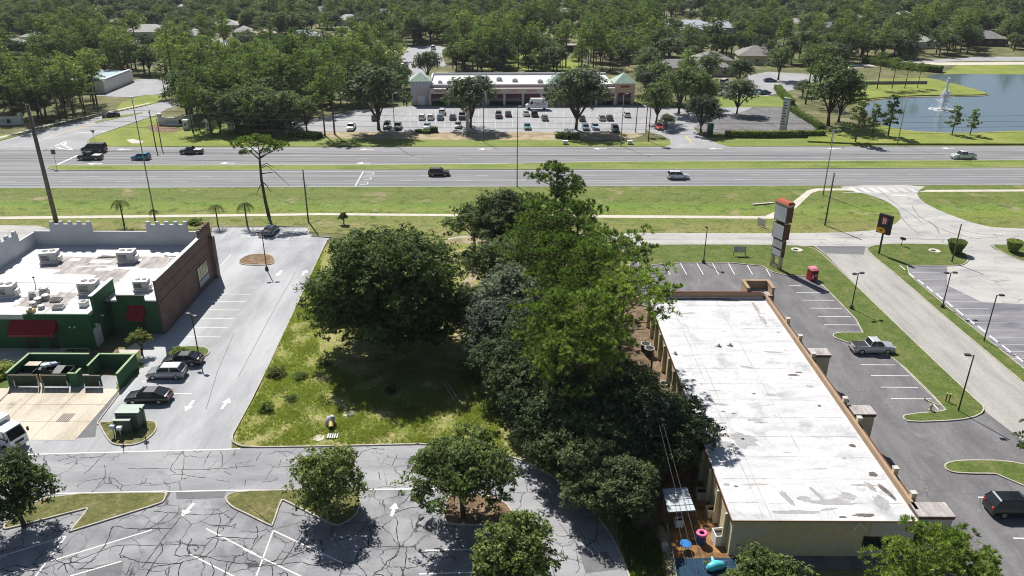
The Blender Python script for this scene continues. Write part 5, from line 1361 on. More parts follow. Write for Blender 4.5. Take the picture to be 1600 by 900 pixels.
pA = pine('pA', 41, 20, 5.2, .50, 34, .46, 9, dens=1.7, bare=3)
pB = pine('pB', 42, 18, 4.7, .46, 28, .46, 9, dens=1.7, bare=5)
pC = pine('pC', 43, 17, 5.4, .40, 24, .46, 9, dens=1.6, bare=8, flat=True)
for k, (v, x, y, h, lf, lb) in enumerate((
    (pA, 866, 262, 20, 'pine_leaf2', 'rearmost tall pine of the grove rising over the highway'),
    (pB, 905, 320, 18.5, 'pine_leaf2', 'pine at the right rear of the grove above the service road'),
    (pA, 842, 318, 17, 'pine_leaf2', 'pine at the left rear of the grove under the tallest top'),
    (pC, 945, 365, 18, 'pine_leaf2', 'pine leaning out over the service road at the grove right edge'),
    (pB, 885, 372, 17, 'pine_leaf', 'bright rounded pine in the centre of the grove'),
    (pA, 925, 392, 18, 'pine_leaf', 'domed bright pine just left of the plaza entrance'),
    (pC, 975, 425, 17.5, 'pine_leaf', 'open pine with bare limbs reaching over the white roof'),
    (pB, 872, 460, 16, 'pine_leaf', 'bright pine at the centre left of the front grove'),
    (pA, 925, 462, 17, 'pine_leaf', 'bright pine left of the open-limbed roof pine'),
    (pC, 885, 520, 14, 'pine_leaf', 'yellow-green pine with bare twigs in the front grove'),
)):
    bh = {id(pA): 20, id(pB): 18, id(pC): 17}[id(v)]
    plant('pine_tree', v, dist_base(x, y, h), lb, 'tree', lf, 'pine_bark', rz=k * 2.1, s=h / bh)
sm = oak('sm', 34, 7.8, 4.8, .24, .7, .35, 9)
plant('oak_tree', sm, G(742, 392), 'open-limbed small oak beside the dirt path behind the big oak', 'tree', 'oak_leaf', rz=.3)
shr = oak('shr', 35, 1.7, 1.4, .13, .45, .02, 7, low=True)
for x, y, s, lb in ((742, 590, 1.2, 'right of the two poles'), (725, 575, 1.0, 'between the poles and the grove'), (770, 640, 1.1, 'at the grove edge above the spreading oak'), (815, 690, 1.1, 'under the oaks beside the ring road bend'), (860, 720, 1.0, 'beside the ring road bend kerb'), (612, 612, .6, 'round a dark stump in the clearing'), (432, 586, .9, 'beside the pub car park kerb'), (470, 590, .7, 'reddish, near the kerb in the clearing'), (505, 571, .7, 'below the left flank of the big oak'), (754, 408, 1.3, 'under the small oak by the dirt path'), (730, 400, 1.0, 'left of the small oak trunk by the dirt path'), (640, 640, .6, 'in the middle of the clearing'), (418, 640, .7, 'at the lower left of the clearing'), (455, 625, .6, 'above the covered hydrant in the clearing'), (280, 552, .9, 'beside the lamp near the parked sedans'), (5, 585, 1.4, 'at the left edge before the pub patio'), (305, 349, 1.1, 'behind the brick corner of the pub')):
    plant('shrub', shr, G(x, y), 'green leafy shrub ' + lb, 'shrub', 'palm_leaf' if int(x) % 3 == 0 else 'shrub_leaf', rz=x * .1, s=s * .95, group=None, sz=s * (.5 + (x % 5) * .09))
# young thin tree by the pub walk
yt = oak('yt', 36, 3.4, 1.3, .12, .25, .35, 6)
plant('young_tree', yt, G(222, 553), 'thin young tree with sparse yellow leaves beside the pub walk', 'tree', 'palm_leaf', rz=.2)
yt2 = oak('yt2', 37, 2.2, .8, .12, .4, .3, 5)
plant('young_tree', yt2, G(537, 350), 'tiny sapling alone on the verge below the sidewalk', 'tree', 'oak_leaf', rz=.2)

# --- lone pine with bare trunk on the verge
def lone_pine():
    rng = np.random.default_rng(5)
    b = G(420, 337)
    t = empty('lone_pine', b, 0, 'tall lone pine with bare dark trunk and flat crown on the verge', 'tree')
    H = 15.2
    tr = MB().tube([(0, 0, -.1), (-.3, 0, 3), (-.5, 0, 7), (-.4, .1, 10.5), (-.2, 0, 12.2)], [.36, .30, .26, .2, .13], 8)
    lim = [((-.45, 0, 11), (-2.4, .5, 12.6), (-4.4, .4, 13.6)), ((-.4, 0, 11.3), (1.6, -.4, 12.2), (3.2, .2, 12.8)), ((-.3, 0, 11.8), (.4, .9, 13.2), (1.2, 1.4, 14.2)), ((-.3, 0, 11.8), (-1.2, -.8, 13.2), (-2.0, -1.4, 14.2)), ((-.2, 0, 12.1), (-.4, .2, 13.4), (0, 0, 14.6)), ((-.4, 0, 11.0), (2.2, .8, 12.6), (4.2, .8, 13.2))]
    for a, m, e in lim: tr.tube([a, m, e], [.13, .09, .04], 5)
    for a, m, e in (((-.45, 0, 8.2), (2.2, 0, 8.6), (4.6, 0, 5.9)), ((-.4, 0, 9.6), (.9, 0, 10.2), (2, 0, 9.4)), ((-.5, 0, 6.4), (-1.2, 0, 5.4), (-1.9, 0, 4)), ((-.5, 0, 6.8), (.4, 0, 5.9), (.9, 0, 4.6)), ((-.4, 0, 9.3), (.8, .2, 9.7), (1.8, .2, 8.8))):
        tr.tube([a, m, e], [.11, .08, .03], 5)
    tr.build('trunk', M['bark'], t, smooth=True)
    cen, out = [], []
    pts = [(-4.6, .3, 13.8), (-3.6, .6, 14.3), (-3.0, -.5, 14.2), (-2.2, .2, 14.6), (-1.6, -1.2, 14.5), (-.6, .4, 15), (.2, 0, 14.8), (.9, 1.2, 14.6), (1.6, .2, 14.3), (2.6, .4, 13.7), (3.4, .6, 13.6), (4.4, .8, 13.4), (3.4, -.3, 12.9), (2.4, -.5, 13.1), (-4.0, .2, 13.2), (-3.2, .2, 12.0), (-2.6, .4, 12.2), (1.2, -.8, 12.6)]
    for p in pts:
        d = unit(rng, 26, -.5)
        cen.append(np.array(p) + d * .7 * np.array([1, 1, .6])); out.append(d * .6 + np.array([0, 0, .6]))
    link('crown', needle_mesh('crown', np.concatenate(cen), np.concatenate(out), .42, .06, 10, 6), M['pine_leaf'], t)
lone_pine()
# --- palms along the verge
def palm_meshes(h, nf, fl, seed):
    rnd = random.Random(seed)
    tr = MB().tube([(0, 0, -.05), (.05, 0, h * .5), (.02, 0, h)], [.15, .12, .11], 8).tube([(.02, 0, h), (.02, 0, h + .7)], [.13, .05], 6)
    fr = MB()
    for k in range(nf):
        a = 2 * math.pi * k / nf + rnd.uniform(-.2, .2)
        up = rnd.uniform(.1, .9)
        prev = None
        n = 8
        P_ = []
        for i in range(n + 1):
            s = i / n
            x = fl * s * (1 - .18 * s)
            z = h + .5 + fl * (up * s - (.55 + up) * s * s)
            P_.append(Vector((math.cos(a) * x, math.sin(a) * x, z)))
        side = Vector((-math.sin(a), math.cos(a), 0))
        for i in range(n):
            p, q = P_[i], P_[i + 1]
            w = .34 * math.sin(math.pi * min(1, (i + .6) / n * .9 + .08)) + .05
            for sgn in (-1, 1):
                for u in (.0, .5):
                    c = p.lerp(q, u)
                    tip = c + side * sgn * w * 1.5 + (q - p) * 1.1 + Vector((0, 0, -.22 * w - .05))
                    fr.add([c, c + (q - p) * .32, tip], [(0, 1, 2)])
        fr.tube(P_, [.03] * n + [.01], 4, False)
    return fr.mesh('frond'), tr.mesh('trunk', True)
palA, palB = palm_meshes(3.6, 13, 1.9, 1), palm_meshes(3.2, 11, 1.8, 2)
for x, y, v, s, lb in ((194, 352, palA, 1.1, 'leftmost palm on the verge behind the pub'), (243, 350, palB, .7, 'short palm at the foot of the tall lamp behind the pub'), (341, 354, palA, .95, 'palm at the head of the pub car park, left of the pair'), (387, 354, palB, 1.15, 'palm at the head of the pub car park beside the blue car')):
    t = empty('palm_tree', G(x, y), x, lb, 'palm', 'palms behind the pub'); t.scale = (s, s, s)
    link('fronds', v[0], M['palm_leaf'], t); link('trunk', v[1], M['pine_bark'], t)
# tall palms by the mall entry
palT = palm_meshes(9.5, 16, 1.6, 3)
for x, y, s, lb in ((993, 207, 1.0, 'left of the lamp'), (1009, 207, .95, 'at the right end of the mall'), (1013, 221, 1.0, 'nearest the highway')):
    t = empty('palm_tree', G(x, y), x, 'tall slim palm by the mall entry, ' + lb, 'palm', 'tall palms by the mall entry'); t.scale = (s, s, s)
    link('fronds', palT[0], M['palm_leaf'], t); link('trunk', palT[1], M['pine_bark'], t)

# ------------------------------------------------------------------ trees across the highway: individuals from shared kinds
F = {'oak1': (oak('f1', 51, 11, 5.4, .33, .55, .2, 12), 'far_oak_leaf', 'bark'), 'oak2': (oak('f2', 52, 12, 4.9, .33, .55, .22, 11), 'far_oak_leaf', 'bark'), 'oak3': (oak('f3', 53, 9, 5.0, .30, .6, .18, 12), 'grey_leaf', 'bark'),
     'pine1': (pine('f4', 54, 17, 4.2, .50, 26, leaf=.30, dens=1.3, needles=False), 'far_pine_leaf', 'pine_bark'), 'pine2': (pine('f5', 55, 18, 4.6, .42, 22, leaf=.31, dens=1.3, needles=False, bare=3), 'far_pine_leaf', 'pine_bark'), 'pine3': (pine('f6', 56, 15, 4.4, .62, 28, leaf=.31, dens=1.3, needles=False), 'far_pine_leaf', 'pine_bark'),
     'pond': (pine('f7', 57, 8, 2.0, .72, 24, leaf=.26, needles=False), 'far_pine_leaf', 'pine_bark')}
FK = {}
def far(kind, x, y, s, lb, group=None, name=None, sz=None, lm=None):
    pr, lf, bk = F[kind]
    return plant(name or ('pine_tree' if kind.startswith('p') else 'oak_tree'), pr, G(x, y), lb, 'tree', lm or lf, bk, rz=(x * 1.7 + y) % 6.28, s=s, group=group, sz=sz)
for kind, x, y, s, lb in (
    ('oak3', 735, 200, 1.42, 'rounded oak in the mall car park left of the delivery truck'), ('oak3', 900, 203, 1.68, 'broad oak in the mall car park right of the delivery truck'),
    ('oak3', 592, 203, 1.75, 'large oak at the left end of the mall car park'), ('oak1', 1025, 192, .95, 'oak by the tall palms right of the mall'), ('oak1', 1060, 178, 1.12, 'wide oak between the mall and the bank lot'), ('oak1', 1090, 172, 1.0, 'oak behind the pale street tree at the mall entry'),
    ('oak3', 1095, 207, 1.0, 'pale-leaved oak at the mall entry beside the green box'), ('oak3', 1151, 178, 1.05, 'oak standing on the empty bank car park with dark shadow'), ('oak3', 1153, 137, 1.0, 'oak among the parked cars of the clinic lot'), ('oak2', 1216, 125, 1.0, 'dark oak at the right end of the clinic lot'),
    ('oak1', 1294, 196, 1.5, 'huge dark oak beside the hedge left of the pond'), ('oak1', 1310, 190, 1.1, 'lower right half of the huge oak clump by the pond'),
    ('oak3', 1040, 204, .45, 'small round tree beside the red parked car'), ('oak2', 425, 210, .95, 'dark oak left of the mall car park'), ('oak1', 455, 206, .9, 'oak shading the grey car left of the mall car park'),
    ('oak2', 405, 204, 1.0, 'dark oak right of the white pillars'), ('oak2', 370, 208, .9, 'oak in the shade behind the third white pillar'), ('oak2', 330, 205, .9, 'oak behind the second white pillar'),
    ('pine1', 508, 212, .85, 'pine on the sandy verge left of the white parked car'), ('pine2', 523, 210, .95, 'pine with sparse crown on the sandy verge near the white parked car'), ('oak2', 480, 208, .75, 'oak behind the pines on the sandy verge'),
    ('oak3', 668, 126, 1.05, 'oak behind the left end of the mall beside the back street'), ('oak1', 620, 150, .9, 'oak left of the mall tower')):
    far(kind, x, y, s, lb, lm='silver_leaf' if 'pale-leaved' in lb else None, sz=s * 1.1)
for x, y, s, lb in ((1336, 224, 1.35, 'leftmost by the highway'), (1363, 211, 1.05, 'second from left, smaller'), (1387, 214, 1.4, 'tallest, left of the lamp'), (1487, 212, 1.0, 'left one of the pair at the right'), (1515, 213, .92, 'right one of the pair at the right')):
    far('pond', x, y, s, 'young pine on the pond verge, ' + lb, 'young pines on the pond verge')
for x, y, s, lb in ((1370, 141, .72, 'first'), (1393, 141, .62, 'second'), (1413, 140, .55, 'third'), (1433, 139, .5, 'fourth')):
    far('pine2', x, y, s, 'slender pine on the peninsula lawn, %s from the left' % lb, 'slender pines on the peninsula')

# hedges
def hedge(pts, w, h, label, px=True, name='hedge', seed=3):
    P_ = gp(pts)
    rng = np.random.default_rng(seed)
    cen, nrm = [], []
    core = MB()
    for a, b in zip(P_[:-1], P_[1:]):
        L = (b - a).length
        t = (b - a).normalized(); n_ = Vector((-t.y, t.x, 0))
        m = int(L * (w + 2 * h) * 26)
        s = rng.uniform(0, L, m); e = rng.uniform(-1, 1, m); f = rng.uniform(0, 1, m)
        top = rng.uniform(0, 1, m) < w / (w + 2 * h)
        for i in range(m):
            if top[i]: q = a + t * s[i] + n_ * (e[i] * w / 2); z = h; nn = (0, 0, 1)
            else:
                sd = 1 if e[i] > 0 else -1
                q = a + t * s[i] + n_ * (sd * w / 2); z = f[i] * h; nn = (n_.x * sd, n_.y * sd, .2)
            cen.append((q.x, q.y, z + .1)); nrm.append(nn)
        c = n_ * (w / 2 - .12)
        core.add([a - c, b - c, b + c, a + c, a - c + Vector((0, 0, h)), b - c + Vector((0, 0, h)), b + c + Vector((0, 0, h)), a + c + Vector((0, 0, h))], [(4, 5, 6, 7), (0, 1, 5, 4), (1, 2, 6, 5), (2, 3, 7, 6), (3, 0, 4, 7)])
    cen = np.array(cen) + rng.normal(size=(len(cen), 3)) * .1
    nrm = np.array(nrm) + rng.normal(size=cen.shape) * .5
    t = empty(name, (0, 0, 0), 0, label, 'hedge')
    link('leaves', card_mesh('leaves', cen, nrm, .16, .7, seed), M['shrub_leaf'], t)
    core.build('branches', M['dark_leaf'], t)
    return t
hedge([(1133, 214), (1200, 214.5), (1288, 213)], 1.4, 1.5, 'clipped hedge along the highway side of the bank car park')
hedge([(1235, 172), (1250, 182), (1272, 195), (1284, 204)], 1.6, 1.3, 'bright clipped hedge running up beside the huge oak')
hedge([(1214, 140), (1222, 150), (1236, 165)], 2.2, 1.6, 'lumpy bright hedge above the bank lawn')
hedge([(650, 207), (672, 209)], 1.2, .8, 'low hedge at the left end of the sandy strip')
hedge([(672, 206.5), (684, 206.5)], 1.6, 1.3, 'round bright bush beside the low hedge on the sandy strip', name='bush')
hedge([(455, 212), (478, 214), (500, 216)], 3.0, 1.2, 'low hedge under the pines on the far verge'); hedge([(870, 214), (890, 216), (905, 216)], 3, 1.0, 'ragged bushes in the oak shade before the mall lot', name='bushes')
hedge([(1352, 98), (1400, 106), (1470, 113)], 5, 2.2, 'dark hedge along the top shore of the pond')
def topiary(x, y, r, h, label):
    b = G(x, y)
    rng = np.random.default_rng(int(x))
    t = empty('clipped_bush', (b.x, b.y, .1), 0, label, 'bush')
    n = 2600
    a = rng.uniform(0, 6.28, n); top = rng.uniform(0, 1, n) < .38
    z = np.where(top, h, rng.uniform(.15, 1, n) * h)
    rr_ = np.where(top, r * np.sqrt(rng.uniform(0, 1, n)), r * (.42 + .58 * (z / h) ** .8))
    cen = np.stack([rr_ * np.cos(a), rr_ * np.sin(a), z], 1) + rng.normal(size=(n, 3)) * .05
    nrm = np.stack([np.cos(a) * ~top, np.sin(a) * ~top, top * 1.0 - .2 * ~top], 1) + rng.normal(size=(n, 3)) * .35
    link('leaves', card_mesh('leaves', cen, nrm, .11, .7, 3), M['shrub_leaf'], t)
    MB().tube([(0, 0, 0), (0, 0, h * .3), (0, 0, h - .12)], [r * .3, r * .55, r * .88], 12).build('branches', M['dark_leaf'], t)
topiary(1492, 396, 1.45, 2.1, 'flared clipped bush on the lawn tip behind the utility pole')
topiary(1582, 394, 1.25, 1.9, 'flared clipped bush near the right edge beside the entrance')

# ------------------------------------------------------------------ the woods: nearest trees one by one, the rest as one mass
clear = [  # places (photo columns and rows of the ground) that carry no tree
    [(-400, 300), (-400, 226), (0, 214), (60, 196), (130, 180), (235, 158), (300, 146), (345, 152), (290, 166), (262, 205), (420, 226), (2000, 226), (2000, 300)],
    [(435, 226), (436, 204), (455, 184), (540, 168), (590, 160), (632, 166), (636, 120), (1000, 112), (1004, 166), (1060, 166), (1120, 176), (1120, 226)],
    [(1075, 226), (1085, 196), (1118, 166), (1090, 150), (1120, 136), (1160, 112), (1300, 112), (1270, 140), (1240, 152), (1262, 190), (1280, 226)],
    [(1270, 226), (1258, 180), (1300, 112), (1420, 106), (1470, 116), (2000, 96), (2000, 226)], [(1300, 110), (1300, 102), (1420, 93), (1520, 85), (2000, 84), (2000, 120), (1470, 118)],
    [(1010, 108), (1020, 98), (1200, 92), (1215, 120), (1120, 140), (1100, 126), (1010, 130)],
    [(395, 84), (400, 60), (500, 58), (620, 72), (700, 68), (706, 106), (680, 118), (600, 126), (596, 116), (622, 96), (600, 84)], 
    *[[(x - 14, y + 14), (x - 14, y - 5), (x + 14, y - 5), (x + 14, y + 14)] for x, y, _ in far_h],
    [(180, 74), (195, 50), (262, 50), (262, 74)], [(330, 58), (345, 40), (395, 52), (392, 70), (360, 70)], [(380, 34), (380, 16), (420, 16), (420, 34)], [(1030, 66), (1040, 40), (1150, 40), (1150, 66)], [(940, 68), (945, 52), (975, 52), (972, 68)], [(1160, 84), (1180, 66), (1310, 60), (1310, 74)], [(1520, 78), (1525, 56), (1570, 56), (1570, 78)], [(1350, 74), (1352, 58), (1382, 58), (1380, 74)],
    [(-200, 150), (-200, 112), (60, 112), (150, 108), (150, 128), (225, 118), (275, 124), (265, 150), (190, 154), (140, 150), (100, 148)], [(130, 112), (165, 98), (170, 118)], [(815, 90), (815, 66), (910, 66), (910, 90)], [(160, 175), (190, 155), (262, 145), (240, 162)], [(225, 212), (232, 178), (265, 178), (300, 206)], [(-30, 216), (-30, 190), (40, 186), (40, 205)]]
rng = np.random.default_rng(77)
cand = []
Y = 203.0
while Y < 790:
    stepy = 5.6 if Y < 330 else (6.4 if Y < 480 else 7.2)
    halfw = Y * .72 + 30
    X = -halfw
    while X < halfw:
        x, y = X + rng.uniform(-2.6, 2.6), Y + rng.uniform(-2.6, 2.6)
        X += stepy * (1.05 if Y < 330 else 1.15)
        px, py = PX((x, y, 0))
        if any(inpoly(px, py, c) for c in clear): continue
        cand.append((x, y, px, py))
    Y += stepy
# drop trees that would stand in front of what the clearings show
keep = []
show = [((1010, 88, 1212, 118), 118, 150), ((632, 108, 1004, 165), 118, 230), ((395, 62, 500, 78), 80, 100), ((188, 38, 258, 62), 62, 92), ((1036, 38, 1138, 58), 58, 84), ((1300, 96, 1600, 112), 112, 140), ((636, 72, 700, 110), 110, 150), ((340, 28, 396, 60), 60, 86), ((1525, 48, 1565, 72), 72, 96), ((455, 50, 495, 68), 68, 90), ((400, 70, 600, 80), 80, 102), ((165, 120, 240, 148), 148, 172), ((1360, 60, 1378, 68), 68, 80), ((1350, 92, 1400, 100), 98, 116)]
for x, y, px, py in cand:
    h = float(rng.uniform(.55, 1.18)) if rng.uniform() < .7 else float(rng.uniform(.85, 1.25))
    gap = math.sin(x * .031 + 1.7 * math.sin(y * .017)) * math.sin(y * .043 + 1.1 * math.sin(x * .023)) + .35 * math.sin(x * .11 + y * .07)
    if py < 112 and gap > .42: continue
    if py < 112 and gap > .15 and rng.uniform() < .45: continue
    thin = False
    for (x0, y0, x1, y1), b0, b1 in show:
        if x0 - 8 < px < x1 + 8 and b0 <= py < b1:
            thin = rng.uniform() < (.86 if b1 - b0 > 20 and x1 - x0 < 400 else .9)
    if thin: continue
    # pines along the highway and left, mixed oaks elsewhere
    pp = .78 if (py > 120 and px < 330) else (.62 if px < 620 and py > 80 else (.6 if 720 < px < 1020 and py < 120 else .30))
    if py < 62: pp *= .55
    k = int(rng.integers(0, 3)) if rng.uniform() > pp else 3 + int(rng.integers(0, 3))
    keep.append((x, y, px, py, k, h))
keep.sort(key=lambda q: q[1])
names = ['oak1', 'oak2', 'oak3', 'pine1', 'pine2', 'pine3']
vis = [q for q in keep if -60 < q[2] < 1660]
indiv = set()
no, np_ = 0, 0
for i, q in enumerate(vis):
    if q[4] < 3 and no < 290: indiv.add(i); no += 1
    elif q[4] >= 3 and np_ < 230: indiv.add(i); np_ += 1
    x, y, px, py, k, h = q
    if i in indiv:
        nm = 'oak' if k < 3 else 'pine'
        if px < 250: where = 'left of the side street'
        elif px < 440: where = 'between side street and mall car park'
        elif px < 720: where = 'behind the left half of the mall'
        elif px < 1010: where = 'behind the right half of the mall'
        elif px < 1300: where = 'round the offices right of the mall'
        else: where = 'above the pond'
        depth = 'front row' if y < 300 else ('middle' if y < 370 else 'rear')
        lb = '%s, %s of the wood %s' % ({'oak': 'round oak', 'pine': 'tall pine'}[nm], depth, where)
        pr, lf, bk = F[names[k]]
        plant(nm + '_tree', pr, (x, y, 0), lb, 'tree', lf, bk, rz=float(rng.uniform(0, 6.28)), s=h * (.92 if k < 3 else .88), group='%ss in the %s of the wood %s' % (nm, depth, where))
rest = [q for i, q in enumerate(vis) if i not in indiv]
# geometry nodes: one tree per point of the woodland object
def woodland(name, pts, kinds, label):
    me = bpy.data.meshes.new(name)
    me.from_pydata([(q[0], q[1], 0) for q in pts], [], [])
    ai = me.attributes.new('kind_index', 'INT', 'POINT'); ai.data.foreach_set('value', [q[4] for q in pts])
    asz = me.attributes.new('tree_scale', 'FLOAT', 'POINT'); asz.data.foreach_set('value', [q[5] * .95 for q in pts])
    ar = me.attributes.new('tree_turn', 'FLOAT', 'POINT'); ar.data.foreach_set('value', [float(v) for v in rng.uniform(0, 6.28, len(pts))])
    o = link(name, me)
    tag(o, label, 'wood', kind='stuff')
    ng = bpy.data.node_groups.new('scatter_trees', 'GeometryNodeTree')
    ng.interface.new_socket('Geometry', in_out='INPUT', socket_type='NodeSocketGeometry')
    ng.interface.new_socket('Geometry', in_out='OUTPUT', socket_type='NodeSocketGeometry')
    N, L = ng.nodes, ng.links
    gi, go = N.new('NodeGroupInput'), N.new('NodeGroupOutput')
    out = N.new('GeometryNodeJoinGeometry')
    def attr(nm, ty):
        a = N.new('GeometryNodeInputNamedAttribute'); a.data_type = ty; a.inputs[0].default_value = nm
        return a.outputs[0]
    sc = attr('tree_scale', 'FLOAT'); tu = attr('tree_turn', 'FLOAT'); ki = attr('kind_index', 'INT')
    cv = N.new('ShaderNodeCombineXYZ'); L.new(tu, cv.inputs[2])
    for k, (crown, trunk) in enumerate(kinds):
        cmp_ = N.new('FunctionNodeCompare'); cmp_.data_type = 'INT'; cmp_.operation = 'EQUAL'
        L.new(ki, cmp_.inputs[2]); cmp_.inputs[3].default_value = k
        for ob in (crown, trunk):
            oi = N.new('GeometryNodeObjectInfo'); oi.inputs[0].default_value = ob; oi.inputs[1].default_value = True; oi.transform_space = 'ORIGINAL'
            ip = N.new('GeometryNodeInstanceOnPoints')
            L.new(gi.outputs[0], ip.inputs['Points']); L.new(cmp_.outputs[0], ip.inputs['Selection'])
            L.new(oi.outputs['Geometry'], ip.inputs['Instance']); L.new(cv.outputs[0], ip.inputs['Rotation']); L.new(sc, ip.inputs['Scale'])
            L.new(ip.outputs[0], out.inputs[0])
    L.new(out.outputs[0], go.inputs[0])
    md = o.modifiers.new('scatter', 'NODES'); md.node_group = ng
    return o
protos = []
for nm in names:
    me_c = F[nm][0][0]
    ob = [o for o in bpy.data.objects if o.data == me_c][0]
    tb = [c for c in ob.parent.children if c.data == F[nm][0][1]][0]
    protos.append((ob, tb))
woodland('far_woodland', rest, protos, 'dense far woodland of mixed oaks and pines filling the top of the view')
print('TREES individual', len(indiv), 'rest', len(rest))

# ------------------------------------------------------------------ rough grass of the vacant lot
def tufts(name, poly, n, hmin, hmax, label, seed, m, avoid=()):
    rng = np.random.default_rng(seed)
    P_ = gp(poly)
    xs, ys = [p.x for p in P_], [p.y for p in P_]
    pts = []
    while len(pts) < n:
        x, y = rng.uniform(min(xs), max(xs)), rng.uniform(min(ys), max(ys))
        if inpoly(x, y, P_):
            d = math.sin(x * .9 + 1.3 * math.sin(y * .5)) * math.sin(y * .8 + math.sin(x * .6)) + rng.uniform(-.9, 1.1)
            if d > .12: pts.append((x, y, .03))
    c = np.array(pts)
    per = 6
    c = np.repeat(c, per, 0) + rng.normal(size=(n * per, 3)) * np.array([.11, .11, 0])
    d = rng.normal(size=c.shape) * np.array([.5, .5, 0]) + np.array([0, 0, 1.0])
    L = rng.uniform(hmin, hmax, len(c))[:, None]
    s = np.cross(d, rng.normal(size=c.shape)); s /= np.linalg.norm(s, axis=1, keepdims=True)
    w = .035
    v = np.stack([c - s * w, c + s * w, c + d * L], 1).reshape(-1, 3)
    me = bpy.data.meshes.new(name)
    k = len(c)
    me.vertices.add(3 * k); me.vertices.foreach_set('co', v.astype(np.float32).ravel())
    me.loops.add(3 * k); me.loops.foreach_set('vertex_index', np.arange(3 * k, dtype=np.int32))
    me.polygons.add(k); me.polygons.foreach_set('loop_start', np.arange(0, 3 * k, 3, dtype=np.int32))
    me.update(calc_edges=True)
    set_tint(me, np.repeat(rng.uniform(0, 1, n), per))
    return tag(link(name, me, m), label, 'grass', kind='stuff')
M['tuft'] = leafmat('rough_grass', (.165, .205, .045), (.47, .46, .15), .5)
tufts('rough_grass', [(504, 394), (440, 530), (402, 617), (372, 672), (370, 690), (388, 697), (450, 696), (655, 692), (730, 695), (790, 708), (770, 640), (735, 585), (640, 560), (560, 590), (500, 560), (490, 480)], 15000, .08, .30, 'patchy yellow-green rough grass covering the vacant lot', 8, M['tuft'])
M['lawn_blade'] = leafmat('lawn_blades', (.05, .09, .012), (.13, .20, .03), .35)
tufts('strip_grass', [(970, 850), (985, 900), (1000, 980), (1040, 980), (1040, 860), (1000, 800), (960, 780)], 3000, .06, .2, 'short green grass between ring road kerb and yard', 9, M['lawn_blade'])
# ------------------------------------------------------------------ vehicles
M['tyre'] = plain('tyre_rubber', (.018, .018, .018), .85)
M['rim'] = plain('alloy_rim', (.45, .45, .46), .35, .7)
M['carglass'] = glass('car_glass', (.012, .016, .02), .04)
M['headlamp'] = plain('headlamp', (.75, .76, .78), .15)
M['taillamp'] = plain('tail_lamp', (.35, .01, .01), .25)
M['plastic'] = plain('black_plastic', (.02, .02, .02), .6)
paintc = {}
def paint(c, metal=.25):
    k = tuple(c)
    if k not in paintc:
        m, N, L, B = nodes_of('car_paint')
        B.inputs['Base Color'].default_value = (*c, 1)
        B.inputs['Metallic'].default_value = metal
        B.inputs['Roughness'].default_value = .32
        B.inputs['Coat Weight'].default_value = .8
        B.inputs['Coat Roughness'].default_value = .06
        paintc[k] = m
    return paintc[k]
# side views: (x, z) tops of the lower body front(+x) to rear, then cabin (windshield base, roof front, roof rear, rear glass base), heights
SPEC = {
    'sedan': dict(L=4.8, W=1.84, belt=[(2.40, .55), (2.30, .72), (1.30, .90), (.95, .95), (-1.55, 1.00), (-2.25, 1.00), (-2.40, .70)], cab=(1.25, .35, -1.0, -2.12), roof=1.45, wb=(1.42, -1.38), r=.33),
    'hatch': dict(L=4.3, W=1.80, belt=[(2.15, .55), (2.05, .75), (1.20, .95), (.95, 1.0), (-1.6, 1.05), (-2.10, 1.05), (-2.15, .60)], cab=(1.15, .40, -1.55, -2.08), roof=1.55, wb=(1.30, -1.30), r=.32),
    'suv': dict(L=4.75, W=1.92, belt=[(2.37, .60), (2.30, .88), (1.30, 1.06), (1.05, 1.10), (-1.8, 1.16), (-2.32, 1.16), (-2.38, .60)], cab=(1.15, .45, -1.85, -2.30), roof=1.74, wb=(1.42, -1.40), r=.37),
    'pickup': dict(L=5.4, W=1.92, belt=[(2.70, .65), (2.62, .95), (1.55, 1.10), (1.25, 1.13), (-.65, 1.16), (-.72, 1.12), (-2.62, 1.10), (-2.70, .65)], cab=(1.35, .70, -.35, -.68), roof=1.82, wb=(1.65, -1.65), r=.39),
    'van': dict(L=5.2, W=2.0, belt=[(2.6, .60), (2.5, .95), (1.9, 1.15), (1.6, 1.20), (-2.0, 1.20), (-2.55, 1.20), (-2.6, .60)], cab=(1.75, .85, -2.40, -2.55), roof=1.98, wb=(1.65, -1.65), r=.36)}
PROTO = {}
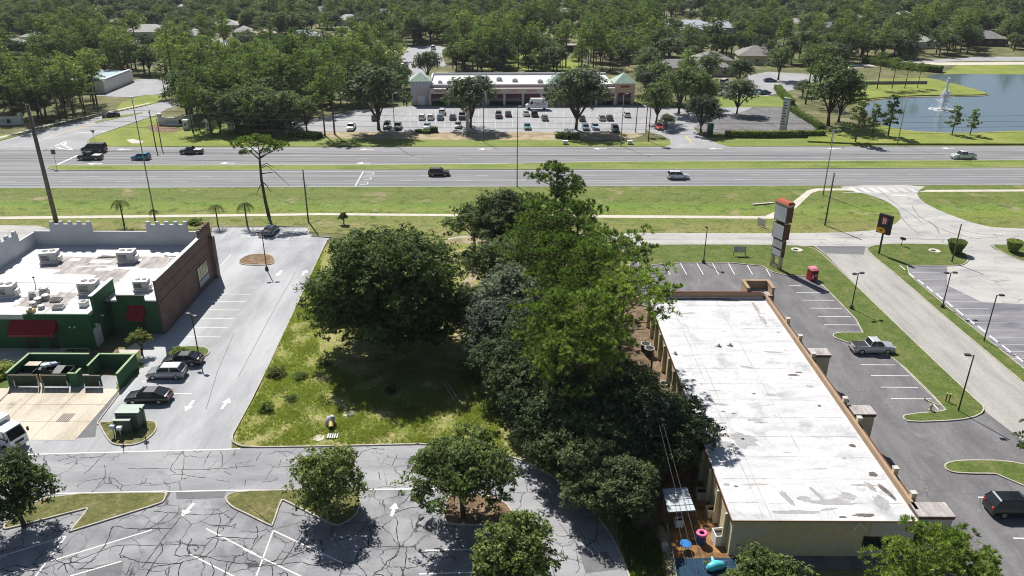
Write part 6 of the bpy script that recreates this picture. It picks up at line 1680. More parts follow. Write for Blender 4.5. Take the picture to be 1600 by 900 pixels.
def car_meshes(kind):
    if kind in PROTO: return PROTO[kind]
    S_ = SPEC[kind]
    w, zb = S_['W'] / 2, .24
    out = {}
    b = MB()
    st = []
    xs = S_['belt']
    n = len(xs)
    ring = []
    for i, (x, z) in enumerate(xs):
        tp = .86 if i in (0, n - 1) else (.95 if i in (1, n - 2) else 1.0)
        ww = w * tp
        ring.append([(x, -ww * .93, zb), (x, -ww, zb + .18), (x, -ww, zb + (z - zb) * .72), (x, -ww * .90, z), (x, ww * .90, z), (x, ww, zb + (z - zb) * .72), (x, ww, zb + .18), (x, ww * .93, zb)])
    vs = [v for r in ring for v in r]
    fs = []
    for i in range(n - 1):
        for k in range(8): fs.append((8 * i + k, 8 * i + (k + 1) % 8, 8 * i + 8 + (k + 1) % 8, 8 * i + 8 + k))
    fs += [tuple(range(8))[::-1], tuple(range(8 * (n - 1), 8 * n))]
    b.add(vs, fs)
    bm_b = b.mesh('body', smooth=True, bevel=.055)
    bm_b.set_sharp_from_angle(angle=.7)
    out['body'] = (bm_b, 'paint')
    x1, x2, x3, x4 = S_['cab']
    zr = S_['roof']
    def belt(x):
        for (xa, za), (xb, zb_) in zip(xs[:-1], xs[1:]):
            if xb <= x <= xa: return za + (zb_ - za) * (xa - x) / max(1e-6, xa - xb)
        return 1.0
    z1, z4 = belt(x1) - .03, belt(x4) - .03
    wb_, wt = w * .90, w * .74
    g = MB().add([(x1, -wb_, z1), (x1, wb_, z1), (x2, wt, zr - .05), (x2, -wt, zr - .05), (x4, -wb_, z4), (x4, wb_, z4), (x3, wt, zr - .05), (x3, -wt, zr - .05)],
                 [(0, 1, 2, 3), (1, 5, 6, 2), (5, 4, 7, 6), (4, 0, 3, 7)])
    out['windows'] = (g.mesh('windows'), 'carglass')
    r_ = MB().add([(x2 + .04, -wt - .02, zr - .07), (x2 + .04, wt + .02, zr - .07), (x3 - .04, wt + .02, zr - .07), (x3 - .04, -wt - .02, zr - .07), (x2 - .10, -wt + .10, zr), (x2 - .10, wt - .10, zr), (x3 + .10, wt - .10, zr), (x3 + .10, -wt + .10, zr)],
                  [(4, 5, 6, 7), (0, 1, 5, 4), (1, 2, 6, 5), (2, 3, 7, 6), (3, 0, 4, 7)])
    for s in (-1, 1):
        for (xa, za, xb) in ((x1, z1, x2), (x4, z4, x3)):
            r_.tube([(xa, s * wb_ * 1.005, za), (xb, s * (wt + .01), zr - .05)], .045, 4)
        xm = (x2 + x3) / 2 - .05
        r_.tube([(xm, s * (wb_ + .004), belt(xm)), (xm, s * (wt + .008), zr - .05)], .04, 4)
    out['roof'] = (r_.mesh('roof', smooth=False), 'paint')
    ty = MB().tube([(0, -.11, 0), (0, -.10, 0), (0, .10, 0), (0, .11, 0)], [S_['r'] * .9, S_['r'], S_['r'], S_['r'] * .9], 16)
    out['tyre'] = (ty.mesh('wheel'), 'tyre')
    rm = MB().tube([(0, -.118, 0), (0, .118, 0)], [S_['r'] * .62] * 2, 10)
    out['rim'] = (rm.mesh('rim'), 'rim')
    xf, zf = xs[1]; xr = xs[-1][0]
    out['headlight'] = (MB().box(xf - .05, -.22, zf - .20, xf + .10, .22, zf - .05).mesh('headlight'), 'headlamp')
    out['taillight'] = (MB().box(xr - .015, -.15, .72, xr + .10, .15, .92).mesh('taillight'), 'taillamp')
    out['bumper'] = (MB().box(xs[0][0] - .1, -w * .78, .30, xs[0][0] + .03, w * .78, .48).box(xr - .03, -w * .78, .30, xr + .1, w * .78, .48).mesh('bumper'), 'plastic')
    out['mirror'] = (MB().cbox(0, 0, 0, .14, .22, .16).mesh('mirror', bevel=.02), 'paint')
    out['licence'] = None
    if kind == 'pickup':
        out['bed_cover'] = (MB().box(-2.55, -w * .78, 1.125, -.78, w * .78, 1.145).box(-2.55, -w * .9, 1.10, -2.45, w * .9, 1.16).mesh('bed_cover'), 'plastic')
    PROTO[kind] = out
    return out
def setmat(o, m):
    if not o.data.materials: o.data.materials.append(None)
    o.material_slots[0].link = 'OBJECT'
    o.material_slots[0].material = m
def car(kind, loc, ang, col, label, cat='car', name=None, full=True, z=.02, sc=1.0, roofc=None, group=None, cover=None):
    ms = car_meshes(kind)
    S_ = SPEC[kind]
    t = empty(name or {'pickup': 'pickup_truck', 'van': 'van', 'suv': 'suv', 'sedan': 'sedan', 'hatch': 'hatchback'}[kind], (loc.x, loc.y, z), ang, label, cat, group)
    t.scale = (sc, sc, sc)
    pm = paint(col)
    def put(k, name_, x=0, y=0, zz=0, m=None, parent=t, yaw=0):
        o = link(name_, ms[k][0], None, parent)
        o.location = (x, y, zz)
        setmat(o, m or (pm if ms[k][1] == 'paint' else M[ms[k][1]]))
        return o
    put('body', 'body'); put('windows', 'windows'); put('roof', 'roof', m=paint(roofc) if roofc else None)
    w = S_['W'] / 2
    for x in S_['wb']:
        for s in (-1, 1):
            o = put('tyre', 'wheel', x, s * (w - .095), S_['r'])
            if full: put('rim', 'rim', parent=o)
    for s in (-1, 1):
        put('taillight', 'taillight', 0, s * w * .66, 0 if kind in ('sedan', 'hatch') else .12)
        put('headlight', 'headlight', 0, s * w * .66, 0)
        if full: put('mirror', 'mirror', S_['cab'][0] - .35, s * (w + .08), belt_of(kind))
    if full: put('bumper', 'bumper')
    if kind == 'pickup': put('bed_cover', 'bed_cover', m=cover)
    return t
def belt_of(kind): return 1.0 if kind in ('sedan', 'hatch') else 1.15
PI = math.pi
BLACK, SILVER, WHITE, GREY = (.010, .010, .012), (.46, .47, .48), (.72, .73, .73), (.10, .105, .11)
hwang = math.atan2(hu.y, hu.x)
car('sedan', G(234, 626), PI + .02, (.012, .012, .014), 'black sedan with panoramic roof parked beside the transformer island', sc=1.04)
car('hatch', G(262, 588), PI + .03, (.30, .32, .34), 'silver hatchback with white roof between the two black sedans', sc=1.04, roofc=(.74, .75, .75))
car('sedan', G(287, 568), PI + .03, (.010, .010, .012), 'black sedan parked next to the lamp island by the pub', sc=1.0)
for (x, y, lb) in ((234, 626, 'transformer island'), (287, 568, 'lamp island')):
    pass
car('sedan', G(424, 364), PI / 2 - .05, (.03, .10, .16), 'dark blue sedan at the head of the pub car park under the lone pine', sc=.98)
car('pickup', G(1361, 549), .02, (.42, .43, .44), 'silver pickup with black bed cover parked beside the plaza lawn', 'pickup', cover=M['plastic'], roofc=(.6, .61, .62))
car('suv', G(1583, 800), 0.0, (.008, .009, .012), 'black suv parked at the right edge near the bottom', sc=1.06)
car('suv', G(686, 274), hwang, (.07, .042, .03), 'brown suv driving on the near carriageway')
car('suv', G(1059, 279), hwang, (.70, .71, .72), 'white suv driving on the near carriageway right of the grove', sc=1.0)
car('pickup', G(1504, 248), hwang + PI, (.68, .69, .70), 'white crew cab pickup on the far carriageway near the pond', 'pickup', sc=1.05)
car('van', G(148, 237), hwang + PI, (.015, .015, .016), 'black van waiting at the intersection in the outer lane', 'van', sc=1.1)
car('pickup', G(142, 249), hwang + PI, (.035, .03, .03), 'dark pickup with pale bed waiting beside the black van', 'pickup', cover=plain('pale_bed', (.5, .48, .47), .7), sc=1.03)
car('hatch', G(221, 249), hwang + PI, (.03, .20, .30), 'teal hatchback approaching the intersection')
car('pickup', G(300, 240), hwang + PI, (.02, .02, .022), 'black pickup with pale bed on the far carriageway', 'pickup', cover=plain('pale_bed2', (.42, .40, .40), .7))
car('sedan', G(174, 183), .45 + PI, (.012, .012, .014), 'black sedan on the side street beside its median')
mallcars = [('hatch', 659.5, 186, 1, (.7, .7, .7), 'white hatchback, leftmost of the front row at the mall'), ('hatch', 673, 186, 1, (.68, .68, .66), 'white hatchback second from left in the mall front row'), ('sedan', 688, 186, 1, (.12, .17, .22), 'blue-grey sedan third from left in the mall front row'),
    ('suv', 691, 178, 1, (.68, .68, .66), 'white suv behind the blue-grey sedan at the mall'), ('sedan', 707.5, 186, 1, (.03, .05, .07), 'dark blue sedan left of the mall pylon'), ('pickup', 722, 185, 1, (.012, .012, .012), 'black pickup just left of the mall pylon'), ('hatch', 716, 199, -1, (.30, .31, .30), 'grey hatchback at the foot of the mall pylon'),
    ('sedan', 667.5, 200, -1, (.34, .40, .44), 'silver blue sedan near the low hedge at the mall lot edge'), ('pickup', 779, 183, 1, (.08, .08, .085), 'dark grey pickup right of the mall pole'), ('sedan', 794, 181, 1, (.05, .055, .06), 'charcoal sedan beside the dark grey pickup at the mall'), ('sedan', 822, 180, 1, (.70, .70, .70), 'white sedan in front of the delivery truck'),
    ('suv', 835, 181, 1, (.012, .012, .014), 'black suv in front of the delivery truck'), ('sedan', 851, 187, 1, (.22, .22, .23), 'grey sedan left of the broad mall oak'), ('sedan', 824, 201, -1, (.06, .17, .20), 'teal sedan alone at the mall lot edge'), ('sedan', 909, 188, 1, (.05, .06, .07), 'dark sedan in the broad oak shade at the mall'),
    ('sedan', 915, 202, -1, (.08, .15, .22), 'blue sedan right of the broad oak trunk'), ('sedan', 930, 201, -1, (.36, .45, .52), 'light blue sedan beside the blue one at the mall lot edge'), ('sedan', 940, 187, 1, (.48, .49, .50), 'silver sedan right of the broad mall oak'), ('sedan', 952, 187, 1, (.07, .075, .08), 'charcoal sedan next to the silver one right of the oak'), ('suv', 961, 205, -1, (.010, .010, .012), 'black suv at the right end of the mall lot edge'),
    ('hatch', 979, 182, 1, (.70, .70, .70), 'white hatchback before the right mall tower'), ('pickup', 549, 202, -1, (.70, .70, .68), 'white pickup at the left end of the mall lot edge'), ('suv', 459, 201, -1, (.16, .16, .16), 'grey suv in the tree shade far left of the mall lot'), ('suv', 587, 187, 1, (.05, .055, .06), 'dark suv behind the large oak at the mall left end'), ('suv', 605, 200, -1, (.03, .05, .05), 'dark green suv beside the large oak trunk'), ('pickup', 622, 201, -1, (.02, .02, .025), 'black pickup right of the large oak trunk'),
    ('sedan', 1029, 201, -1, (.50, .05, .03), 'red sedan beside the small round tree at the mall entry'), ('van', 1132, 131, .3, (.68, .68, .68), 'white van in the clinic lot'), ('suv', 1146, 135, .3, (.03, .03, .035), 'dark suv next to the white van in the clinic lot'), ('sedan', 1203, 128, 0, (.08, .12, .18), 'blue sedan at the right end of the clinic lot'), ('sedan', 1194, 147, .1, (.14, .24, .27), 'teal sedan on the clinic lot exit'),
    ('sedan', 166, 133, .4, (.35, .36, .37), 'grey sedan in the small lot behind the left pines'), ('sedan', 174, 136, .4, (.10, .11, .12), 'dark sedan in the small lot behind the left pines'), ('van', 677, 77, 1, (.7, .7, .7), 'white van on the winding back street'), ('sedan', 617, 110, .4, (.05, .07, .12), 'dark blue sedan on the back street'), ('sedan', 631, 104, .3, (.68, .68, .68), 'white sedan on the back street')]
for kind, x, y, o, c, lb in mallcars:
    a = PI / 2 * o if abs(o) == 1 else o * PI
    car(kind, G(x, y), a + .03, c, lb, {'pickup': 'pickup', 'van': 'van'}.get(kind, 'car'), full=False)

# ------------------------------------------------------------------ delivery truck with lettering
def text_mesh(s, size, m, parent, loc, rot, name='lettering', ext=.01):
    cu = bpy.data.curves.new('txt', 'FONT')
    cu.body = s; cu.size = size; cu.extrude = ext
    tmp = bpy.data.objects.new('txt', cu)
    COL.objects.link(tmp)
    dg = bpy.context.evaluated_depsgraph_get()
    me = bpy.data.meshes.new_from_object(tmp.evaluated_get(dg))
    bpy.data.objects.remove(tmp)
    me.materials.clear()
    o = link(name, me, m, parent)
    o.location = loc; o.rotation_euler = rot
    return o
b_ = G(839, 171)
D = empty('delivery_truck', (b_.x, b_.y, .02), PI + .04, 'white box delivery truck with purple and red lettering before the mall', 'truck')
MB().box(-3.3, -1.15, .65, 2.0, 1.15, 3.35).build('box_body', paint((.72, .73, .74), 0), D, bevel=.06)
MB().add([(2.0, -1.1, .65), (2.0, 1.1, .65), (2.0, 1.1, 2.9), (2.0, -1.1, 2.9), (2.75, -1.05, 1.75), (2.75, 1.05, 1.75), (3.5, -.95, 1.45), (3.5, .95, 1.45), (3.55, -.95, .55), (3.55, .95, .55), (2.0, -1.1, .55), (2.0, 1.1, .55)], [(2, 3, 4, 5), (4, 6, 7, 5), (6, 8, 9, 7), (3, 0, 10, 8, 6, 4), (1, 2, 5, 7, 9, 11), (8, 10, 11, 9)]).build('cab', paint((.72, .73, .74), 0), D)
MB().add([(2.06, -.95, 2.78), (2.06, .95, 2.78), (2.78, .93, 1.80), (2.78, -.93, 1.80)], [(0, 1, 2, 3)]).build('windscreen', M['carglass'], D)
for s in (-1, 1): MB().box(1.3, s * 1.155 - .01, 1.75, 2.1, s * 1.155 + .01, 2.6).build('side_window', M['carglass'], D)
for x in (2.55, -2.2):
    for s in (-1, 1): MB().tube([(x, s * .95 - .13, .42), (x, s * .95 + .13, .42)], .42, 14).build('wheel', M['tyre'], D)
for s in (-1, 1): MB().cbox(3.5, s * .7, .95, .1, .35, .22).build('headlight', M['headlamp'], D)
for sgn in (1,):
    text_mesh('Fed', 1.25, plain('purple_letters', (.07, .03, .18), .6), D, (.9, 1.165, 1.6), (PI / 2, 0, PI))
    text_mesh('Ex', 1.25, plain('red_letters', (.62, .04, .05), .6), D, (-1.35, 1.165, 1.6), (PI / 2, 0, PI))
# white cab-over truck at the left edge
b_ = G(10, 706)
W_ = empty('cabover_truck', (b_.x + .3, b_.y + .9, .02), -.35, 'white cab-over truck entering at the left edge below the concrete pad', 'truck')
wp = paint((.70, .71, .72), 0)
MB().add([(-.9, -1.0, .6), (-.9, 1.0, .6), (1.05, 1.0, .6), (1.05, -1.0, .6), (-.9, -1.0, 2.5), (-.9, 1.0, 2.5), (.55, .92, 2.5), (.55, -.92, 2.5), (1.0, 1.0, 1.35), (1.0, -1.0, 1.35)], [(0, 3, 2, 1), (4, 7, 6, 5), (0, 1, 5, 4), (3, 9, 8, 2), (9, 7, 6, 8), (1, 2, 8, 6, 5), (0, 4, 7, 9, 3)]).build('cab', wp, W_, bevel=.05)
MB().add([(1.005, -.86, 1.42), (1.005, .86, 1.42), (.60, .80, 2.36), (.60, -.80, 2.36)], [(0, 1, 2, 3)]).build('windscreen', M['carglass'], W_).location.x = .03
for s in (-1, 1):
    MB().add([(-.5, s * 1.012, 1.45), (.75, s * 1.012, 1.45), (.42, s * .955, 2.3), (-.5, s * .955, 2.3)], [(0, 1, 2, 3)]).build('side_window', M['carglass'], W_)
    MB().cbox(1.03, s * .75, .75, .06, .35, .22).build('headlight', M['headlamp'], W_)
    MB().cbox(1.0, s * 1.2, 1.5, .12, .2, .45).build('mirror', M['plastic'], W_)
    MB().tube([(0.1, s * .88 - .12, .42), (0.1, s * .88 + .12, .42)], .42, 16).build('wheel', M['tyre'], W_)
    MB().tube([(-4.2, s * .88 - .12, .42), (-4.2, s * .88 + .12, .42)], .42, 16).build('wheel', M['tyre'], W_)
MB().box(.98, -.95, .42, 1.12, .95, .62).build('bumper', M['lightmetal'], W_)
MB().box(1.052, -.5, .82, 1.075, .5, 1.1).build('grille', M['plastic'], W_)
MB().box(-6.2, -1.15, .95, -1.05, 1.15, 3.1).build('cargo_box', wp, W_, bevel=.04)
MB().box(-6.0, -.45, .55, -.9, .45, .95).build('chassis', M['plastic'], W_)

# ------------------------------------------------------------------ poles, lamps and wires
M['pole'] = plain('weathered_pole', (.13, .10, .085), .85)
M['steel'] = plain('galvanised_pole', (.30, .31, .31), .5, .4)
M['darkpole'] = plain('dark_painted_pole', (.045, .042, .04), .6)
def pole(name, base, top, label, cat, r0, r1, m, group=None, arms=(), z=None):
    b = G(*base)
    h = z or HT(b, *top)
    t = empty(name, (b.x, b.y, .02), 0, label, cat, group)
    MB().tube([(0, 0, -.1), (0, 0, h * .5), (0, 0, h)], [r0, (r0 + r1) / 2, r1], 8).build('pole', m, t, smooth=True)
    return t, h
def lot_lamp(base, top, label, heads=2, ang=0.0, m='darkpole', foot=True, g='car park lamps'):
    t, h = pole('car_park_lamp', base, top, label, 'lamp post', .085, .07, M[m], g)
    if foot: MB().cyl(0, 0, 0, .55, .27, 10).build('footing', M['kerb'] if m != 'darkpole' else M['darkpole'], t)
    for k in range(heads):
        a = ang + k * PI
        x, y = math.cos(a), math.sin(a)
        l = MB().tube([(0, 0, h - .08), (x * .4, y * .4, h - .05)], .035, 5).build('arm', M[m], t)
        bx = MB().box(-.3, -.2, -.1, .3, .2, .1).build('lamp_head', M[m], t, bevel=.03)
        bx.location = (x * .62, y * .62, h - .03); bx.rotation_euler.z = a
        MB().box(-.24, -.15, -.115, .24, .15, -.101).build('lens', M['headlamp'], bx)
    return t
lot_lamp((1099, 411), (1101, 357), 'dark lamp on the plaza front lawn before the parking bays', 1, PI / 2)
lot_lamp((1330, 483), (1343, 427), 'dark lamp on the lawn strip right of the plaza bays, rear one', 2, .3)
lot_lamp((1472, 481), (1482, 426), 'dark lamp on the lawn beside the wheel stops', 2, .1)
lot_lamp((1537, 534), (1556, 461), 'taller lamp near the right edge beside the wheel stops', 1, 0, 'darkpole', False)
lot_lamp((1497, 643), (1519, 555), 'dark lamp at the lawn end cap by the plaza drive', 1, PI * .95, 'darkpole', False)
lot_lamp((417, 422), (408, 362), 'dark lamp with white heads at the mulched pub island', 2, .2)
lot_lamp((311, 557), (303, 492), 'lamp with white heads on the grass island by the parked sedans', 2, 2.6)
pole('utility_pole', (1487, 410), (1498, 350), 'plain dark pole beside the flared clipped bush', 'pole', .13, .1, M['pole'])
def street_lamp(base, top, label, armx=1.8, m='steel'):
    t, h = pole('street_lamp', base, top, label, 'street lamp', .14, .07, M[m], 'highway lamps')
    MB().tube([(0, 0, h - .1), (armx * .5, -armx * .3, h + .25), (armx, -armx * .6, h + .3)], .045, 6).build('arm', M[m], t)
    MB().cbox(armx + .2, -armx * .6 - .1, h + .22, .75, .32, .14).build('lamp_head', M[m], t, bevel=.03)
    return t
street_lamp((618, 227), (614, 147), 'highway lamp before the left end of the mall', .6)
street_lamp((970, 228), (975, 148), 'highway lamp before the right end of the mall', .5)
street_lamp((1402, 226), (1418, 147), 'highway lamp on the pond verge', .9)
street_lamp((1286, 305), (1302, 205), 'highway lamp on the near verge beside the crosswalk', .6)
street_lamp((808, 292), (809, 168), 'slim highway lamp behind the tall grove pine', .3)
street_lamp((243, 345), (203, 155), 'very tall slim lamp rising behind the pub', -.3)
street_lamp((1298, 226), (1303, 204), 'short lamp post near the hedge on the far verge', .3)
def util(base, top, label, cross=True, r=.17, m='pole', z=None):
    t, h = pole('utility_pole', base, top, label, 'utility pole', r, r * .72, M[m], None, z=z)
    if cross:
        for k in range(3):
            MB().box(-.05, -.5, h - .6 - k * 1.0, .05, .05, h - .5 - k * 1.0).build('bracket', M[m], t)
            MB().cyl(0, -.5, h - .5 - k, h - .3 - k, .06, 6).build('insulator', M['greymetal'], t)
    return t, h
big, hb_ = util((88, 347), (40, 163), 'thick tall concrete transmission pole at left behind the pub', True, .42, 'dead_wood')
util((1289, 352), (1303, 270), 'dark utility pole on the lawn between the sidewalk and service road')
util((482, 347), (472, 265), 'grey leaning snag-like pole with dead vine on the verge', False, .16, 'dead_wood')
dv = bpy.data.objects[[o.name for o in bpy.data.objects if o.get('label', '').startswith('grey leaning snag')][0]]
tw = MB()
rnd = random.Random(3)
for k in range(12):
    z = rnd.uniform(4, 8); a = rnd.uniform(0, 6.28); L_ = rnd.uniform(.4, 1.2)
    tw.tube([(0, 0, z), (math.cos(a) * L_ * .5, math.sin(a) * L_ * .5, z + .3), (math.cos(a) * L_, math.sin(a) * L_, z + rnd.uniform(-.2, .8))], [.03, .02, .01], 4)
tw.build('dead_vine', M['dead_wood'], dv)
util((756, 222), (754, 160), 'slim pole right of the mall pylon', False, .12, 'pole')
util((244, 232), (240, 172), 'far pole on the corner lawn by the curved wall', True, .16)
util((80, 228), (78, 205), 'x', False) if False else None
util((253, 232), (246, 186), 'dark angled pole beside the curved entrance wall', False, .14)
for x, lb in ((1006, 'left'), (1018, 'right')): pass
M['wire'] = plain('wire', (.05, .05, .05), .6)
def wire(a, b, sag, label, r=.022, group='overhead wires'):
    a, b = Vector(a), Vector(b)
    n = 28
    pts = []
    for k in range(n + 1):
        s = k / n
        p = a.lerp(b, s)
        p.z -= sag * 4 * s * (1 - s)
        pts.append(p)
    o = MB().tube(pts, r, 4, False).build('overhead_wire', M['wire'])
    return tag(o, label, 'wire', group)
bb = G(88, 347)
# companion pole of the transmission line stands beyond the right edge
e2 = bb + hu * 245
te, he = pole('utility_pole', (0, 0), (0, 0), 'thick transmission pole beyond the right edge', 'utility pole', .42, .3, M['dead_wood'], z=21.6)
te.location = (e2.x, e2.y, 0)
e0 = bb - hu * 90
for k, (z, lb) in enumerate(((21.2, 'topmost'), (20.2, 'second from top'), (19.2, 'third from top'), (18.2, 'fourth from top'), (13.6, 'fifth, well below the top four'), (12.2, 'lowest'))):
    wire((bb.x, bb.y - .4, z), (e2.x, e2.y - .4, z), 2.0 if z > 15 else 1.2, 'long wire across the far verge, ' + lb)
    wire((e0.x, e0.y - .4, z), (bb.x, bb.y - .4, z), .5, 'short wire leaving the thick left pole leftwards, ' + lb)
for k, (x0, x1) in enumerate(((1012, 1093), (1017, 1106))):
    a, b = G(x0, 590, 7.0), G(x1, 905, 8.5)
    d_ = (b - a) * .5
    wire(a, b + d_, .25, 'taut service wire over the yard beside the plaza roof, ' + ('left' if k == 0 else 'right'), .02)
wire(G(1052, 770, 5.0), G(1068, 905, 5.0) + Vector((0, -6, 0)), .2, 'single low wire along the left side of the yard', .018)
sp = G(1014, 592)
ts, _h = pole('service_pole', (1012, 640), (1012, 600), 'wooden service pole hidden among the grove oaks', 'pole', .14, .1, M['pole'], z=7.2)

# ------------------------------------------------------------------ signs and street furniture
M['signwhite'] = plain('white_sign_face', (.78, .79, .80), .5, var=.04)
b_ = G(1214, 420)
PY = empty('pylon_sign', (b_.x - .2, b_.y + .2, .1), R(-66), 'tall blank pylon sign with rust-red cap at the plaza entrance', 'sign')
for x in (-1.05, .75): MB().box(x, -.3, 0, x + .35, .3, 10.4).build('leg', M['cream'], PY)
MB().box(-1.05, -.3, .0, 1.1, .3, .6).build('plinth', M['cream'], PY)
for z0, z1, w_, nm in ((8.0, 10.6, 1.35, 'a'), (5.1, 7.6, 1.25, 'b')):
    c_ = MB().box(-w_, -.62, z0, w_, .62, z1).build('sign_cabinet', M['brownedge'], PY)
    MB().box(-w_ + .1, .621, z0 + .12, w_ - .1, .66, z1 - .12).build('sign_face', M['signwhite'], c_)
    MB().box(-w_ + .1, -.66, z0 + .12, w_ - .1, -.621, z1 - .12).build('sign_face', M['signwhite'], c_)
for z0, z1 in ((3.5, 4.9), (2.2, 3.4)):
    c_ = MB().box(-1.1, -.34, z0, 1.15, .34, z1).build('sign_cabinet', M['brownedge'], PY); MB().box(-1.0, .341, z0 + .08, 1.05, .37, z1 - .08).build('sign_face', M['signwhite'], c_); MB().box(-1.0, -.37, z0 + .08, 1.05, -.341, z1 - .08).build('sign_face', M['signwhite'], c_)
MB().box(-1.4, -.66, 10.6, 1.4, .66, 10.95).build('cap_band', M['cream'], PY)
MB().frustum(-1.5, -.75, 10.95, 1.5, .75, 11.3, .25).build('cap', plain('rust_red_cap', (.36, .075, .03), .6), PY)
b_ = G(1373, 397)
SG = empty('restaurant_sign', (b_.x, b_.y, .1), R(-55), 'black pole sign with red and white emblem over an orange oval', 'sign')
MB().tube([(0, 0, 0), (0, 0, 4.2)], .16, 10).build('pole', M['darkpole'], SG)
MB().box(-1.15, -.28, 3.6, 1.15, .28, 6.9).build('sign_cabinet', M['plastic'], SG, bevel=.04)
for s in (-1, 1):
    MB().tube([(0, s * .281, 6.0), (0, s * .31, 6.0)], [.62, .62], 18).build('red_emblem', plain('red_emblem', (.38, .03, .05), .5), SG)
    MB().box(-.3, s * .32 - .01, 5.25, -.1, s * .32 + .01, 6.35).box(.08, s * .32 - .01, 5.35, .28, s * .32 + .01, 6.3).box(-.3, s * .32 - .01, 5.75, .28, s * .32 + .01, 5.95).build('white_emblem', M['paint'], SG)
    ov = MB().tube([(0, s * .29, 0), (0, s * .33, 0)], [.62, .62], 20).build('orange_oval', plain('orange_panel', (.75, .36, .02), .5), SG); ov.location = (-.35, 0, 4.15); ov.scale = (1.3, 1, .85)
    MB().box(-.55, s * .34 - .01, 4.05, -.05, s * .34 + .01, 4.2).box(-.3, s * .34 - .01, 4.2, -.15, s * .34 + .01, 4.4).build('oval_mark', M['plastic'], SG)
b_ = G(1268, 437)
RB = empty('donation_bin', (b_.x, b_.y, .03), .25, 'red collection bin with pink top at the plaza lawn corner', 'bin')
rp = plain('red_bin_paint', (.38, .015, .03), .45)
MB().box(-.62, -.6, 0, .62, .6, 1.75).build('body', rp, RB, bevel=.04); MB().add([(-.68, -.66, 1.75), (.68, -.66, 1.75), (.68, .66, 1.75), (-.68, .66, 1.75), (-.6, -.3, 2.0), (.6, -.3, 2.0), (.6, .6, 2.05), (-.6, .6, 2.05)], [(4, 5, 6, 7), (0, 1, 5, 4), (1, 2, 6, 5), (2, 3, 7, 6), (3, 0, 4, 7)]).build('lid', plain('pink_lid', (.62, .22, .27), .5), RB)
MB().box(-.4, -.64, 1.15, .4, -.601, 1.5).build('hatch', M['plastic'], RB); MB().box(-.45, -.63, .35, -.15, -.602, .95).build('sticker', M['paint'], RB); MB().tube([(.2, -.602, .9), (.2, -.62, .9)], .2, 14).build('emblem', plain('pink_emblem', (.65, .35, .35), .6), RB)
def board(px, py, w_, h_, leg, ang, label, faces, m2=None, name='signboard'):
    p = G(px, py); t = empty(name, (p.x, p.y, .08), ang, label, 'sign')
    for s in (-1, 1): MB().box(s * (w_ / 2 - .08) - .05, -.05, 0, s * (w_ / 2 - .08) + .05, .05, leg + h_).build('post', M['darkpole'], t)
    x = -w_ / 2
    for k, (fw, mm) in enumerate(faces):
        MB().box(x, -.09, leg, x + fw * w_ - .02, -.051, leg + h_).build('panel', mm, t); x += fw * w_
    return t
board(1155, 400, 2.1, 1.1, .6, 0, 'low blue and tan two-panel board on the plaza front lawn', [(.45, M['bluewall']), (.55, M['palewall'])])
board(1189, 354, 1.6, 1.4, .1, R(-50), 'tilted white real estate board on the verge beside the sidewalk', [(1.0, M['offwhite'])])
rb_ = empty('headwall', G(1192, 319), R(15), 'white striped drain headwall lying in the verge grass', 'headwall')
MB().box(-2.4, -.35, .0, 2.4, .1, .25).build('slab', M['concrete'], rb_)
for k in range(8): MB().box(-2.2 + k * .45, -.37, .05, -2.0 + k * .45, -.351, .22).build('slot', M['dark'], rb_)
def signpost(px, py, h, label, shape, m):
    p = G(px, py); t = empty('road_sign', (p.x, p.y, .03), 0, label, 'sign')
    MB().cyl(0, 0, 0, h, .045, 6).build('post', M['steel'], t)
    if shape == 'tri': MB().add([(-.65, -.06, h), (.65, -.06, h), (0, -.06, h - 1.0), (-.65, -.03, h), (.65, -.03, h), (0, -.03, h - 1.0)], [(0, 2, 1), (3, 4, 5), (0, 1, 4, 3), (1, 2, 5, 4), (2, 0, 3, 5)]).build('plate', m, t)
    else: MB().box(-.5, -.07, h - 1.1, .5, -.045, h).build('plate', m, t)
signpost(149, 224, 3.4, 'yield triangle seen from behind on the corner lawn', 'tri', M['steel'])
signpost(89, 262, 4.2, 'grey square sign on a post at the highway median nose', 'sq', plain('sign_back', (.12, .12, .13), .6))
signpost(221, 238, 2.6, 'x', 'sq', M['steel']) if False else None
p = G(1408, 384.5); t = empty('mailbox', (p.x, p.y, .1), .5, 'small dark mailbox on a post by the service road', 'mailbox')
MB().cyl(0, 0, 0, 1.1, .06, 6).build('post', M['darkpole'], t); MB().box(-.22, -.5, 1.1, .22, .35, 1.5).build('box', M['plastic'], t, bevel=.05)
for x, y, lb in ((1245, 391.5, 'on the plaza front lawn right of the pylon sign'), (1460, 393, 'on the lawn left of the clipped bush')):
    p = G(x, y); t = empty('storm_drain', (p.x, p.y, .1), 0, 'concrete storm drain with dark mouth ' + lb, 'drain')
    MB().cyl(0, 0, 0, .1, .95, 16).build('collar', M['concrete'], t); MB().cyl(-.25, -.05, .1, .105, .45, 12).build('mouth', M['dark'], t)
p = G(1453, 642); t = empty('fire_hydrant', (p.x, p.y, .1), 0, 'cream fire hydrant on the plaza lawn end cap', 'hydrant')
MB().tube([(0, 0, 0), (0, 0, .12), (0, 0, .13), (0, 0, .62), (0, 0, .66), (0, 0, .85)], [.2, .2, .13, .13, .17, .05], 10).build('barrel', M['cream'], t); MB().tube([(-.24, 0, .48), (.24, 0, .48)], .07, 8).build('nozzle', M['cream'], t)
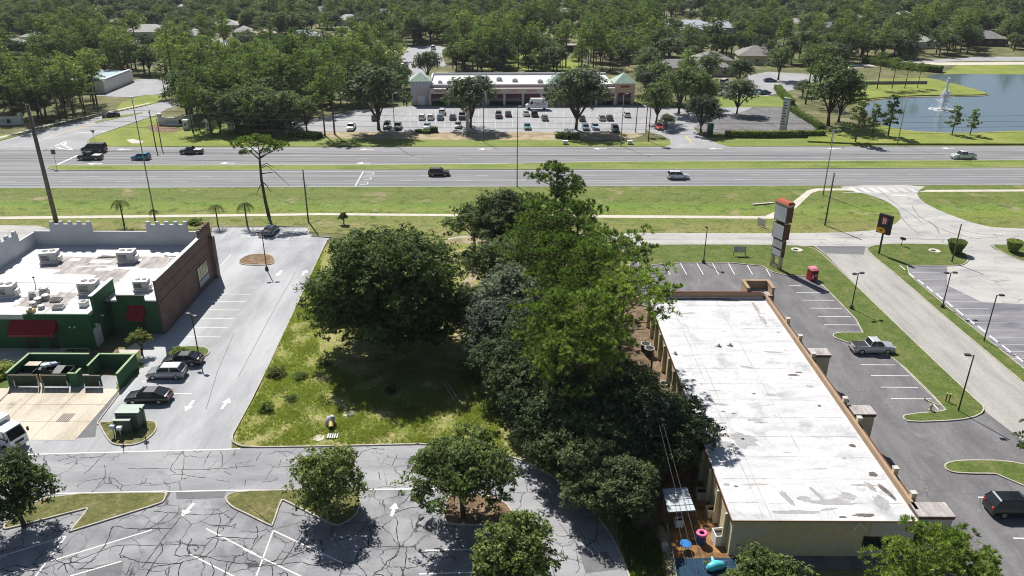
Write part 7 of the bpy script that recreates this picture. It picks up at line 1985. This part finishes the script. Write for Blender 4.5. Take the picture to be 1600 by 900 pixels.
for x, y, lb in ((1477, 628, 'left'), (1482, 629, 'right')):
    p = G(x, y); t = empty('standpipe', (p.x, p.y, .1), 0, 'brown standpipe by the lawn lamp at the plaza drive, the %s one' % lb, 'pipe', 'standpipes on the plaza lawn')
    MB().cyl(0, 0, 0, 1.0, .07, 8).build('pipe', M['pole'], t); MB().cyl(0, 0, 1.0, 1.08, .11, 8).build('cap', M['cream'], t)
p = G(1456, 630); t = empty('parking_block', (p.x, p.y, .02), -.9, 'loose pale post lying at the end of the plaza bays', 'post'); MB().frustum(-.8, -.09, 0, .8, .09, .14, .03).build('block', M['cream'], t); MB().cyl(-.85, 0, 0, .5, .07, 8).build('stub', M['cream'], t)
# things in the clearing
p = G(518, 666); t = empty('covered_hydrant', (p.x, p.y, .05), .2, 'wrapped valve with yellow snout standing in the clearing', 'valve')
rg = np.random.default_rng(2)
wm = plain('grey_tarp', (.42, .43, .46), .7, var=.3)
vv = MB()
for k in range(7): vv.tube([(rg.uniform(-.35, .35), rg.uniform(0, .5), .1), (rg.uniform(-.3, .3), rg.uniform(.1, .5), rg.uniform(.7, 1.1))], [rg.uniform(.25, .4), rg.uniform(.15, .3)], 7)
vv.build('wrap', wm, t, smooth=True); MB().tube([(0, -.1, .55), (0, -.75, .3)], [.24, .26], 12).build('snout', plain('yellow_snout', (.62, .45, .12), .5), t); MB().tube([(0, -.75, .3), (0, -.85, .26)], [.28, .28], 12).build('flange', M['plastic'], t)
p = G(545, 647.5); t = MB().cyl(p.x, p.y, .02, .1, .62, 18).build('manhole_cover', M['concrete']); tag(t, 'round pale manhole cover in the clearing right of the wrapped valve', 'manhole')
p = G(498, 685); t = MB().cyl(p.x, p.y, .02, .08, .62, 9).build('manhole_cover', M['concrete']); tag(t, 'broken pale slab in the grass left of the white grate', 'slab')
p = G(520, 682.5); t = empty('curb_grate', (p.x, p.y, .03), .05, 'white slotted grate with dark gaps at the clearing edge', 'grate')
MB().box(-.6, -.45, 0, .6, .45, .08).build('frame', M['dark'], t)
for k in range(5): MB().box(-.55 + k * .24, -.42, .08, -.42 + k * .24, .42, .13).build('bar', M['paint'], t)
for a, b, lb in (((691, 596), (711, 629), 'left'), ((697, 597), (719, 630), 'right')):
    A, B_ = G(*a), G(*b); o = MB().tube([(A.x, A.y, .16), (B_.x, B_.y, .12)], .09, 7).build('fallen_pole', M['tan']); tag(o, 'pale pole lying in the clearing, the %s of two' % lb, 'pole', 'pale poles lying in the clearing')
rg = random.Random(9)
p = G(612, 613); t = empty('tree_stump', (p.x, p.y, .03), 0, 'dark charred stump in the middle of the clearing', 'stump')
st_ = MB()
for k in range(9): a = rg.uniform(0, 6.28); st_.tube([(math.cos(a) * .3, math.sin(a) * .3, 0), (math.cos(a) * .5, math.sin(a) * .5, rg.uniform(.5, 1.0))], [.22, .08], 5)
st_.build('roots', M['plastic'], t)
# wooden stakes along the ring road bend
for k, (x, y) in enumerate(((904, 768), (925, 790), (939, 800), (953, 825), (962, 842), (970, 848), (978, 865), (986, 888))):
    p = G(x, y); t = MB().tube([(p.x, p.y, 0), (p.x + .03, p.y, 1.0)], [.06, .05], 5).build('wooden_stake', M['pole'])
    tag(t, 'short wooden stake along the ring road bend, %s from the top' % ('first', 'second', 'third', 'fourth', 'fifth', 'sixth', 'seventh', 'eighth')[k], 'stake', 'stakes along the ring road bend')

# ------------------------------------------------------------------ back yard beside the plaza building
yard = S('yard_deck', [(1040, 715), (1092, 715), (1118, 770), (1143, 872), (1050, 876), (1040, 830), (1028, 760)], ground('yard_mulch', [(.3, (.10, .055, .025)), (.5, (.22, .12, .05)), (.75, (.38, .22, .09))], .8, (4, .35)), .045)
S('yard_gravel', [(1028, 820), (1046, 830), (1055, 900), (1050, 960), (1030, 940), (1034, 880)], M['sandy'], .044)
S('play_mat', [(1053, 873.5), (1150, 872), (1150, 985), (1075, 985)], ground('blue_mat', [(.3, (.012, .03, .06)), (.7, (.02, .055, .10))], .8, (4, .3)), .06)
C_ = empty('canopy', (0, 0, 0), 0, 'flat canopy with four translucent roof panels over the yard', 'canopy')
c0, c1, c2, c3 = G(1035, 764, 2.3), G(1073, 761, 2.3), G(1087, 798, 2.3), G(1044, 801, 2.3)
pm_ = plain('polycarbonate', (.46, .50, .52), .35, var=.25, scale=2)
for k in range(4):
    a, b = c0.lerp(c3, k / 4 + .01), c1.lerp(c2, k / 4 + .01); c, d = c1.lerp(c2, (k + 1) / 4 - .02), c0.lerp(c3, (k + 1) / 4 - .02)
    MB().prism([a, b, c, d], 2.28, 2.32).build('roof_panel', pm_, C_)
for k in range(5): MB().tube([c0.lerp(c3, k / 4) - Vector((0, 0, .06)), c1.lerp(c2, k / 4) - Vector((0, 0, .06))], .05, 4).build('rafter', M['darkpole'], C_)
for c in (c0, c1, c2, c3): MB().cyl(c.x, c.y, .04, 2.25, .06, 6).build('post', M['darkpole'], C_)
def tub(px, py, w_, d_, h_, ang, label, m, cat='planter', inner='dark', name='planter_box'):
    p = G(px, py); t = empty(name, (p.x, p.y, .05), ang, label, cat)
    MB().box(-w_ / 2, -d_ / 2, 0, w_ / 2, -d_ / 2 + .08, h_).box(-w_ / 2, d_ / 2 - .08, 0, w_ / 2, d_ / 2, h_).box(-w_ / 2, -d_ / 2 + .08, 0, -w_ / 2 + .08, d_ / 2 - .08, h_).box(w_ / 2 - .08, -d_ / 2 + .08, 0, w_ / 2, d_ / 2 - .08, h_).build('box', m, t)
    MB().box(-w_ / 2 + .081, -d_ / 2 + .081, 0, w_ / 2 - .081, d_ / 2 - .081, h_ * .75).build('filling', M[inner], t)
    return t
tub(1097, 777, 1.2, .9, .8, 0, 'grey planter box against the yard wall behind the canopy', M['greymetal'])
tub(1111, 806, .95, .8, .85, .1, 'beige toy kitchen box beside the yard wall', M['cream'], 'toy')
tub(1123, 847, 1.1, 1.1, 1.1, .1, 'white air unit with dark top beside the yard steps', M['whiteplastic'], 'air conditioner', 'fan', 'condenser')
tub(1060, 822, .7, .55, .8, .1, 'white plastic chair-like box under the canopy edge', M['whiteplastic'], 'box', name='plastic_box')
p = G(1095, 848); t = empty('toy_float', (p.x, p.y, .06), 0, 'pink round float on a blue tub in the yard', 'float')
tor = bmesh.new(); bmesh.ops.create_circle(tor, cap_ends=False, radius=.1, segments=8); tor.free()
mb = MB()
for i in range(18):
    for j in range(8):
        a, c = 2 * PI * i / 18, 2 * PI * j / 8
        mb.v.append(((.36 + .15 * math.cos(c)) * math.cos(a), (.36 + .15 * math.cos(c)) * math.sin(a), 1.0 + .13 * math.sin(c)))
for i in range(18):
    for j in range(8): mb.f.append([i * 8 + j, ((i + 1) % 18) * 8 + j, ((i + 1) % 18) * 8 + (j + 1) % 8, i * 8 + (j + 1) % 8])
mb.build('ring', plain('pink_vinyl', (.75, .16, .32), .35), t, smooth=True)
MB().cyl(0, 0, 0, .85, .42, 14).build('tub', plain('blue_tub', (.03, .05, .22), .5), t)
p = G(1070, 859); t = empty('toy_table', (p.x, p.y, .05), 0, 'small round blue table standing at the mat edge', 'table')
MB().cyl(0, 0, .62, .68, .5, 16).build('top', plain('blue_plastic', (.02, .16, .45), .4), t)
for k in range(4): MB().cyl(.3 * math.cos(k * PI / 2), .3 * math.sin(k * PI / 2), 0, .62, .03, 6).build('leg', M['whiteplastic'], t)
flagc = [(.75, .62, .08), (.7, .08, .12), (.08, .55, .5), (.75, .25, .2), (.6, .1, .35), (.1, .3, .65)]
bt = empty('bunting', (0, 0, 0), 0, 'row of coloured flags strung above the blue mat', 'bunting')
for k, c in enumerate(flagc):
    p = G(1102 + k * 5.6, 879, .5)
    MB().box(p.x - .16, p.y - .02, .32, p.x + .16, p.y + .02, .66).build('flag', plain('flag_cloth', c, .7), bt)
A, B_ = G(1098, 877, .7), G(1140, 875, .7); MB().tube([A, B_], .015, 4).build('string', M['whiteplastic'], bt)
p = G(1118, 890); t = empty('inflatable', (p.x, p.y, .08), .3, 'aqua inflatable toy lying on the blue mat', 'inflatable')
MB().tube([(-.9, 0, .2), (-.6, 0, .3), (0, .1, .33), (.6, 0, .28), (.95, 0, .15)], [.12, .36, .42, .34, .08], 12).build('body', plain('aqua_vinyl', (.10, .52, .58), .3), t, smooth=True); MB().tube([(0, .3, .3), (.1, .9, .5)], [.22, .08], 8).build('fin', plain('aqua_vinyl2', (.14, .58, .62), .3), t, smooth=True)
for x, y, lb in ((1008, 549, 'rear'), (1014, 556, 'front')):
    p = G(x, y); t = empty('round_bin', (p.x, p.y, .04), 0, 'black round bin with pale rim beside the plaza side wall, the %s one' % lb, 'bin', 'black round bins by the plaza wall')
    MB().tube([(0, 0, 0), (0, 0, 1.1)], [.5, .62], 14).build('barrel', M['plastic'], t); MB().tube([(0, 0, 1.06), (0, 0, 1.12)], [.66, .66], 14).build('rim', M['greymetal'], t); MB().cyl(0, 0, 1.12, 1.13, .55, 14).build('mouth', M['dark'], t)
p = G(1037, 602); t = empty('basin', (p.x, p.y, .04), 0, 'white basin beneath the plaza side wall', 'basin'); MB().tube([(0, 0, 0), (0, 0, .3)], [.35, .5], 12).build('bowl', M['whiteplastic'], t); MB().cyl(0, 0, .27, .305, .42, 12).build('water', M['glass'], t)
fen = empty('yard_fence', (0, 0, 0), 0, 'low dark wire fence between the yard and the grass strip', 'fence')
fp = gp([(1028, 745), (1034, 790), (1040, 830), (1048, 872), (1058, 930)])
for p in fp: MB().cyl(p.x, p.y, 0, 1.3, .04, 6).build('post', M['darkpole'], fen)
for a, b in zip(fp[:-1], fp[1:]):
    for z in (.3, .75, 1.2): MB().tube([(a.x, a.y, z), (b.x, b.y, z)], .015, 4).build('wire', M['steel'], fen)
st2 = empty('metal_can', G(1038, 861), 0, 'grey metal can beside the grass strip and yard', 'bin'); MB().tube([(0, 0, 0), (0, 0, .8)], [.24, .28], 12).build('can', M['greymetal'], st2); MB().tube([(0, 0, .8), (0, 0, .9)], [.3, .1], 12).build('lid', M['greymetal'], st2)
rl = empty('stair_rail', (19.0, 51.2, 0), 0, 'dark metal stair rail at the front corner of the plaza building', 'handrail')
MB().tube([(0, 0, 1.9), (1.6, 0, 1.1), (2.8, 0, 1.1)], .035, 6).build('rail', M['darkpole'], rl)
for x, z in ((.6, 1.6), (1.6, 1.1), (2.8, 1.1)): MB().cyl(x, 0, 0, z, .03, 6).build('post', M['darkpole'], rl)

# mall pylon, bank sign, green box, far verge boxes
p = G(731, 204); t = empty('mall_pylon', (p.x, p.y, .03), 0, 'slim pink pylon with white lamp top before the mall', 'sign')
MB().box(-.5, -.35, 0, .5, .35, 9.6).build('shaft', M['pink'], t); MB().box(-.65, -.5, 9.6, .65, .5, 10.5).build('top', M['offwhite'], t)
p = G(1223, 206); t = empty('bank_sign', (p.x, p.y, .03), R(-50), 'tall narrow white sign with dark text rows beside the bank lot', 'sign')
MB().box(-.9, -.4, 0, .9, .4, 8.8).build('cabinet', M['greymetal'], t); MB().box(-.95, -.45, 8.8, .95, .45, 9.2).build('cap', M['verdigris'], t)
for s in (-1, 1):
    MB().box(-.8, s * .42 - .015, 1.6, .8, s * .42 + .015, 8.5).build('face', M['offwhite'], t)
    for k in range(9): MB().box(-.6, s * .445 - .01, 2.0 + k * .72, .6 - .2 * (k % 3), s * .445 + .01, 2.3 + k * .72).build('text_row', M['darkpole'], t)
p = G(1109, 209); t = empty('green_box', (p.x, p.y, .03), .1, 'dark green utility box in the tree shade at the mall entry', 'utility box'); MB().box(-.7, -.6, 0, .7, .6, 2.6).build('cabinet', plain('green_box_paint', (.01, .10, .05), .5), t, bevel=.05); MB().box(-.75, -.65, 2.6, .75, .65, 2.72).build('lid', M['cabinet'], t)
for x, lb in ((883, 'left'), (984, 'right')):
    p = G(x, 225); t = empty('verge_box', (p.x, p.y, .03), 0, 'small white box on the far verge, the %s one' % lb, 'utility box', 'white boxes on the far verge'); MB().box(-.6, -.5, 0, .6, .5, .8).build('box', M['whiteplastic'], t, bevel=.05); MB().box(-.65, -.55, .8, .65, .55, .88).build('lid', M['whiteplastic'], t)
p = G(1605, 190); 
# fountain on the pond
p = G(1472, 171.5); FO = empty('fountain', (p.x, p.y, .03), 0, 'tall white water fountain spraying in the pond', 'fountain')
def spray(n, seed, vr, h, spread):
    rng = np.random.default_rng(seed)
    a = rng.uniform(0, 6.28, n); s = rng.uniform(0, 1, n); rr_ = np.abs(rng.normal(size=n)) * spread
    z = h * (1 - (1 - 2 * s) ** 2) * rng.uniform(.85, 1.0, n)
    out = rr_ * s * 1.5
    cen = np.stack([np.cos(a) * out, np.sin(a) * out, z], 1)
    return cen, rng.normal(size=(n, 3))
fw = plain('spray_water', (.82, .86, .88), .3)
for nm, n, h, sp_, sz in (('jet', 2600, 9.8, .26, .14), ('plume', 4200, 5.8, .85, .13), ('side_spray', 1800, 3.2, 1.7, .11)):
    c, nn = spray(n, n, 0, h, sp_)
    link(nm, card_mesh(nm, c, nn, sz, .6, n), fw, FO)
rg = np.random.default_rng(4); a = rg.uniform(0, 6.28, 900); q = rg.uniform(0, 1, 900) ** .5 * 3.4
link('foam', card_mesh('foam', np.stack([np.cos(a) * q * 1.25, np.sin(a) * q, .03 + rg.uniform(0, .1, 900)], 1), np.tile([0, 0, 1.0], (900, 1)) + rg.normal(size=(900, 3)) * .3, .2, .7, 5), fw, FO)
# ------------------------------------------------------------------ the air
hz = MB().box(-720, -60, -1.0, 760, 900, 52.0).build('haze', None)
hm = bpy.data.materials.new('haze_air'); hm.use_nodes = True
hn_ = hm.node_tree.nodes; hn_.clear()
ho = hn_.new('ShaderNodeOutputMaterial'); hv = hn_.new('ShaderNodeVolumePrincipled')
hv.inputs['Color'].default_value = (.80, .87, .95, 1); hv.inputs['Density'].default_value = .00007; hv.inputs['Anisotropy'].default_value = .2
hm.node_tree.links.new(hv.outputs[0], ho.inputs['Volume'])
hz.data.materials.append(hm)
hz['kind'] = 'stuff'
scene.cycles.volume_bounces = 0
